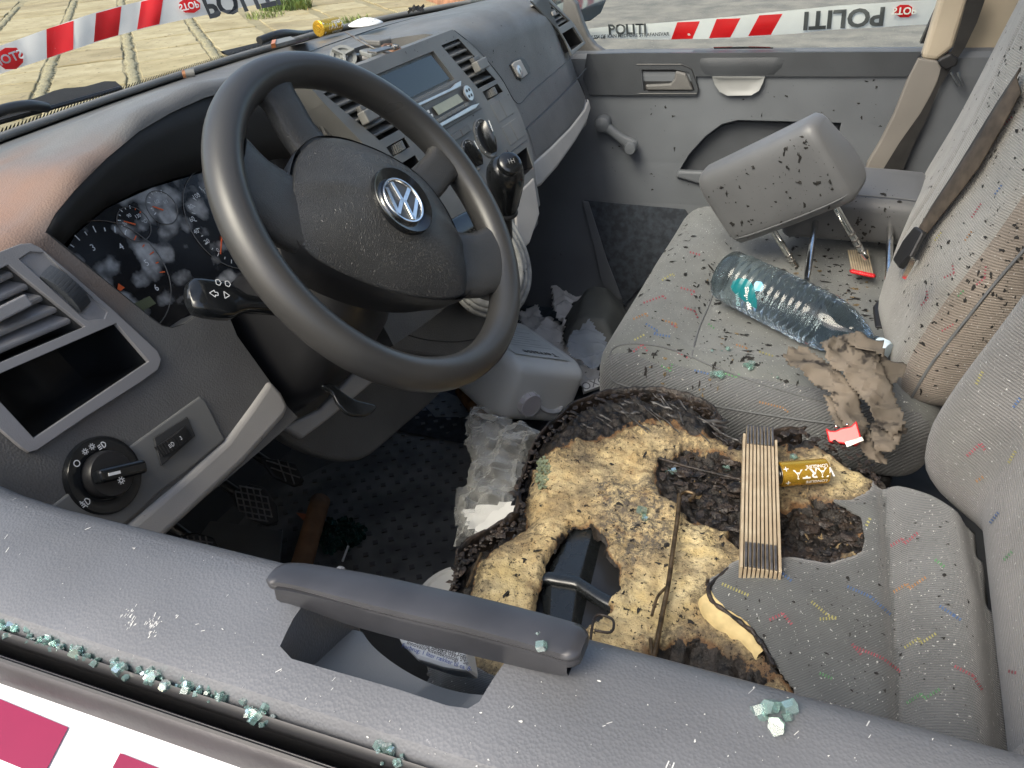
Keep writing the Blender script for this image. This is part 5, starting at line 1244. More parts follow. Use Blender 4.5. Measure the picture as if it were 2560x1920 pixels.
# charred front wall of the cushion, below the burnt edge
front = [SZ.at(u, v, -.018) for u, v in BURN_D[0:22]]; front = smoothpath([SZ.at(930, 1380, -.02)] + front, 5)
MT['char'] = mat('char_crust', (.010, .009, .009), .5, bump=('noise', 120, .9, .004), col2=(.045, .032, .024), vscale=60)
rows = []
for dz, off in ((.008, .0), (-.004, .003), (-.03, .0), (-.07, -.004), (-.14, -.01)):
    rows.append([p + Vector((.004*ns(p, 60, dz*50), .004*ns(p, 60, 3+dz*50)+off, dz + .004*ns(p, 70, 9))) for p in front])
V, F = grid(rows); mesh('charred_side', V, F, MT['char'], ds, sm=180, solid=.003)
# lumps of crust along the burnt rim and melted ribs at the top edge
parts = []
rim = [SZ.at(u, v, 0) for u, v in BURN_D[0:45]]; rim = smoothpath(rim, 8)
for k, p in enumerate(rim):
    for _ in range(2):
        s = random.uniform(.0010, .0038); parts.append(blob(p + Vector((random.uniform(-.008, .003), random.uniform(-.006, .006), random.uniform(-.016, .0))), s, random.uniform(0, 90), 1, (random.uniform(.6, 1.8), random.uniform(.6, 1.8), .35), .7))
for P, n in ((CH[0][0], 150), (CH[1][0], 120), (CH[2][0], 120)):
    x0, x1 = min(p[0] for p in P), max(p[0] for p in P); y0, y1 = min(p[1] for p in P), max(p[1] for p in P); c = 0
    while c < n:
        x, y = random.uniform(x0, x1), random.uniform(y0, y1)
        if inpoly(x, y, P): c += 1; parts.append(blob((x, y, .9345+random.uniform(-.003, .006)), .0012+.006*random.random()**2.5, random.uniform(0, 90), 1, (random.uniform(.6, 2), random.uniform(.6, 2), random.uniform(.2, .6)), .8))
V, F = merge(*parts); tag(mesh('char_lumps', V, F, MT['char'], ds), kind='stuff')
# melted, curled cloth ribs on the top rim (each a wavy ridge)
MT['melt'] = mat('melted_cloth', (.06, .058, .058), .33, bump=('noise', 200, .5, .001), var=.5, vscale=60)
parts = []
rnd = random.Random(3)
for k in range(26):
    u = rnd.uniform(1255, 1545); v = interp([(1255, 878), (1340, 850), (1420, 850), (1480, 862), (1545, 905)], u)+rnd.uniform(2, 48); n = rnd.randint(5, 10)
    a = SZ.at(u, v, .008+rnd.uniform(0, .012)); dx = rnd.uniform(-.0055, .002); dy = -rnd.uniform(.002, .006); wd = rnd.uniform(.002, .005)
    pth = [a + Vector((dx*i+.003*ns((k*1.7, i, 0), .5, 1), dy*i, .004*ns((k*1.7, i, 0), .45, 2)-.0006*i)) for i in range(n)]
    parts.append(grid([[p+Vector((-wd*.4, -wd*.3, -.001)), p+Vector((.0, wd*.3, wd*.5*math.sin((i+1)/(n+1)*3.14))), p+Vector((wd*.4, wd, wd*.25))] for i, p in enumerate(pth)]))
V, F = merge(*parts); tag(mesh('melted_ribs', V, F, MT['melt'], ds, sm=180, solid=.0008), kind='stuff')
# remaining cloth cover
XF, YF = cells((-.40, .285), (-.80, -.10), .005)
FLAP = sxy([(1526, 1290), (1560, 1325), (1600, 1352), (1640, 1395), (1665, 1440), (1720, 1500)])
def cover_z(x, y):
    z = .958 + .003*ns((x, y), 6, 3)
    dS = -sdist(x, y, SEAT); z -= .035*(1-smooth(dS/.045))**2
    g = interp([(-.4, -.575), (-.153, -.562), (.122, -.545), (.3, -.53)], x)
    z -= .013*bump2(y, g, .009); z += .016*smooth((g-y)/.05) - .012*smooth((g-.05-y)/.08)
    # the flap humps up beside the burnt part
    z += .020*math.exp(-(((x+.06)/.07)**2+((y+.44)/.06)**2))
    z -= .012*math.exp(-(((x-.0)/.02)**2+((y+.425)/.02)**2))
    return z
idx = {}; V = []; F = []
for i, x in enumerate(XF):
    for j, y in enumerate(YF):
        if -sdist(x, y, SEAT) < -.004: continue
        fd_ = lambda a, b: sdist(a, b, BURN) + .0030*ns((a, b), 45, 6)
        d = fd_(x, y)
        if d < -.0055: continue
        xx, yy = x, y
        if d < 0:
            gx, gy = (fd_(x+.001, y)-fd_(x-.001, y)), (fd_(x, y+.001)-fd_(x, y-.001)); gl_ = math.hypot(gx, gy) or 1; xx, yy = x-gx/gl_*d, y-gy/gl_*d; d = 0
        idx[(i, j)] = len(V); V.append(Vector((xx, yy, cover_z(xx, yy) - .006*bump2(d, 0, .008))))
for i in range(len(XF)-1):
    for j in range(len(YF)-1):
        q = [(i, j), (i+1, j), (i+1, j+1), (i, j+1)]
        if all(k in idx for k in q): F.append(tuple(idx[k] for k in q))
cv = fixn(mesh('cloth_cover', V, F, MT['fab_cushion'], ds, sm=180, solid=.004, soff=-1)); cv.data.materials.append(MT['fab_rib'])
for p in cv.data.polygons:
    c = p.center
    if c.y < interp([(-.4, -.575), (-.153, -.562), (.122, -.545), (.3, -.53)], c.x): p.material_index = 1
# pale foam edge under the flap
fl = [zp(.956).at(u, v) for u, v in ((1518, 1290), (1530, 1312), (1556, 1334), (1590, 1354), (1622, 1380), (1646, 1410))]
fl = smoothpath(fl, 5); rows = []
for i, p in enumerate(fl):
    t = i/(len(fl)-1); h = .0035+.006*math.sin(min(1, t+.1)*math.pi)
    rows.append([p+Vector((-.006*math.sin(t*3)-.002, .004, -.009)), p+Vector((-.006*math.sin(t*3)-.001, .003, -.002)), p+Vector((0, 0, h*.4)), p+Vector((.010, -.006, h*.5)), p+Vector((.012, -.008, -.009))])
V, F = grid(rows, False, True); mesh('foam_edge', V, F, mat('pale_foam', (.60, .47, .23), .9, bump=('noise', 500, .5, .001), var=.12, vscale=60), ds, sm=60)
# burnt hem along the flap
hem = smoothpath([SZ.at(u, v, .010) for u, v in ((1690, 1213), (1650, 1221), (1600, 1222), (1568, 1236), (1540, 1258), (1530, 1280), (1545, 1305), (1580, 1330), (1620, 1362), (1650, 1400), (1672, 1440))], 8)
V, F = tube([p+Vector((.002*ns(p, 90, 1), .002*ns(p, 90, 4), .002*ns(p, 90, 8))) for p in hem], [.0022+.0016*abs(ns(p, 120, 2)) for p in hem], 7); mesh('burnt_hem', V, F, MT['char'], ds, sm=180)
tcv = bvh(cv)
for col_, pts in (('yellow', [(1560, 1262), (1590, 1275), (1620, 1288)]), ('blue', [(1650, 1228), (1690, 1240), (1712, 1258)]), ('yellow', [(1752, 1300), (1788, 1330), (1806, 1336), (1770, 1338)]), ('red', [(1662, 1340), (1690, 1326), (1712, 1352)]), ('blue', [(1830, 1268), (1880, 1290), (1925, 1330)]), ('red', [(1850, 1400), (1905, 1422), (1945, 1452)]), ('red', [(1840, 1392), (1860, 1415)]), ('green', [(1770, 1455), (1800, 1468)]), ('yellow', [(1880, 1120), (1870, 1140)]), ('red', [(1925, 1180), (1950, 1165), (1955, 1175), (1985, 1150)]), ('orange', [(1930, 1280), (1960, 1262), (1965, 1272), (2000, 1248)]), ('yellow', [(1955, 1400), (1985, 1380), (1990, 1390), (2025, 1368)]), ('green', [(1960, 1520), (1990, 1500), (1998, 1510), (2030, 1490)]), ('blue', [(2030, 1310), (2060, 1330), (2075, 1340)]), ('red', [(2062, 1440), (2100, 1460), (2120, 1490)]), ('green', [(2020, 1210), (2040, 1225)]), ('orange', [(1905, 1045), (1925, 1052)]), ('green', [(1820, 1100), (1838, 1112)])):
    motif(tcv, ds, pts, col_, 8)
# cushion underside / base
V, F = box_vf((-.03, -.38, .82), Vector((.21, 0, 0)), Vector((0, .21, 0)), Vector((0, 0, .10))); mesh('base_frame', V, F, MT['black'], ds, bevel=.02)
V, F = box_vf((-.03, -.38, .63), Vector((.16, 0, 0)), Vector((0, .18, 0)), Vector((0, 0, .085))); mesh('pedestal', V, F, MT['black'], ds, bevel=.01)
# backrest with side bolsters
def dfn(p):
    q = p.copy(); q.y -= .26*(q.z-.95)
    if p.y > -.69:
        s = max(smooth((p.x-.10)/.10), smooth((-.20-p.x)/.10)); q.y += .055*s*(1-.3*smooth((p.z-1.2)/.3)) + .01*bump2(p.z, 1.05, .1); q.x += .012*math.sin((p.z-.95)*5)*smooth((p.x-.1)/.1)
        q.y += .02*smooth((1.02-p.z)/.1)*-1
    return q
V, F = rbox(-.31, .243, -.77, -.625, .93, 1.60, .05, (30, 5, 30), dfn); dbk = fixn(mesh('backrest', V, F, MT['fab_back'], ds, sm=180)); tdb = bvh(dbk)
for col_, pts in (('yellow', [(2110, 830), (2125, 800)]), ('red', [(2090, 985), (2120, 958), (2130, 975)]), ('red', [(2120, 1300), (2140, 1285), (2146, 1265)]), ('orange', [(2130, 1420), (2150, 1405), (2155, 1385)]), ('blue', [(2140, 1130), (2160, 1105)]), ('red', [(2150, 1480), (2180, 1450), (2200, 1455)]), ('green', [(2170, 1210), (2190, 1190)]), ('yellow', [(2180, 1000), (2195, 975)]), ('blue', [(2190, 880), (2205, 860)]), ('orange', [(2110, 1040), (2125, 1030)])):
    motif(tdb, ds, pts, col_, 8)
# black steel box showing through the hole, in two steps
HB = zp(.925)
MT['box_black'] = mat('gloss_black_steel', (.014, .016, .017), .26, bump=('noise', 60, .15, .002), coat=.2, roughvar=.08, vscale=30, dirt=.69, dirtcol=(.05, .045, .035), dscale=60)
b0 = [HB.at(u, v) for u, v in ((1232, 1110), (1300, 1125), (1290, 1262), (1190, 1250))]
ridge0, ridge1 = HB.at(1262, 1112, .010), HB.at(1232, 1255, .010)
V = [HB.at(1215, 1150), HB.at(1168, 1280), HB.at(1176, 1346), HB.at(1245, 1112, .004), HB.at(1192, 1246, .006), HB.at(1188, 1335, .003), HB.at(1290, 1118, .004), HB.at(1248, 1258, .006), HB.at(1235, 1345, .003), HB.at(1345, 1180, -.035), HB.at(1345, 1300, -.035), HB.at(1330, 1370, -.035)]
F = [(0, 1, 4, 3), (1, 2, 5, 4), (3, 4, 7, 6), (4, 5, 8, 7), (6, 7, 10, 9), (7, 8, 11, 10)]
mesh('steel_box', V, F, MT['box_black'], ds, solid=.003, bevel=.004, seg=3, soff=-1)
fl_ = smoothpath([HB.at(u, v, .009) for u, v in ((1160, 1262), (1178, 1246), (1210, 1250), (1245, 1256), (1262, 1266), (1300, 1290), (1330, 1305))], 5)
rows = [[p+Vector((.006, 0, -.004)), p+Vector((.004, 0, .002)), p+Vector((-.002, 0, .003)), p+Vector((-.007, 0, .001)), p+Vector((-.009, 0, -.006))] for p in fl_]
V, F = grid(rows); mesh('box_flange', V, F, MT['box_black'], ds, sm=60, solid=.002)
# dark void under the hole
V, F = prism([Vector((x, y, .86)) for x, y in HOLE], (0, 0, 1), .002); mesh('hole_floor', V, F, MT['char'], ds)
# seat wires
MT['wire'] = mat('scorched_wire', (.12, .085, .05), .5, metal=.7, bump=('noise', 300, .5, .001), var=.5, vscale=90)
def wire(pts, r, m=None, h=.006, name='seat_wire'):
    V, F = tube(smoothpath([SZ.at(u, v, h) for u, v in pts], 5), r, 8); return mesh(name, V, F, m or MT['wire'], ds, sm=60)
wire([(1468, 1068), (1462, 1130), (1452, 1200), (1444, 1260), (1432, 1320), (1418, 1392), (1412, 1420)], .0026)
wire([(1466, 1072), (1480, 1062), (1500, 1068), (1490, 1080)], .0022); wire([(1440, 1268), (1420, 1290), (1408, 1330)], .0016)
wire([(1425, 990), (1500, 1012), (1600, 1036)], .0018, MT['char'], .008); wire([(1405, 1380), (1408, 1420)], .002, MT['wire'])
wire([(1275, 1385), (1280, 1352), (1290, 1328), (1320, 1336), (1326, 1350), (1318, 1366), (1284, 1362)], .0014, MT['char'], .012, 'wire_loop')
wire([(1040, 1195), (1022, 1235), (1008, 1268)], .0016, MT['wire'], .004)
# ================================================================== floor covering, pedals and things in the footwell
FZ = zp(.558)
mp = [FZ.at(u, v) for u, v in ((700, 1010), (770, 985), (860, 920), (950, 842), (1032, 880), (1016, 1000), (1010, 1190), (1000, 1330), (700, 1330), (430, 1240), (560, 1080))]
mt_ = tag(mesh('floor_mat', *prism(mp, (0, 0, 1), .008, -.004), MT['rubber'], bevel=.002), 'black rubber floor mat with raised square studs under the steering wheel', 'floor mat')
me = bpy.data.meshes.new('stud'); V, F = box_vf((0, 0, 0), Vector((.0048, 0, 0)), Vector((0, .0048, 0)), Vector((0, 0, .0013))); me.from_pydata([tuple(v) for v in V], [], F); me.materials.append(mat('stud_rubber', (.085, .083, .078), .42))
P2 = [(p.x, p.y) for p in mp]; c_ = 0
for i in range(-4, 34):
    for j in range(-4, 34):
        x, y = .05+i*.034+(j % 2)*.017, -.02+j*.024
        if inpoly(x, y, P2) and sdist(x, y, P2) < -.012 and c_ < 260:
            o = bpy.data.objects.new('stud', me); o.location = (x, y, .5632); o.rotation_euler = (0, 0, R(35)); link(o, mt_); c_ += 1
# tunnel carpet bump and dark wheel-arch side on the passenger floor
V, F = grid([[Vector((lerp(.55, 1.22, i/10), lerp(-.1, .8, j/10), .56+.06*smooth((i/10-.6)/.4)*smooth(j/10)+.01*ns((i, j), .6, 2))) for j in range(11)] for i in range(11)]); tag(mesh('floor_carpet', V, F, MT['carpet'], sm=180), 'dark navy carpet in the passenger footwell', None, kind='structure')
# pedals
def pedal(poly, pl, label, ribs):
    t = thing('pedal', pl.at(*poly[0]), label, 'pedal', 'foot pedals')
    pts = [pl.at(u, v) for u, v in poly]; V, F = prism(pts, pl.n, .012, -.012); fixn(mesh('pad', V, F, MT['black'], t, bevel=.004, seg=2))
    for (a, b) in ribs:
        V, F = tube([pl.at(*a, .001), pl.at(*b, .001)], .0014, 6); mesh('tread_rib', V, F, MT['steel'], t)
    c = sum(pts, Vector())/len(pts); V, F = tube([c-pl.n*.01, c-pl.n*.06+Vector((0, .05, .06)), c+Vector((0, .16, .22))], .009, 8); mesh('lever', V, F, MT['black'], t, sm=60)
PE = Plane((.09, .40, .72), (-.25, -.72, .64))
rb = []
for k in range(6): rb.append(((508+k*15, 1072+k*2-(10 if k in (1, 2) else 0)), (530+k*14, 1118+k*4 if k < 5 else 1120)))
for k in range(5): rb.append(((500+k*10, 1076+k*12), (556+k*12, 1056+k*19)))
rb = []
o0 = Vector((548, 1088, 0)); a1 = Vector((1, .18, 0)); a2 = Vector((.22, 1, 0))
for k in (-36, -22, -8, 6, 20, 34):
    h = 36 if abs(k) < 25 else 20
    rb.append(((o0+a1*k-a2*h)[:2], (o0+a1*k+a2*h)[:2]))
for k in (-34, -20, -6, 8, 22, 34):
    h = 36 if abs(k) < 25 else 24
    rb.append(((o0+a2*k-a1*h)[:2], (o0+a2*k+a1*h)[:2]))
pedal([(505, 1060), (540, 1044), (572, 1052), (600, 1092), (604, 1128), (580, 1136), (548, 1124), (512, 1092)], PE, 'black brake pedal with worn metal tread squares', rb)
rb2 = [((392+k*13, 1158), (398+k*13, 1185)) for k in range(5)] + [((386, 1164+k*9), (460, 1172+k*9)) for k in range(3)]
pedal([(380, 1160), (420, 1148), (462, 1160), (480, 1190), (380, 1190)], Plane((-.02, .37, .70), (-.25, -.72, .64)), 'dark clutch pedal just above the door edge', rb2)
pedal([(560, 985), (640, 1000), (660, 1040), (640, 1052), (590, 1030)], Plane((.22, .46, .74), (-.25, -.72, .64)), 'dark accelerator pedal under the knee panel', [((575, 995), (640, 1015)), ((585, 1010), (648, 1032)), ((600, 992), (618, 1040)), ((620, 996), (636, 1046))])
V, F = prism([FZ.at(u, v, .02) for u, v in ((425, 1170), (455, 1128), (560, 1140), (612, 1150), (606, 1215), (540, 1225))], (0, 0, 1), .004); tag(mesh('foot_plate', V, F, MT['dash'], bevel=.002), 'grey sheet plate on the floor below the brake pedal', 'plate')
# cardboard tube
ta, tb2 = FZ.at(692, 1082, .03), FZ.at(640, 1260, .03)
ct = thing('cardboard_tube', tb2, 'brown cardboard tube lying on the floor mat by the pedals', 'tube')
V, F = tube([ta.lerp(tb2, k/8) for k in range(9)], .0185, 22, caps=False); mesh('wall', V, F, mat('brown_cardboard', (.24, .12, .055), .8, var=.15, vscale=30), ct, sm=60, solid=.0015)
V, F = lathe(ta+(tb2-ta).normalized()*.004, (tb2-ta), [(.0175, 0), (.0001, .001)], 22, cap=False); mesh('end_cap', V, F, MT['ash'], ct)
V, F = prism([FZ.at(u, v, .04) for u, v in ((640, 1108), (668, 1112), (672, 1128), (655, 1124))], (0, 0, 1), .001); mesh('torn_flap', V, F, mat('red_card', (.35, .10, .04), .8), ct)
# sheet of crazed green safety glass on the mat
def crazed(name, poly, pl, cell, label, m, th=.004, group=None, rough=.0015):
    pts = [pl.at(u, v) for u, v in poly]; ex = (pts[1]-pts[0]).normalized(); ey = pl.n.cross(ex).normalized(); o = pts[0]
    P = [((p-o) @ ex, (p-o) @ ey) for p in pts]; parts = []
    x0, x1 = min(p[0] for p in P), max(p[0] for p in P); y0, y1 = min(p[1] for p in P), max(p[1] for p in P); n = 0
    x = x0
    while x < x1:
        y = y0
        while y < y1:
            cx, cy = x+random.uniform(-.25, .25)*cell, y+random.uniform(-.25, .25)*cell
            if inpoly(cx, cy, P):
                k = random.randint(4, 6); a0 = random.random()*6.28; r = cell*.56
                q = [o + ex*(cx+math.cos(a0+6.283*i/k)*r*random.uniform(.8, 1.05)) + ey*(cy+math.sin(a0+6.283*i/k)*r*random.uniform(.8, 1.05)) for i in range(k)]
                parts.append(prism(q, (pl.n+Vector((random.uniform(-.2, .2), random.uniform(-.2, .2), 0))), th*random.uniform(.8, 1.2), random.uniform(0, rough)))
            y += cell
        x += cell
    V, F = merge(*parts); return tag(mesh(name, V, F, m), label, 'broken glass', group)
def crumbmat(name, col, alpha):
    m = bpy.data.materials.new(name); m.use_nodes = True; N = m.node_tree.nodes; L = m.node_tree.links; b = N['Principled BSDF']
    b.inputs['Base Color'].default_value = (*col, 1); b.inputs['Roughness'].default_value = .08; b.inputs['IOR'].default_value = 1.5; b.inputs['Transmission Weight'].default_value = .80; b.inputs['Specular IOR Level'].default_value = .7
    t = N.new('ShaderNodeBsdfTransparent'); t.inputs[0].default_value = (*[min(1, c*1.15) for c in col], 1); x = N.new('ShaderNodeMixShader'); x.inputs[0].default_value = alpha
    L.new(b.outputs[0], x.inputs[1]); L.new(t.outputs[0], x.inputs[2]); L.new(x.outputs[0], N['Material Output'].inputs[0]); return m
MT['crumb'] = crumbmat('green_safety_glass', (.62, .84, .78), .38); MT['crumb_dark'] = crumbmat('dark_green_glass', (.07, .22, .18), .10)
crazed('glass_sheet', [(690, 1130), (712, 1122), (752, 1120), (790, 1142), (795, 1160), (772, 1182), (750, 1192), (728, 1186), (722, 1200), (702, 1198), (688, 1180)], FZ.lift(.006), .0075, 'sheet of crazed dark green safety glass on the floor mat', MT['crumb_dark'], .005)
V, F = tube([FZ.at(752, 1180, .014), FZ.at(740, 1212, .012)], .0022, 8); tag(mesh('cigarette_stub', V, F, MT['white_print']), 'thin white stick lying beside the green glass sheet', 'stick')
# ---- canister
cn_o = Vector((.545, .099, .80)); ce1 = Vector((.745, -.504, -.437)).normalized(); ce2 = Vector((.57, .821, .026)); ce2 = (ce2-ce1*(ce2 @ ce1)).normalized(); ce3 = ce1.cross(ce2).normalized()
if ce3.z > 0: ce3 = -ce3
def cpt(x, y, z): return cn_o + ce1*x + ce2*y + ce3*z
cni = thing('canister', cpt(.095, .12, .13), 'white translucent plastic canister with pale liquid and screw cap', 'canister')
def canmat():
    m = bpy.data.materials.new('milky_plastic'); m.use_nodes = True; b = m.node_tree.nodes['Principled BSDF']
    b.inputs['Base Color'].default_value = (.90, .91, .86, 1); b.inputs['Roughness'].default_value = .35; b.inputs['Subsurface Weight'].default_value = .15; b.inputs['Subsurface Radius'].default_value = (.03, .03, .025); b.inputs['Subsurface Scale'].default_value = 1.0; return m
def canfn(p):
    q = p.copy(); 
    if q.y < .05:
        k = smooth((.05-q.y)/.05)
        q.x = .095+(q.x-.095)*(1-.10*k); q.z = .065+(q.z-.065)*(1-.12*k)
    return cpt(q.x, q.y, q.z)
V, F = rbox(-.004, .208, -.004, .262, -.002, .140, .024, (8, 10, 6), canfn); fixn(mesh('tank', V, F, canmat(), cni, sm=180))
liq = rbox(.004, .186, .003, .246, .055, .1275, .02, (4, 4, 3), canfn)
cpc = Plane(cn_o - ce2*.005, -ce2); cc = cpc.at(1142, 872)
V, F = lathe(cc+ce2*.010, -ce2, [(.0255, 0), (.026, .004), (.026, .018), (.0240, .0215), (.0225, .022), (.0215, .0212), (.0001, .0212)], 36, cap=False); cap_ = mesh('cap', V, F, mat('white_cap', (.72, .70, .72), .4), cni, sm=35)
for k in range(12):
    a = 2*math.pi*k/12; a_, b_ = frame_at(-ce2); e = a_*math.cos(a)+b_*math.sin(a); V, F = box_vf(cc+e*.0262-ce2*.002, e*.0012, e.cross(ce2)*.0014, ce2*.0085); mesh('grip_rib', V, F, MT['white_print'], cap_)
V, F = tube(smoothpath([cc+ce1*.026-ce2*.002, cc+ce1*.045+ce3*.010-ce2*.006, cc+ce1*.075+ce3*.012-ce2*.004, cc+ce1*.092+ce3*.004+ce2*.004], 5), .008, 8, sx=1.0, sy=.6); mesh('tether', V, F, MT['white_print'], cni, sm=60)
# label on the upper face
lb_ = [cpt(x, y, -.0028) for x, y in ((.022, .035), (.165, .030), (.172, .20), (.02, .205), (.012, .08))]
V, F = prism(lb_, -ce3, .0006); lab = mesh('paper_label', V, F, mat('label_paper', (.78, .80, .77), .6, var=.06, vscale=20), cni)
V, F = text_vf('Terrasse', .026, .0004); mesh('lettering', place(V, cpt(.098, .052, -.0040), -ce1, -ce2), F, MT['black_print'], lab)
parts = []
for k in range(7): parts.append(([cpt(.04, .085+k*.014, -.0038), cpt(.155-.02*(k % 3), .085+k*.014, -.0038), cpt(.155-.02*(k % 3), .088+k*.014, -.0038), cpt(.04, .088+k*.014, -.0038)], [(0, 1, 2, 3)]))
mesh('text_lines', *merge(*parts), mat('faint_print', (.5, .52, .5), .6), lab)
# dark bottle lying behind the wheel bottom
V, F = tube([zp(.66).at(1000, 840), zp(.64).at(1028, 880), zp(.62).at(1045, 905)], [.02, .02, .016], 14); tag(mesh('amber_bottle', V, F, mat('amber_glass', (.10, .05, .02), .15, var=.6, vscale=40), sm=60), 'small dark amber bottle lying left of the white canister', 'bottle')
# ---- crumpled sheets
def crumple(poly, pl, step, amp, sc_, seed, fn=None, ridged=True):
    pts = [pl.at(u, v) for u, v in poly]; ex = Vector((1, 0, 0)); ex = (ex-pl.n*(ex @ pl.n)).normalized(); ey = pl.n.cross(ex).normalized(); o = sum(pts, Vector())/len(pts)
    P = [((p-o) @ ex, (p-o) @ ey) for p in pts]; x0, x1 = min(p[0] for p in P), max(p[0] for p in P); y0, y1 = min(p[1] for p in P), max(p[1] for p in P)
    nx, ny = int((x1-x0)/step)+1, int((y1-y0)/step)+1; idx = {}; V = []; F = []
    for i in range(nx+1):
        for j in range(ny+1):
            x, y = x0+i*step, y0+j*step; w_ = .35*step*ns((x, y), 60, seed+3)
            d = sdist(x, y, P)
            if d > step*.4: continue
            h = 0
            for k, (a, s) in enumerate(((1, 1), (.5, 2.1), (.22, 4.6))):
                n_ = ns((x*(1+.3*k), y), sc_*s, seed+k*11)
                h += a*((1-abs(n_)*2.2) if ridged else n_)
            z = amp*h + (fn(x, y, -d) if fn else 0)
            idx[(i, j)] = len(V); V.append(o+ex*(x+amp*.5*ns((x, y), sc_*1.3, seed+40))+ey*(y+amp*.5*ns((x, y), sc_*1.3, seed+60))+pl.n*z)
    for i in range(nx):
        for j in range(ny):
            q = [(i, j), (i+1, j), (i+1, j+1), (i, j+1)]
            if all(k in idx for k in q): F.append(tuple(idx[k] for k in q))
    return V, F
MT['tissue'] = mat('sooty_tissue', (.66, .65, .63), .9, var=.08, vscale=20, dirt=.66, dirtcol=(.02, .02, .02), dscale=55)
TZ = zp(.60)
V, F = crumple([(1178, 602), (1215, 628), (1262, 612), (1300, 645), (1262, 690), (1215, 720), (1198, 690), (1190, 655)], TZ.lift(.03), .007, .022, 11, 3); tag(mesh('paper_tissue', V, F, MT['tissue'], sm=35, solid=.0006), 'crumpled white tissue furthest from the wheel in the passenger footwell', 'tissue', 'paper tissues')
V, F = crumple([(1110, 685), (1160, 680), (1185, 705), (1225, 720), (1230, 760), (1270, 800), (1312, 830), (1300, 850), (1255, 840), (1200, 790), (1150, 740)], TZ.lift(.0), .007, .022, 12, 9); tag(mesh('paper_tissue', V, F, MT['tissue'], sm=35, solid=.0006), 'sooty white tissue spread between canister and bench', 'tissue', 'paper tissues')
cg = [(1216, 735), (1222, 690), (1240, 655), (1280, 640), (1345, 650), (1360, 700), (1340, 760), (1230, 742)]
V, F = crumple(cg, zp(.66), .008, .006, 8, 5, lambda x, y, d: .05*smooth(d/.05), False); tag(mesh('grey_cushion', V, F, mat('olive_grey_vinyl', (.085, .09, .085), .6, var=.1, vscale=10), sm=180, solid=.004), 'olive grey padded cushion lying in the footwell beside the bench', 'cushion')
MT['film'] = glassmat('plastic_film', (.80, .83, .84), .16, .12)
MT['bag'] = None
def bagmat(name, col, al):
    m = bpy.data.materials.new(name); m.use_nodes = True; N = m.node_tree.nodes; L = m.node_tree.links; b = N['Principled BSDF']
    b.inputs['Base Color'].default_value = (*col, 1); b.inputs['Roughness'].default_value = .22; b.inputs['Specular IOR Level'].default_value = .8
    t = N.new('ShaderNodeBsdfTransparent'); x = N.new('ShaderNodeMixShader'); x.inputs[0].default_value = al; lw = N.new('ShaderNodeLayerWeight'); lw.inputs[0].default_value = .35
    r = N.new('ShaderNodeMapRange'); r.inputs[1].default_value = 0; r.inputs[2].default_value = 1; r.inputs[3].default_value = al; r.inputs[4].default_value = al*.25; L.new(lw.outputs['Facing'], r.inputs[0]); L.new(r.outputs[0], x.inputs[0])
    L.new(b.outputs[0], x.inputs[1]); L.new(t.outputs[0], x.inputs[2]); L.new(x.outputs[0], N['Material Output'].inputs[0]); return m
MT['bag'] = bagmat('clear_bag', (.72, .73, .70), .92); MT['film'] = bagmat('thin_film', (.45, .50, .56), .55)
V, F = crumple([(1222, 748), (1240, 720), (1272, 700), (1310, 735), (1318, 780), (1290, 800), (1240, 790)], zp(.70), .007, .012, 14, 21); tag(mesh('plastic_film', V, F, MT['film'], sm=40), 'piece of clear plastic film over the olive cushion', 'plastic film')
cb_ = Plane(zp(.66).at(1290, 828), (-.3, -.3, .9)); V, F = prism([cb_.at(u, v) for u, v in ((1258, 828), (1316, 808), (1318, 826), (1262, 846))], cb_.n, .012, -.012); cx_ = tag(mesh('carton', V, F, MT['white_print'], bevel=.001), 'white carton edge with grey letters beside the bench corner', 'carton')
V, F = text_vf('OXO', .026); dvec = (cb_.at(1316, 808)-cb_.at(1258, 828)).normalized(); mesh('lettering', place(V, cb_.at(1284, 828, .0008), dvec, cb_.n.cross(dvec)), F, mat('grey_print', (.2, .2, .2), .6), cx_)
# clear plastic bag in front of the seat
bg_ = thing('plastic_bag', zp(.7).at(1070, 1060), 'crumpled clear plastic bag hanging at the front of the burnt seat', 'bag')
V, F = crumple([(1020, 905), (1040, 890), (1075, 905), (1120, 925), (1170, 930), (1185, 960), (1150, 990), (1125, 1050), (1122, 1110), (1080, 1160), (1040, 1195), (1000, 1200), (985, 1160), (990, 1100), (1012, 1060), (1022, 1000), (1015, 950)], Plane(zp(.84).at(1070, 1040), (-.25, .25, .94)), .0050, .016, 20, 31, lambda x, y, d: .02*smooth(d/.03)); mesh('sheet', V, F, MT['bag'], bg_, sm=40)
V, F = crumple([(1030, 915), (1080, 930), (1150, 950), (1130, 1020), (1100, 1100), (1040, 1170), (1005, 1150), (1030, 1050)], Plane(zp(.81).at(1070, 1040), (-.25, .25, .94)), .0055, .016, 24, 57); mesh('sheet', V, F, MT['bag'], bg_, sm=40)
V, F = crumple([(1000, 1105), (1060, 1095), (1118, 1085), (1110, 1120), (1075, 1145), (1040, 1160), (1010, 1150)], Plane(zp(.845).at(1060, 1120), (-.25, .25, .94)), .007, .005, 12, 71); mesh('paper_note', V, F, mat('white_paper', (.66, .66, .64), .8), bg_, sm=60)
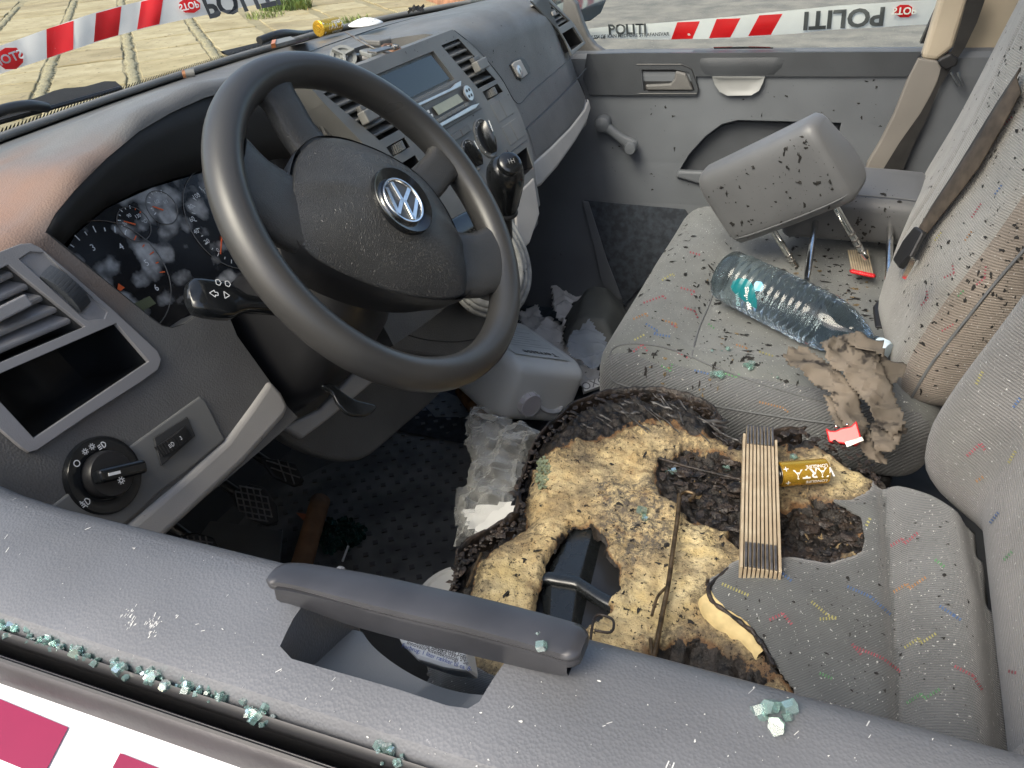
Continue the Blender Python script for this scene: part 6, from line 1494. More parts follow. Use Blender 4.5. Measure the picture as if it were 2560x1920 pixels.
# white tub under the door grip, with printed label
tb3 = thing('paint_tub', (-.07, .02, .56), 'white plastic tub with printed label seen below the door grip', 'tub')
TC = zp(.74).at(1006, 1300)
V, F = tube([Vector((TC.x, TC.y, z)) for z in (.56, .65, .725, .735)], [.066, .069, .071, .068], 44); mesh('bucket', V, F, mat('white_tub', (.74, .74, .71), .4), tb3, sm=40)
V, F = lathe((TC.x, TC.y, .735), (0, 0, 1), [(.073, -.01), (.075, 0), (.073, .006), (.066, .007), (.064, .004), (.0001, .004)], 44, cap=False); mesh('lid', V, F, mat('white_lid', (.70, .70, .68), .4), tb3, sm=40)
TL = Plane((-.30, -.12, 1.06), (-.5, -.1, .86))
lq = [TL.at(u, v) for u, v in crop(980, 1560, .1085, [(80, 440), (240, 130), (420, 170), (800, 255), (1150, 330), (1545, 465), (1720, 1020), (1000, 900), (400, 700)])]
lq = [TL.at(u, v) for u, v in ((858, 1382), (872, 1352), (1000, 1380), (1012, 1452), (960, 1444), (900, 1425))]
ld_ = (TL.at(960, 1430)-TL.at(880, 1400)).normalized()
jug = thing('label_bottle', TL.at(930, 1400), 'white bottle with small grey and blue print seen through the door grip', 'bottle')
V, F = prism(lq, TL.n, .05, -.05); mesh('body', V, F, mat('white_label', (.76, .78, .78), .5), jug, bevel=.004)
le1 = (TL.at(985, 1440)-TL.at(905, 1412)).normalized(); le2 = TL.n.cross(le1)
for s, u, v, z_, m in (('Holdbar, miljøtilpasset træ', 942, 1396, .0050, MT['black_print']), ('Naturlig sølvgrå over tid', 948, 1403, .0050, MT['black_print']), ('Innovativ kiselteknologi • Se', 945, 1410, .0050, MT['black_print']), ('Forbrug: 1 liter rækker til ca. 8-', 943, 1420, .0050, mat('blue_print', (.08, .14, .4), .6))):
    V, F = text_vf(s, z_); mesh('lettering', place(V, TL.at(u, v, .0006), le1, le2), F, m, jug)
# ================================================================== gear lever
gl = thing('gear_lever', (.36, .02, 1.05), 'black gear lever with round knob and dusty grey boot frame', 'gear lever')
ga = Vector((.322, 0, 1.247)); gb_ = Vector((.352, .015, 1.14)); gd = (ga-gb_).normalized()
rows = []
for h, r in ((.014, .011), (.020, .014), (.030, .018), (.042, .0205), (.054, .0235), (.068, .0262), (.080, .0272), (.092, .0255), (.101, .0205), (.1065, .013), (.108, .0001)): rows.append((r, h))
V, F = lathe(ga - gd*.083, gd, rows, 32, cap=False); mesh('knob', V, F, MT['black_gloss'], gl, sm=60)
kc = ga + gd*.0285; kn = (gd*.8 - Vector((.3, .5, 0))).normalized()
kcen = ga+gd*.003; cap_c = kcen + kn*.0252
V, F = lathe(cap_c, kn, [(.0175, -.006), (.0168, .0002), (.0150, .0022), (.0090, .0042), (.0001, .0050)], 28, cap=False); mesh('shift_plate', V, F, MT['black_gloss'], gl, sm=60)
ka, kb = frame_at(kn); MT['clipg'] = mat('faded_print', (.35, .35, .34), .6)
sym([[(-.004, .0035), (-.004, -.0035)], [(0, .0035), (0, -.0035)], [(.004, .0035), (.004, -.0035)], [(-.004, 0), (.004, 0)]], cap_c+kn*.0053, ka, kb, kn, .00022, gl, 'shift_pattern', MT['clipg'])
V, F = tube([ga-gd*.068, gb_], .007, 10); mesh('shaft', V, F, MT['black'], gl, sm=60)
V, F = lathe(ga-gd*.070, gd, [(.014, 0), (.016, .002), (.0165, .005), (.014, .008)], 24, cap=True); mesh('collar', V, F, MT['black'], gl, sm=60)
# boot frame: two nested dusty rings around the lever base
MT['dusty'] = mat('dusty_grey_plastic', (.20, .20, .19), .8, bump=('noise', 200, .25, .0006), col2=(.36, .36, .34), vscale=40, dirt=.62, dirtcol=(.05, .05, .05), dscale=60)
BR = Plane((.39, .02, 1.06), (-.35, -.72, .6))
def ringpath(sc_, h):
    P = [(1082, 455), (1098, 478), (1122, 520), (1136, 560), (1140, 600), (1132, 636), (1108, 668), (1060, 680), (1010, 660), (985, 610), (1000, 540), (1040, 480)]
    c = (1062, 575); return smoothpath([BR.at(c[0]+(u-c[0])*sc_, c[1]+(v-c[1])*sc_, h) for u, v in P], 6, True)
for sc_, h, r in ((1.0, 0, .0065), (.90, .010, .006), (.80, .016, .006)):
    V, F = tube(ringpath(sc_, h), r, 8, closed=True); mesh('boot_ring', V, F, MT['dusty'], gl, sm=60)
rows = [ringpath(.95, .002), ringpath(.85, .010), ringpath(.6, .022), ringpath(.25, .05)]
V, F = grid(rows, False, True); mesh('boot', V, F, mat('boot_vinyl', (.05, .05, .05), .5, var=.4, vscale=30), gl, sm=60)
V, F = grid([ringpath(1.02, -.002), ringpath(1.0, -.06), ringpath(.95, -.14)], False, True); mesh('boot_base', V, F, MT['dash'], gl, sm=60)
# ================================================================== things on the passenger bench
def headrest(o, e1, e2, e3, L, H, T, label, pl_, posts=(.24, .76), notches=True):
    t = thing('headrest', o, label, 'headrest', 'removed headrests')
    pt = lambda x, y, z: o + e1*x + e2*y + e3*z
    rows = []
    n = 12
    # section across thickness/height, lofted along the length with rounded ends
    sec = []
    for i in range(36):
        a = 2*math.pi*i/36; c, s = math.cos(a), math.sin(a); k = .42
        sec.append((.5+.5*math.copysign(abs(c)**k, c), .5+.5*math.copysign(abs(s)**k, s)))
    for t_ in (0, .006, .02, .05, .10, .25, .5, .75, .90, .95, .98, .994, 1):
        e = min(t_, 1-t_); kk = .80 + .20*math.sqrt(min(1, e/.05)) if e < .05 else 1.0
        bow = .006*math.sin(t_*math.pi)
        rows.append([pt(L*t_, H*(.5+(y-.5)*kk), -T*(.5+(z-.5)*kk)*(1-.30*smooth((y-.3)/.7)*(z)) + bow*(1-z)) for y, z in sec])
    V, F = grid(rows, False, True); m = 36; F += [tuple(range(m)), tuple(range((len(rows)-1)*m, len(rows)*m))[::-1]]
    b = fixn(mesh('pad', V, F, MT['vinyl'], t)); [setattr(p, 'use_smooth', True) for p in b.data.polygons]; b.data.set_sharp_from_angle(angle=R(55))
    # welt seam round the lower edge
    ring = [pt(L*u, H*(.075), -T*v) for u, v in ((.01, .1), (.5, -.012), (.99, .1))]
    V, F = tube(smoothpath([pt(.004, H*.16, -T*.3), pt(.012, H*.13, -.003), pt(L*.3, H*.12, .005), pt(L*.7, H*.12, .005), pt(L-.012, H*.13, -.003), pt(L-.004, H*.16, -T*.3)], 8), .0013, 6); mesh('welt', V, F, MT['piping'], t)
    for x in posts:
        a, b_ = pt(L*x, .004, -T*.5), pt(L*x, -pl_, -T*.5)
        V, F = tube([a.lerp(b_, k/10) for k in range(11)], [.0062]*10+[.0050], 16); mesh('post', V, F, MT['chrome'], t, sm=50)
        if notches:
            for k in range(4):
                c = a.lerp(b_, .55+.1*k); V, F = lathe(c, b_-a, [(.0063, 0), (.0067, .001), (.0067, .003), (.0063, .004)], 16, cap=False); mesh('notch_ring', V, F, MT['steel'], t)
    return t, b
h1o = Vector((.818, -.259, .9585)); he1 = Vector((-.308, -.793, .526)).normalized(); he2 = Vector((-.057, .568, .821)); he2 = (he2-he1*(he2 @ he1)).normalized(); he3 = he1.cross(he2)
hr1, hb1 = headrest(h1o, he1, he2, he3, .256, .162, .096, 'grey headrest propped on the bench with chrome posts towards the backrest', .125)
ho2 = Vector((.885, -.335, 1.045)); g1 = Vector((0.03, -1, 0)).normalized(); g2 = Vector((1, .03, .16)).normalized(); g3 = g1.cross(g2)
if g3.z < 0: g3 = -g3
hr2, hb2 = headrest(ho2, g1, g2, g3, .255, .16, .095, 'sooty headrest lying flat behind the propped one, posts towards viewer', .20, notches=False)
# ---- water bottle
def bottlemat():
    m = bpy.data.materials.new('clear_pet'); m.use_nodes = True; N = m.node_tree.nodes; L = m.node_tree.links; b = N['Principled BSDF']
    b.inputs['Base Color'].default_value = (.74, .90, .98, 1); b.inputs['Roughness'].default_value = .03; b.inputs['IOR'].default_value = 1.22; b.inputs['Transmission Weight'].default_value = 1.0; b.inputs['Specular IOR Level'].default_value = .8
    b.inputs['Coat Weight'].default_value = .6; b.inputs['Coat Roughness'].default_value = .04
    t = N.new('ShaderNodeBsdfTransparent'); t.inputs[0].default_value = (.86, .94, .97, 1); x = N.new('ShaderNodeMixShader'); x.inputs[0].default_value = .25
    L.new(b.outputs[0], x.inputs[1]); L.new(t.outputs[0], x.inputs[2]); L.new(x.outputs[0], N['Material Output'].inputs[0]); return m
ba = zp(.983).at(1568, 592); bb_ = zp(.958).at(1902, 754); bd = (bb_-ba).normalized(); BL = (bb_-ba).length
wb = thing('water_bottle', ba-Vector((0, 0, .04)), 'clear plastic water bottle with teal label lying on the bench', 'bottle')
pr = [(0, .020), (.0, .030), (.006, .038), (.016, .0445), (.05, .0455)]
n = 60; prof = []
for i in range(n+1):
    t = .05+(.62-.05)*i/n; r = .0455 + (.0013*math.sin((t-.05)*2*math.pi/.045) if t > .10 else 0); prof.append((t, r))
for t, r in ((.66, .0455), (.72, .0430), (.78, .0385), (.84, .0312), (.89, .0228), (.925, .0165), (.95, .0135), (.955, .0160), (.962, .0160), (.966, .0130), (.985, .0128)): prof.append((t, r))
prof = [(t, r) for t, r in pr] + prof
ba_, bb2 = frame_at(bd); rows = []
for t, r in prof:
    row = []
    for k in range(40):
        a = 2*math.pi*k/40; dent = 1 + .018*ns((t*9, math.cos(a)*1.6, math.sin(a)*1.6), 1.3, 4)*(1 if .03 < t < .8 else 0)
        row.append(ba + bd*BL*t + (ba_*math.cos(a)+bb2*math.sin(a))*r*dent)
    rows.append(row)
V, F = grid(rows, False, True); F += [tuple(range(40)), tuple(range(len(V)-40, len(V)))[::-1]]
bo = fixn(mesh('body', V, F, bottlemat(), wb, sm=180))
V, F = lathe(ba+bd*BL*.972, bd, [(.0158, 0), (.0162, .002), (.0160, .016), (.0145, .0195), (.0001, .0200)], 28, cap=False); bcap = mesh('cap', V, F, mat('pale_blue_cap', (.55, .66, .74), .4), wb, sm=50)
for k in range(28):
    a = 2*math.pi*k/28; e = ba_*math.cos(a)+bb2*math.sin(a); V, F = box_vf(ba+bd*(BL*.972+.009)+e*.0162, e*.0005, e.cross(bd)*.0007, bd*.006); mesh('grip_rib', V, F, bcap.data.materials[0], bcap)
tbo = bvh(bo)
def on_bottle(u, v, h=.0009):
    q = hit(tbo, u, v); return q[0]+q[1]*h if q else None
def bpatch(name, poly, m, h, n=16):
    x0, x1 = min(p[0] for p in poly), max(p[0] for p in poly); y0, y1 = min(p[1] for p in poly), max(p[1] for p in poly); idx = {}; V = []; F = []
    for i in range(n+1):
        for j in range(n+1):
            u, v = lerp(x0, x1, i/n), lerp(y0, y1, j/n)
            if inpoly(u, v, poly):
                q = on_bottle(u, v, h)
                if q: idx[(i, j)] = len(V); V.append(q)
    for i in range(n):
        for j in range(n):
            q = [(i, j), (i+1, j), (i+1, j+1), (i, j+1)]
            if all(k in idx for k in q): F.append(tuple(idx[k] for k in q))
    return mesh(name, V, F, m, wb, sm=180)
tl_ = bpatch('teal_label', crop(1760, 590, .22604, [(290, 560), (320, 490), (400, 460), (470, 465), (530, 510), (565, 580), (590, 700), (595, 815), (520, 780), (400, 690), (310, 610)]), mat('teal_label', (.012, .16, .18), .35), .0010, 34)
bpatch('blue_dot', crop(1760, 590, .22604, [(605+58*math.cos(a), 558+62*math.sin(a)) for a in [i*.35 for i in range(18)]]), mat('blue_dot', (.22, .50, .72), .35), .0012, 16)
ldir = Vector((1, 0, 0)); p_a, p_b = on_bottle(*crop(1760, 590, .22604, [(490, 610)])[0], .0016), on_bottle(*crop(1760, 590, .22604, [(505, 760)])[0], .0016)
if p_a and p_b:
    tdir = (p_b-p_a).normalized(); tn = (CAM-(p_a+p_b)/2).normalized(); tup = tn.cross(tdir).normalized()
    V, F = text_vf('saljfrisk', .013, .0002); mesh('lettering', place(V, (p_a+p_b)/2+tn*.0012, tdir, tup), F, MT['white_print'], tl_)
    V, F = text_vf('VAND', .008); mesh('lettering', place(V, (p_a+p_b)/2+tn*.0016-tup*.018, tdir, tup), F, mat('pale_teal', (.25, .45, .47), .5), tl_)
# ---- burnt brown paper
def burntpaper():
    m = mat('burnt_brown_paper', (.085, .072, .057), .85, bump=('noise', 90, .4, .002), col2=(.18, .15, .118), vscale=14, dirt=.56, dirtcol=(.022, .018, .015), dscale=22); return m
MT['bpaper'] = burntpaper()
bpp = thing('burnt_paper', zp(.93).at(1850, 880), 'crumpled scorched brown paper hanging off the bench edge by the bottle cap', 'paper')
BPL = Plane(zp(.965).at(1830, 830), (-.45, -.05, .88))
specs = [([(1690, 770), (1705, 750), (1735, 745), (1790, 790), (1850, 850), (1880, 920), (1860, 960), (1820, 930), (1780, 860), (1740, 820), (1700, 795)], .012, 1, .010),
         ([(1760, 752), (1800, 740), (1850, 733), (1880, 755), (1905, 800), (1930, 870), (1950, 930), (1920, 960), (1880, 900), (1830, 830), (1780, 790)], .014, 2, .024),
         ([(1850, 775), (1900, 780), (1945, 795), (1940, 830), (1925, 850), (1940, 900), (1955, 930), (1935, 985), (1890, 985), (1870, 920), (1900, 880), (1870, 820)], .013, 3, .016),
         ([(1800, 735), (1850, 728), (1905, 745), (1912, 790), (1880, 770), (1840, 760)], .010, 4, .040),
         ([(1770, 860), (1830, 880), (1880, 950), (1920, 1000), (1890, 1010), (1840, 960), (1800, 930)], .012, 5, .0)]
for poly, amp, sd_, h in specs:
    V, F = crumple(poly, BPL.lift(h), .0038, amp*.95, 15, sd_*7.7); mesh('sheet', V, F, MT['bpaper'], bpp, sm=30, solid=.0006)
# ---- red belt buckles
def buckle(pl, pts, label, nrm_h):
    t = thing('belt_buckle', pl.at(*pts[0]), label, 'belt buckle', 'red belt buckles')
    q = [pl.at(u, v) for u, v in pts]; V, F = prism(q, pl.n, nrm_h, -nrm_h); fixn(mesh('button', V, F, MT['red_plastic'], t, bevel=.002, seg=2)); return t, q
BK1 = Plane(zp(.955).at(1815, 940), (-.75, .1, .65))
b1, q1 = buckle(BK1, [(1783, 924), (1794, 930), (1805, 930), (1815, 925), (1838, 920), (1850, 908), (1862, 950), (1850, 962), (1790, 955)], 'red belt buckle below the burnt paper', .018)
V, F = prism([BK1.at(u, v, .001) for u, v in ((1825, 956), (1862, 944), (1866, 952), (1830, 966))], BK1.n, .003); mesh('latch_slot', V, F, MT['steel'], b1)
for u, v in ((1806, 921), (1830, 917)):
    V, F = blob(BK1.at(u, v, .003), .0022, u, 2, rough=.05); mesh('rivet', V, F, MT['chrome'], b1, sm=180)
BK2 = Plane(zp(.945).at(1935, 664), (-.2, .2, .95))
b2, q2 = buckle(BK2, [(1902, 660), (1925, 664), (1955, 658), (1958, 668), (1930, 674), (1904, 672)], 'red belt buckle sunk in the gap at the bench back', .01)
V, F = prism([BK2.at(u, v, -.004) for u, v in ((1885, 660), (1895, 645), (1960, 640), (1964, 700), (1890, 705))], BK2.n, .02, -.022); mesh('casing', V, F, MT['black'], b2, bevel=.003)
# ---- folding rule
fr_ = thing('folding_rule', zp(.965).at(1640, 1070), 'folded wooden rule with metal hinges standing on edge on the burnt seat', 'folding rule')
RP = zp(.988); A0, A1 = RP.at(1597, 1224), RP.at(1605, 918); B0 = RP.at(1690, 1224)
fd = (A1-A0).normalized(); fs = (B0-A0); fs = (fs-fd*(fs @ fd)); FW = fs.length; fs.normalize(); fu = Vector((0, 0, 1)); FL = (A1-A0).length
MT['wood'] = mat('rule_wood', (.38, .30, .20), .55, bump=('noise', 120, .2, .0006), col2=(.48, .40, .28), vscale=40, dirt=.70, dirtcol=(.2, .15, .1), dscale=50)
MT['hinge'] = mat('hinge_steel', (.20, .18, .165), .4, metal=.8, var=.3, vscale=80)
for k in range(10):
    w_ = FW/10; c = A0+fs*(w_*(k+.5)); short = (k in (0, 9)); l0, l1 = (0.0, .90 if k == 9 else .93) if short else (0, 1.0)
    a, b = c+fd*FL*l0, c+fd*FL*l1
    V, F = box_vf((a+b)/2-fu*.008, fd*((b-a).length/2), fs*w_*.36, fu*.008); lf = mesh('leaf', V, F, MT['wood'], fr_, bevel=.0005)
    if not short:
        for e, s in ((FL*.92, 1), (FL*.075, 1)):
            V, F = box_vf(c+fd*e-fu*.0072, fd*FL*(.078 if e > .1 else .072), fs*w_*.30, fu*.0085); mesh('hinge', V, F, MT['hinge'], lf, bevel=.0004)
# ---- batteries
MT['gold'] = mat('gold_sleeve', (.80, .48, .06), .24, metal=.75, var=.06, vscale=30)
def battery(a, b, r, label, txt, flip):
    t = thing('battery', a, label, 'battery', 'gold batteries'); d = (b-a).normalized(); L = (b-a).length
    V, F = lathe(a, d, [(r*.93, 0), (r, .001), (r, L-.0025), (r*.97, L-.001), (r*.86, L)], 40, cap=True); s = mesh('sleeve', V, F, MT['gold'], t, sm=40)
    V, F = lathe(a, -d, [(r*.8, -.0005), (r*.78, .0003), (r*.42, .0003), (r*.40, .0012), (.0001, .0012)], 32, cap=False); mesh('end_disc', V, F, MT['gold'] if flip else MT['steel'], t, sm=40)
    V, F = lathe(b, d, [(r*.84, -.0003), (r*.30, -.0002), (r*.28, .0018), (.0001, .002)], 32, cap=False); mesh('terminal', V, F, MT['steel'], t, sm=40)
    n = (CAM-(a+b)/2); n = (n-d*(n @ d)).normalized(); u = n.cross(d)
    def wrap(txt_, size, ang, along, bold, rot):
        V, F = text_vf(txt_, size, bold); out = []
        for v in V:
            x, y = (v.x, v.y) if not rot else (-v.x, -v.y); th = ang + y/r
            out.append((a+b)/2 + d*(along+x) + (n*math.cos(th)+u*math.sin(th))*(r+.0003))
        mesh('lettering', out, F, MT['white_print'], s)
    sg = 1
    wrap('VARTA', L*.27, -.10, L*.14, .0004, txt); wrap('LONGLIFE', L*.10, .42, L*.22, .0001, txt); wrap('LONGLIFE', L*.10, -.85, L*.20, .0001, txt); wrap('+', L*.22, .42, -L*.43, 0, txt); wrap('+', L*.22, -.75, -L*.40, 0, txt)
    return t
BZ = zp(.968)
battery(BZ.at(1690, 1032)+Vector((0, .004, .004)), BZ.at(1784, 1022)+Vector((0, 0, .004)), .0150, 'gold battery lying beside the folding rule on the burnt seat', True, False)
DBZ = zp(1.372)
battery(DBZ.at(687, 62), DBZ.at(729, 52), .0150, 'gold battery lying on the dashboard under the windscreen', False, True)
# ---- matchbook: red-tipped sticks
mb = thing('matchbook', zp(.94).at(1860, 575), 'row of red-tipped matches on the bench under the headrest post', 'matches')
MB = zp(.945); me1 = (MB.at(1885, 592)-MB.at(1838, 598)).normalized(); top_a, top_b = MB.at(1832, 545), MB.at(1872, 545)
for k in range(9):
    a = MB.at(1842+k*5.4, 586+k*1.2, .004); b = top_a.lerp(top_b, k/8)+Vector((0, 0, .004)); V, F = box_vf((a+b)/2, (b-a)/2, (b-a).cross(Vector((0, 0, 1))).normalized()*.0014, Vector((0, 0, .0012))); st_ = mesh('matchstick', V, F, MT['wood'], mb)
    V, F = blob(a, .0052, k*3., 2, (1, 1, .8), .15); mesh('match_head', V, F, MT['red_plastic'], st_, sm=180)
# ---- lap belt across the bench backrest with tongue
sb2 = thing('seat_belt', zp(1.2).at(2100, 330), 'dark twisted belt strap running down the bench backrest to its tongue', 'seat belt', 'seat belts')
rows = []
SBP = [((2225, 150), (2225, 205)), ((2175, 225), (2178, 290)), ((2125, 305), (2132, 368)), ((2075, 385), (2092, 420)), ((2030, 452), (2048, 474)), ((2002, 500), (2014, 518)), ((1985, 530), (1996, 540))]
tkb = bvh(bb)
for a, b in SBP:
    r = []
    for u, v in (a, b):
        q = hit(tkb, u, v); r.append(q[0]+q[1]*.012 if q else yp(-.70).at(u, v))
    rows.append([r[0], (r[0]+r[1])/2+Vector((0, .006, .003)), r[1]])
V, F = grid(rows); mesh('webbing', V, F, mat('worn_webbing', (.055, .043, .032), .8, bump=('noise', 500, .5, .0008), var=.3, vscale=50), sb2, sm=60, solid=.0025)
tg = [q for q in (hit(tkb, u, v) for u, v in ((2010, 500), (2028, 512), (2000, 565), (1975, 590), (1962, 572), (1985, 530))) if q]
if len(tg) > 3:
    q = [p[0]+p[1]*.022 for p in tg]; V, F = prism(q, tg[0][1], .010, -.006); fixn(mesh('tongue_cover', V, F, MT['black'], sb2, bevel=.003, seg=2))
ta_ = [q for q in (hit(tkb, u, v) for u, v in ((1972, 560), (1980, 566), (1958, 602), (1950, 598))) if q]
V, F = prism([yp(-.535).at(u, v) for u, v in ((1968, 556), (1980, 562), (1956, 604), (1948, 600))], (0, -1, 0), .003); mesh('tongue', V, F, MT['chrome'], sb2)
# ================================================================== things on the dashboard
def dtop_at(u, v, h=0):
    q = hit(DBV, u, v); return (q[0]+Vector((0, 0, h))) if q else zp(1.38+h).at(u, v)
DBV = bvh(body)
# bent metal bracket and plastic clip in the tray
bk1 = thing('metal_bracket', zp(1.36).at(810, 100), 'bent steel bracket with rusty ring lying in the open dashboard tray', 'bracket')
TB = zp(1.392)
sp = [TB.at(752, 72, .012), TB.at(775, 86, .010), TB.at(800, 101, .006), TB.at(822, 112, .0), TB.at(840, 112, -.004)]
rows = [[p+Vector((-.006, -.010, 0)), p+Vector((.006, .010, .001))] for p in smoothpath(sp, 4)]
V, F = grid(rows); mesh('strap', V, F, mat('rusty_steel', (.34, .31, .26), .45, metal=.8, col2=(.16, .10, .06), vscale=45), bk1, sm=40, solid=.0015)
rc = TB.at(846, 106, -.006); V, F = tube([rc+Vector((math.cos(a)*.014, math.sin(a)*.012, .004*math.sin(a))) for a in [i*2*math.pi/20 for i in range(20)]], .0035, 8, closed=True); mesh('ring', V, F, mat('rust', (.22, .12, .07), .6, metal=.5, var=.5, vscale=60), bk1, sm=60)
for k in range(6):
    a = k*math.pi/3; V, F = box_vf(rc+Vector((math.cos(a)*.009, math.sin(a)*.008, .003)), Vector((.003, 0, 0)), Vector((0, .003, 0)), Vector((0, 0, .002))); mesh('ring_tooth', V, F, MT['steel'], bk1, bevel=.0006)
V, F = box_vf(TB.at(822, 108, .006), Vector((.018, -.004, 0)), Vector((.004, .010, 0)), Vector((0, 0, .0015))); mesh('plate', V, F, MT['steel'], bk1, bevel=.0008)
cl = thing('plastic_clip', zp(1.36).at(745, 120), 'grey round plastic clip at the driver end of the dashboard tray', 'clip')
cc = zp(1.378).at(742, 124); cn_ = Vector((-.5, -.55, .67)).normalized()
MT['clip'] = mat('grey_clip', (.20, .205, .195), .5, var=.1, vscale=30)
V, F = lathe(cc, cn_, [(.020, -.004), (.021, 0), (.020, .003), (.015, .003), (.014, .0), (.006, .0), (.006, .006), (.0001, .006)], 28, cap=False); mesh('disc', V, F, MT['clip'], cl, sm=40)
a_, b_ = frame_at(cn_)
for an in (40, 160, 280):
    e = a_*math.cos(R(an))+b_*math.sin(R(an)); V, F = box_vf(cc+e*.009+cn_*.005, e*.010, cn_.cross(e)*.002, cn_*.005); mesh('fin', V, F, MT['clip'], cl, bevel=.0006)
V, F = box_vf(zp(1.372).at(768, 126), Vector((.010, .004, 0)), Vector((-.003, .008, 0)), Vector((0, 0, .006))); mesh('lug', V, F, MT['black'], cl, bevel=.0012)
V, F = prism([zp(1.385).at(u, v) for u, v in ((775, 108), (790, 104), (850, 98), (850, 108), (800, 116))], (0, 0, 1), .008, -.008); tag(mesh('grey_lever', V, F, MT['clip'], bevel=.002), 'flat grey plastic lever under the steel bracket in the tray', 'lever')
V, F = prism([zp(1.392).at(u, v) for u, v in ((775, 82), (800, 80), (842, 83), (846, 88), (820, 94), (790, 92))], (0, 0, 1), .008, -.004); tag(mesh('dark_lever', V, F, MT['dash'], bevel=.002), 'dark grey plastic tongue behind the steel bracket in the tray', 'lever')
# splinters near the screen foot
sp1 = thing('plastic_splinter', dtop_at(620, 95), 'broken orange tipped plastic splinter on the dashboard left of the battery', 'splinter')
V, F = prism([dtop_at(u, v, .004) for u, v in ((588, 104), (592, 95), (612, 90), (630, 86), (640, 92), (618, 98), (600, 103))], (0, 0, 1), .006); fixn(mesh('shard', V, F, MT['dash_mid'], sp1, bevel=.001))
V, F = prism([dtop_at(u, v, .005) for u, v in ((587, 105), (590, 96), (598, 94), (596, 103))], (0, 0, 1), .007); fixn(mesh('orange_tip', V, F, mat('amber_tip', (.5, .16, .05), .35), sp1))
V, F = prism([dtop_at(u, v, .003) for u, v in ((608, 101), (650, 90), (668, 84), (660, 92), (625, 100))], (0, 0, 1), .002); fixn(mesh('flake', V, F, mat('purple_flake', (.14, .10, .11), .4), sp1))
ca_, cb2 = dtop_at(396, 160, .006), dtop_at(420, 157, .006)
lg_ = thing('cartridge', ca_, 'small dark cylinder with copper end at the foot of the windscreen', 'cartridge')
V, F = tube([ca_, cb2], .0055, 14); mesh('barrel', V, F, MT['dash_mid'], lg_, sm=40); V, F = lathe(ca_, (ca_-cb2), [(.0056, -.003), (.0056, .001), (.003, .0016), (.0001, .0016)], 14, cap=False); mesh('copper_end', V, F, mat('copper', (.55, .25, .12), .3, metal=.9), lg_, sm=40)
# white perforated oval pad behind the battery
wo = thing('perforated_pad', dtop_at(790, 52), 'white perforated oval pad behind the gold battery on the dashboard', 'pad')
oc = dtop_at(790, 52, .004); e1_ = (dtop_at(820, 46)-dtop_at(765, 58)).normalized(); e2_ = Vector((0, 0, 1)).cross(e1_)
rows = [[oc + e1_*math.cos(a)*.034*k + e2_*math.sin(a)*.030*k + Vector((0, 0, .010*(1-k*k))) for a in [i*2*math.pi/28 for i in range(28)]] for k in (1, .85, .65, .4, .1)]
V, F = grid(rows, False, True); F += [tuple(range(112, 140))]; mesh('dome', V, F, MT['white_print'], wo, sm=60, solid=.002)
for k in range(16):
    a = k*2.4; r = .010*math.sqrt(k+.5)*.62; c = oc+e1_*math.cos(a)*r*.034/.034+e2_*math.sin(a)*r*.9; kk = r/.034; V, F = lathe(c+Vector((0, 0, .0105*(1-kk*kk)+.0006)), (0, 0, 1), [(.0022, 0), (.0001, .0002)], 10, cap=False); mesh('hole', V, F, MT['black'], wo)
bs_ = [dtop_at(u, v, .003) for u, v in ((880, 30), (884, 22), (896, 20), (905, 14), (914, 18), (912, 26), (895, 30))]
V, F = crumple([(878, 32), (884, 18), (900, 16), (912, 10), (918, 22), (912, 29)], Plane(dtop_at(897, 24, .012), (-.4, -.6, .7)), .004, .006, 40, 5); tag(mesh('burnt_scrap', V, F, MT['dirt_flake'], solid=.0006), 'small burnt black scrap on the dashboard top near the screen', 'scrap')
# ================================================================== police tapes
MT['tape'] = mat('white_tape', (.80, .79, .76), .35, var=.03, vscale=20); MT['tape_red'] = mat('tape_red', (.70, .015, .02), .35, var=.06, vscale=14); translucent(MT['tape']); translucent(MT['tape_red'])
MT['tape_ink'] = mat('tape_ink', (.05, .055, .06), .5)
def tape(name, plane, top, bot, bars, label):
    t = thing(name, plane.at(*top[0]), label, 'barrier tape', 'police barrier tapes')
    T = smoothpath([plane.at(u, v) for u, v in top], 8); B = smoothpath([plane.at(u, v) for u, v in bot], 8); wv = lambda i: plane.n*(.006*math.sin(i*.35)+.003*math.sin(i*.9+1))
    rows = [[T[i]+wv(i), T[i].lerp(B[i], .5)+wv(i)+plane.n*.003, B[i]+wv(i+1)] for i in range(len(T))]
    V, F = grid(rows); ob = mesh('strip', V, F, MT['tape'], t, sm=180); tb = bvh(ob)
    for q in bars:
        n = 8; rr = []
        for i in range(n+1):
            r = []
            for j in range(5):
                s, k = i/n, j/4; u = lerp(lerp(q[0][0], q[1][0], s), lerp(q[3][0], q[2][0], s), k); v = lerp(lerp(q[0][1], q[1][1], s), lerp(q[3][1], q[2][1], s), k); h = hit(tb, u, v)
                r.append(h[0]+h[1]*.0008 if h else plane.at(u, v, .012))
            rr.append(r)
        V, F = grid(rr); mesh('red_bar', V, F, MT['tape_red'], t, sm=180)
    return t, tb
def on_tape(t, tb, plane, s, u, v, size, bold, m, ex_uv, flipx, flipy, name='lettering', h=.006, squash=1.0):
    c = hit(tb, u, v); c = c[0] if c else plane.at(u, v)
    n = plane.n; e = (plane.at(u+ex_uv[0]*40, v+ex_uv[1]*40)-plane.at(u-ex_uv[0]*40, v-ex_uv[1]*40)).normalized(); up = n.cross(e)
    V, F = text_vf(s, size, bold); out = []
    for q in V:
        p = c + e*(q.x*flipx*squash) + up*(q.y*flipy)
        d = (p-CAM).normalized(); hh = tb.ray_cast(CAM, d); out.append((hh[0] - d*h) if hh[0] else p+n*.01)
    mesh(name, out, F, m, t)
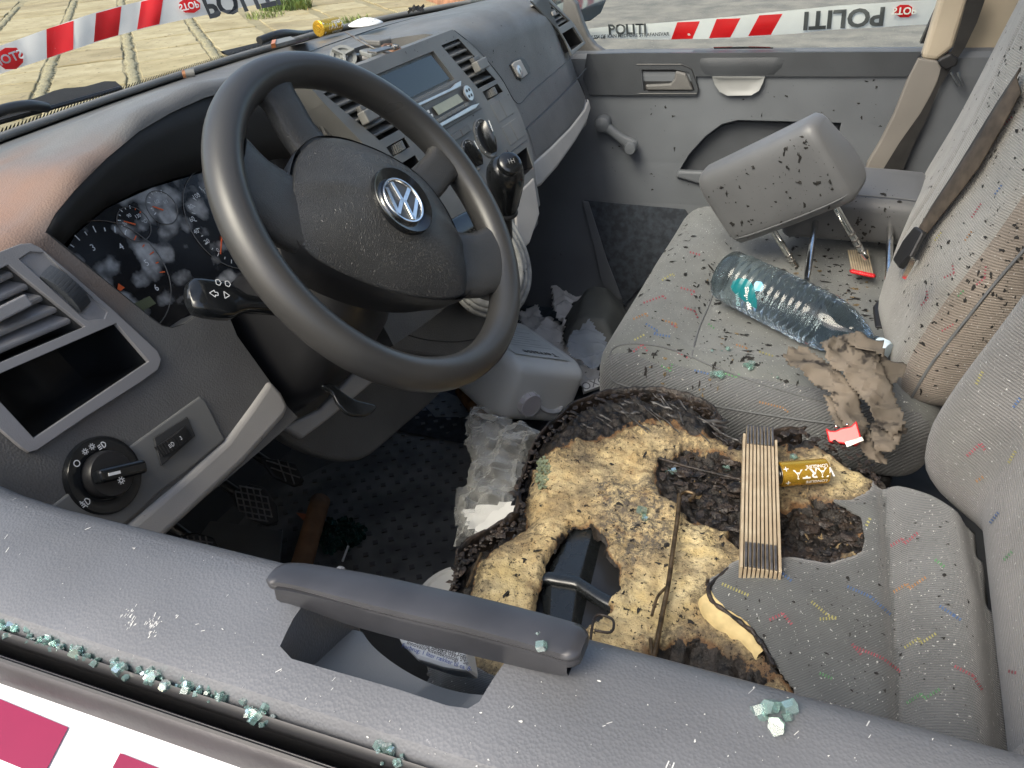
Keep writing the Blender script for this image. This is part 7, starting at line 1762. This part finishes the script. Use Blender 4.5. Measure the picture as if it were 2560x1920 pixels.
def octagon(t, tb, plane, u, v, ru, rv, rot=0):
    q = [(u+ru*math.cos(R(22.5+45*k+rot)), v+rv*math.sin(R(22.5+45*k+rot))) for k in range(8)]
    P = []
    for a, b in q:
        h = hit(tb, a, b); P.append(h[0]+h[1]*.0045 if h else plane.at(a, b, .01))
    c = sum(P, Vector())/8; V = P+[c]; mesh('stop_octagon', V, [(k, (k+1) % 8, 8) for k in range(8)], MT['tape_red'], t)
FT = Plane((.38, 1.0, 1.4), (-.35, -.9, .15))
t1, tb1 = tape('barrier_tape', FT, [(-120, 138), (0, 99), (100, 63), (207, 27), (305, 2), (400, -20), (600, -55)], [(-120, 200), (0, 160), (100, 127), (202, 93), (297, 65), (385, 45), (600, 0)], [[(100, 63), (159, 45), (158, 107), (101, 126)], [(207, 29), (262, 14), (255, 76), (202, 91)], [(305, 4), (353, -8), (344, 52), (296, 64)]], 'red and white police tape stretched in front of the windscreen')
octagon(t1, tb1, FT, 20, 126, 32, 24); on_tape(t1, tb1, FT, 'STOP', 20, 126, .021, .0005, MT['white_print'], (1, -.33), -1, 1, h=.013)
octagon(t1, tb1, FT, 408, 13, 24, 16); on_tape(t1, tb1, FT, 'STOP', 408, 12, .018, .0004, MT['white_print'], (1, -.22), 1, -1, h=.013)
on_tape(t1, tb1, FT, 'POLITI', 520, -2, .062, .002, MT['tape_ink'], (1, -.19), 1, -1)
STP = Plane((1.36, -.15, 1.3), (-1, -.06, 0))
cd3 = lambda pts: c3(pts)
t2, tb2_ = tape('barrier_tape', STP, cd3([(-140, 165), (60, 141), (480, 108), (900, 66), (1300, 30), (1770, -6), (2000, -22)]), cd3([(-140, 186), (80, 188), (470, 196), (960, 174), (1300, 147), (1740, 117), (2000, 98)]), [cd3(q) for q in ([(500, 110), (612, 105), (575, 191), (470, 194)], [(695, 94), (812, 90), (762, 184), (657, 188)], [(905, 76), (1020, 68), (962, 171), (850, 177)])], 'red and white police tape outside the passenger window')
octagon(t2, tb2_, STP, *cd3([(1620, 53)])[0], 23, 14); on_tape(t2, tb2_, STP, 'STOP', *cd3([(1622, 52)])[0], .020, .0005, MT['white_print'], (1, -.03), 1, -1, h=.013)
on_tape(t2, tb2_, STP, 'POLITI', *cd3([(1320, 88)])[0], .052, .0016, MT['tape_ink'], (1, -.06), -1, -1, squash=1.12)
on_tape(t2, tb2_, STP, 'POLITI', *cd3([(255, 146)])[0], .034, .0010, MT['tape_ink'], (1, -.02), 1, 1, squash=.95)
on_tape(t2, tb2_, STP, 'PASSAGE KAN MEDFØRE STRAFANSVAR', *cd3([(258, 176)])[0], .0110, .0002, MT['tape_ink'], (1, -.04), 1, 1)
# ================================================================== broken safety glass
def crumb_cluster(c, n, spread, size, nrm=Vector((0, 0, 1)), along=None):
    parts = []
    for i in range(n):
        d = Vector((random.gauss(0, 1), random.gauss(0, 1), 0))*spread*.5
        if along is not None: d = along*random.gauss(0, spread) + Vector((random.gauss(0, .0022), 0, 0))
        s = size*random.choice((.35, .5, .6, .75, .95, 1.15)); p = c + d + nrm*(s*.6+random.uniform(0, spread*.25))
        k = random.randint(4, 6); a0 = random.random()*6.28; ax = Vector((random.uniform(-1, 1), random.uniform(-1, 1), random.uniform(-1, 1))).normalized(); a, b = frame_at(ax)
        q = [p + (a*math.cos(a0+6.283*j/k)+b*math.sin(a0+6.283*j/k))*s*random.uniform(.7, 1.1) for j in range(k)]
        parts.append(prism(q, ax, s*random.uniform(.9, 1.5), -s*.6))
    return merge(*parts)
slot_y = lambda u, v: zp(1.238).at(u, v)
YD = Vector((DK, 1, 0)).normalized()
slots = [((10, 1366), 8, .006, 'at the very left picture edge'), ((32, 1358), 3, .004, 'just right of the leftmost pile'), ((40, 1376), 5, .005, 'third from the left picture edge'), ((92, 1392), 16, .007, 'in front of the white scuff marks, left large pile'), ((118, 1402), 9, .005, 'touching the left large pile'), ((165, 1408), 7, .006, 'between the two large left piles'), ((190, 1422), 15, .007, 'below the white scuff marks'), ((245, 1446), 5, .0035, 'small pile midway along the slot'), ((275, 1452), 7, .006, 'left end of the long row'), ((285, 1466), 5, .004, 'lying lower in the middle of the long row'), ((318, 1464), 10, .007, 'in the middle of the long row'), ((348, 1480), 15, .008, 'largest of the long row'), ((378, 1490), 7, .005, 'right after the largest of the long row'), ((420, 1500), 10, .008, 'second from the right end of the long row'), ((452, 1512), 12, .007, 'right end of the long row'), ((548, 1546), 16, .007, 'alone past the long row, toward the handle'), ((572, 1560), 8, .004, 'thin tail of the lone heap past the long row'), ((852, 1642), 14, .006, 'at the bottom picture edge')]
for (u, v), n, sp_, wh in slots:
    c = slot_y(u, v-4)
    V, F = crumb_cluster(c, max(3, int(n*.85)), sp_, .0029, along=YD)
    tag(mesh('glass_crumbs', V, F, MT['crumb']), 'green safety glass crumbs in the window slot ' + wh, 'broken glass', 'glass crumbs in the window slot')
TRB = bvh(trim)
def single(u, v, tb, size, n, label, m=None, spread=.004, group='loose glass crumbs'):
    h = hit(tb, u, v)
    if not h: return
    V, F = crumb_cluster(h[0]-h[1]*.001, n, spread, size, h[1]); tag(mesh('glass_crumb', V, F, m or MT['crumb']), label, 'broken glass', group)
single(1668, 1532, TRB, .0042, 6, 'pale glass chunk lying alone on the door top at the right', spread=.008)
HDB = bvh(hd)
single(1160, 1388, HDB, .0030, 2, 'tiny glass crumb on the pull handle')
FOB = bvh(fo)
single(1392, 1122, FOB, .0055, 4, 'pale green glass piece in the middle of the burnt foam', spread=.006)
single(1316, 1255, FOB, .004, 2, 'glass piece at the edge of the hole in the foam'); single(1448, 1020, FOB, .005, 3, 'green glass piece left of the char patch'); single(1570, 1015, FOB, .005, 5, 'glass heap on the black char left of the folding rule', spread=.008); single(1596, 1050, FOB, .004, 3, 'slim glass piece touching the folding rule'); single(1716, 990, FOB, .005, 3, 'glass piece above the gold battery on the seat')
crazed('glass_sheet', [(1158, 1000), (1172, 985), (1186, 1000), (1192, 1022), (1188, 1040), (1176, 1058), (1160, 1062), (1156, 1040)], Plane(FOB.ray_cast(CAM, ray(1172, 1020).normalized())[0]+Vector((0, 0, .003)), (0, 0, 1)), .0048, 'flat crazed olive green glass patch on the burnt foam', mat('olive_glass', (.20, .23, .14), .25, bump=('noise', 300, .4, .001), var=.3, vscale=80), .0025)
BCB = bvh(bc)
for u, v, s, n, l in ((1556, 812, .008, 4, 'white glass lump at the near edge of the bench cushion'), (1618, 792, .006, 6, 'green glass heap beside the white lump on the bench'), (1575, 590, .004, 2, 'glass crumb left of the bottle base'), (1558, 760, .004, 3, 'glass crumbs below the bottle label'), (1672, 812, .004, 3, 'glass crumbs just left of the burnt paper')):
    single(u, v, BCB, s, n, l, spread=.008)
# ================================================================== soot flakes and foam crumbs
def flakes(trees, poly, n, smin, smax, seed, dens=None):
    rnd = random.Random(seed); x0, x1 = min(p[0] for p in poly), max(p[0] for p in poly); y0, y1 = min(p[1] for p in poly), max(p[1] for p in poly); parts = []; c = 0; guard = 0
    while c < n and guard < n*12:
        guard += 1; u, v = rnd.uniform(x0, x1), rnd.uniform(y0, y1)
        if not inpoly(u, v, poly): continue
        if dens and rnd.random() > dens(u, v): continue
        best = None
        for t in trees:
            h = t.ray_cast(CAM, ray(u, v).normalized())
            if h[0] is not None and (best is None or h[3] < best[3]): best = h
        if best is None: continue
        p, nr = best[0], best[1]; nr = nr if nr @ ray(u, v) < 0 else -nr
        s = smin+(smax-smin)*rnd.random()**4; a, b = frame_at(nr); k = rnd.randint(6, 11); a0 = rnd.random()*6.28; st_ = rnd.uniform(.5, 1.6)
        top = nr*s*rnd.uniform(.05, .5)
        q = [p + nr*.0004 + (a*math.cos(a0+6.283*i/k)*st_+b*math.sin(a0+6.283*i/k)/st_)*s*rnd.uniform(.22, 1.15) + top*rnd.uniform(0, 1) for i in range(k)]
        V = q+[p+nr*.0006+top*rnd.uniform(.4, 1.2)]; parts.append((V, [(i, (i+1) % k, k) for i in range(k)])); c += 1
    return merge(*parts)
HB1, HB2 = bvh(hb1), bvh(hb2); BK_ = bvh(bb); BK2_ = bvh(bb2k); PMB = bvh(pm); BOT = bvh(bo)
def flake_obj(name, trees, poly, n, a, b, seed, label, m, dens=None):
    V, F = flakes(trees, poly, n, a, b, seed, dens)
    if F: tag(mesh(name, V, F, m), label, 'soot', kind='stuff')
G1 = lambda cu, cv, s: (lambda u, v: math.exp(-((u-cu)**2+(v-cv)**2)/(2*s*s)))
benchp = [(1480, 440), (1520, 430), (1880, 560), (1960, 700), (1960, 860), (1330, 780), (1330, 740), (1440, 520)]
flake_obj('soot_flakes', [BCB], benchp, 650, .0005, .0075, 11, 'black soot flakes scattered over the bench cushion', MT['dirt_flake'])
for k, (u, v, s, n) in enumerate(((1470, 505, 16, 24), (1535, 600, 20, 40), (1520, 660, 14, 20), (1570, 745, 26, 40), (1620, 770, 22, 30), (1760, 590, 60, 110), (1820, 640, 40, 70), (1430, 800, 30, 16), (1510, 840, 30, 16), (1900, 720, 30, 30))):
    flake_obj('soot_flakes', [BCB], [(u-s*2, v-s*1.5), (u+s*2, v-s*1.5), (u+s*2, v+s*1.5), (u-s*2, v+s*1.5)], n, .0010, .0070, 30+k, 'clump of black soot on the bench cushion', MT['dirt_flake'], G1(u, v, s))
for k, (u, v, s, n) in enumerate(((1548, 612, 12, 8), (1740, 580, 30, 10), (1450, 805, 24, 5), (1525, 842, 16, 5), (1560, 750, 20, 6), (1850, 650, 30, 10))):
    flake_obj('foam_crumbs', [BCB], [(u-s*2, v-s*1.5), (u+s*2, v-s*1.5), (u+s*2, v+s*1.5), (u-s*2, v+s*1.5)], n, .003, .009, 70+k, 'tan burnt foam crumbs on the bench cushion', MT['ash'], G1(u, v, s))
flake_obj('soot_flakes', [HB1], [(1512, 400), (1735, 285), (1835, 400), (1838, 450), (1565, 530)], 170, .0005, .0066, 12, 'black soot flakes on the propped headrest', MT['dirt_flake'])
flake_obj('soot_flakes', [HB2], [(1780, 400), (1950, 400), (1955, 560), (1780, 560)], 110, .0006, .0075, 13, 'black soot flakes on the flat headrest', MT['dirt_flake'])
flake_obj('soot_flakes', [BK_, BK2_], [(1940, 600), (2040, 240), (2180, 0), (2215, 0), (2215, 660), (2000, 860), (1960, 860)], 900, .0004, .0044, 14, 'black soot flakes on the bench backrests', MT['dirt_flake'])
flake_obj('soot_flakes', [PMB], [(1290, 200), (2000, 160), (1900, 400), (1500, 500), (1300, 420)], 150, .0005, .0045, 15, 'black soot flakes stuck on the passenger door', MT['dirt_flake'])
flake_obj('soot_flakes', [BOT], [(1540, 560), (1600, 530), (1880, 700), (1870, 760), (1700, 720)], 30, .0006, .003, 16, 'soot flakes on the water bottle', MT['dirt_flake'])
flake_obj('soot_flakes', [bvh(con), DBV], [(800, 100), (1000, 20), (1280, 0), (1280, 220), (1150, 420), (1060, 300)], 170, .0006, .0028, 17, 'soot specks on the console and glovebox', MT['dirt_flake'])
flake_obj('soot_flakes', [tcv], [(1560, 1260), (1880, 1080), (2080, 1120), (2110, 1480), (1960, 1540), (1700, 1440)], 260, .0005, .0025, 18, 'soot specks on the driver seat cloth', MT['dirt_flake'])
MT['dust'] = mat('pale_dust', (.6, .6, .57), .9)
flake_obj('dust_specks', [tcv], [(1560, 1260), (1880, 1080), (2080, 1120), (2110, 1480), (1960, 1540), (1700, 1440)], 300, .0003, .0009, 19, 'pale dust specks on the driver seat cloth', MT['dust'])
flake_obj('dust_specks', [TRB], [(0, 1010), (92, 1110), (580, 1220), (600, 1400), (1050, 1540), (1280, 1400), (2212, 1600), (2212, 1659), (960, 1659), (0, 1330)], 110, .0003, .0009, 20, 'pale dust specks on the driver door top', MT['dust'])
flake_obj('foam_crumbs', [FOB], [(1150, 960), (1560, 960), (1860, 1100), (1500, 1370), (1050, 1280)], 260, .0008, .005, 21, 'black crumbs scattered on the burnt foam', MT['dirt_flake'])
flake_obj('foam_crumbs', [FOB], [(1420, 960), (1620, 960), (1860, 1100), (1850, 1220), (1600, 1220)], 90, .0012, .007, 22, 'tan foam crumbs on the char', MT['ash'])
# scuffs and scratches on the door top: thin raised scrapes
def scuff(u, v, n, lu, lv, seed):
    rnd = random.Random(seed); parts = []
    for i in range(n):
        a = (u+rnd.gauss(0, 7), v+rnd.gauss(0, 12)); L_ = rnd.uniform(2, 9); d = (lu+rnd.gauss(0, .12), lv+rnd.gauss(0, .12)); b = (a[0]+d[0]*L_, a[1]+d[1]*L_)
        h1, h2 = hit(TRB, *a), hit(TRB, *b)
        if not h1 or not h2: continue
        t = (h2[0]-h1[0]); q = h1[1].cross(t).normalized()*rnd.uniform(.0001, .00028); parts.append(([h1[0]-q+h1[1]*.0003, h2[0]-q+h2[1]*.0003, h2[0]+q+h2[1]*.0003, h1[0]+q+h1[1]*.0003], [(0, 1, 2, 3)]))
    V, F = merge(*parts); return V, F
parts = [scuff(280, 1335, 34, .55, -.8, 1), scuff(332, 1352, 32, .45, -.85, 2)]
rnd = random.Random(5)
for i in range(26):
    u = rnd.uniform(0, 2100); v = 1100+u*.24+rnd.uniform(-40, 220)+(-60 if u < 500 else 0); parts.append(scuff(u, v, 2, rnd.uniform(.6, 2.5), rnd.uniform(-2.2, -.5), i+9))
V, F = merge(*parts); tag(mesh('scuff_marks', V, F, MT['dust'], dd), kind='stuff')
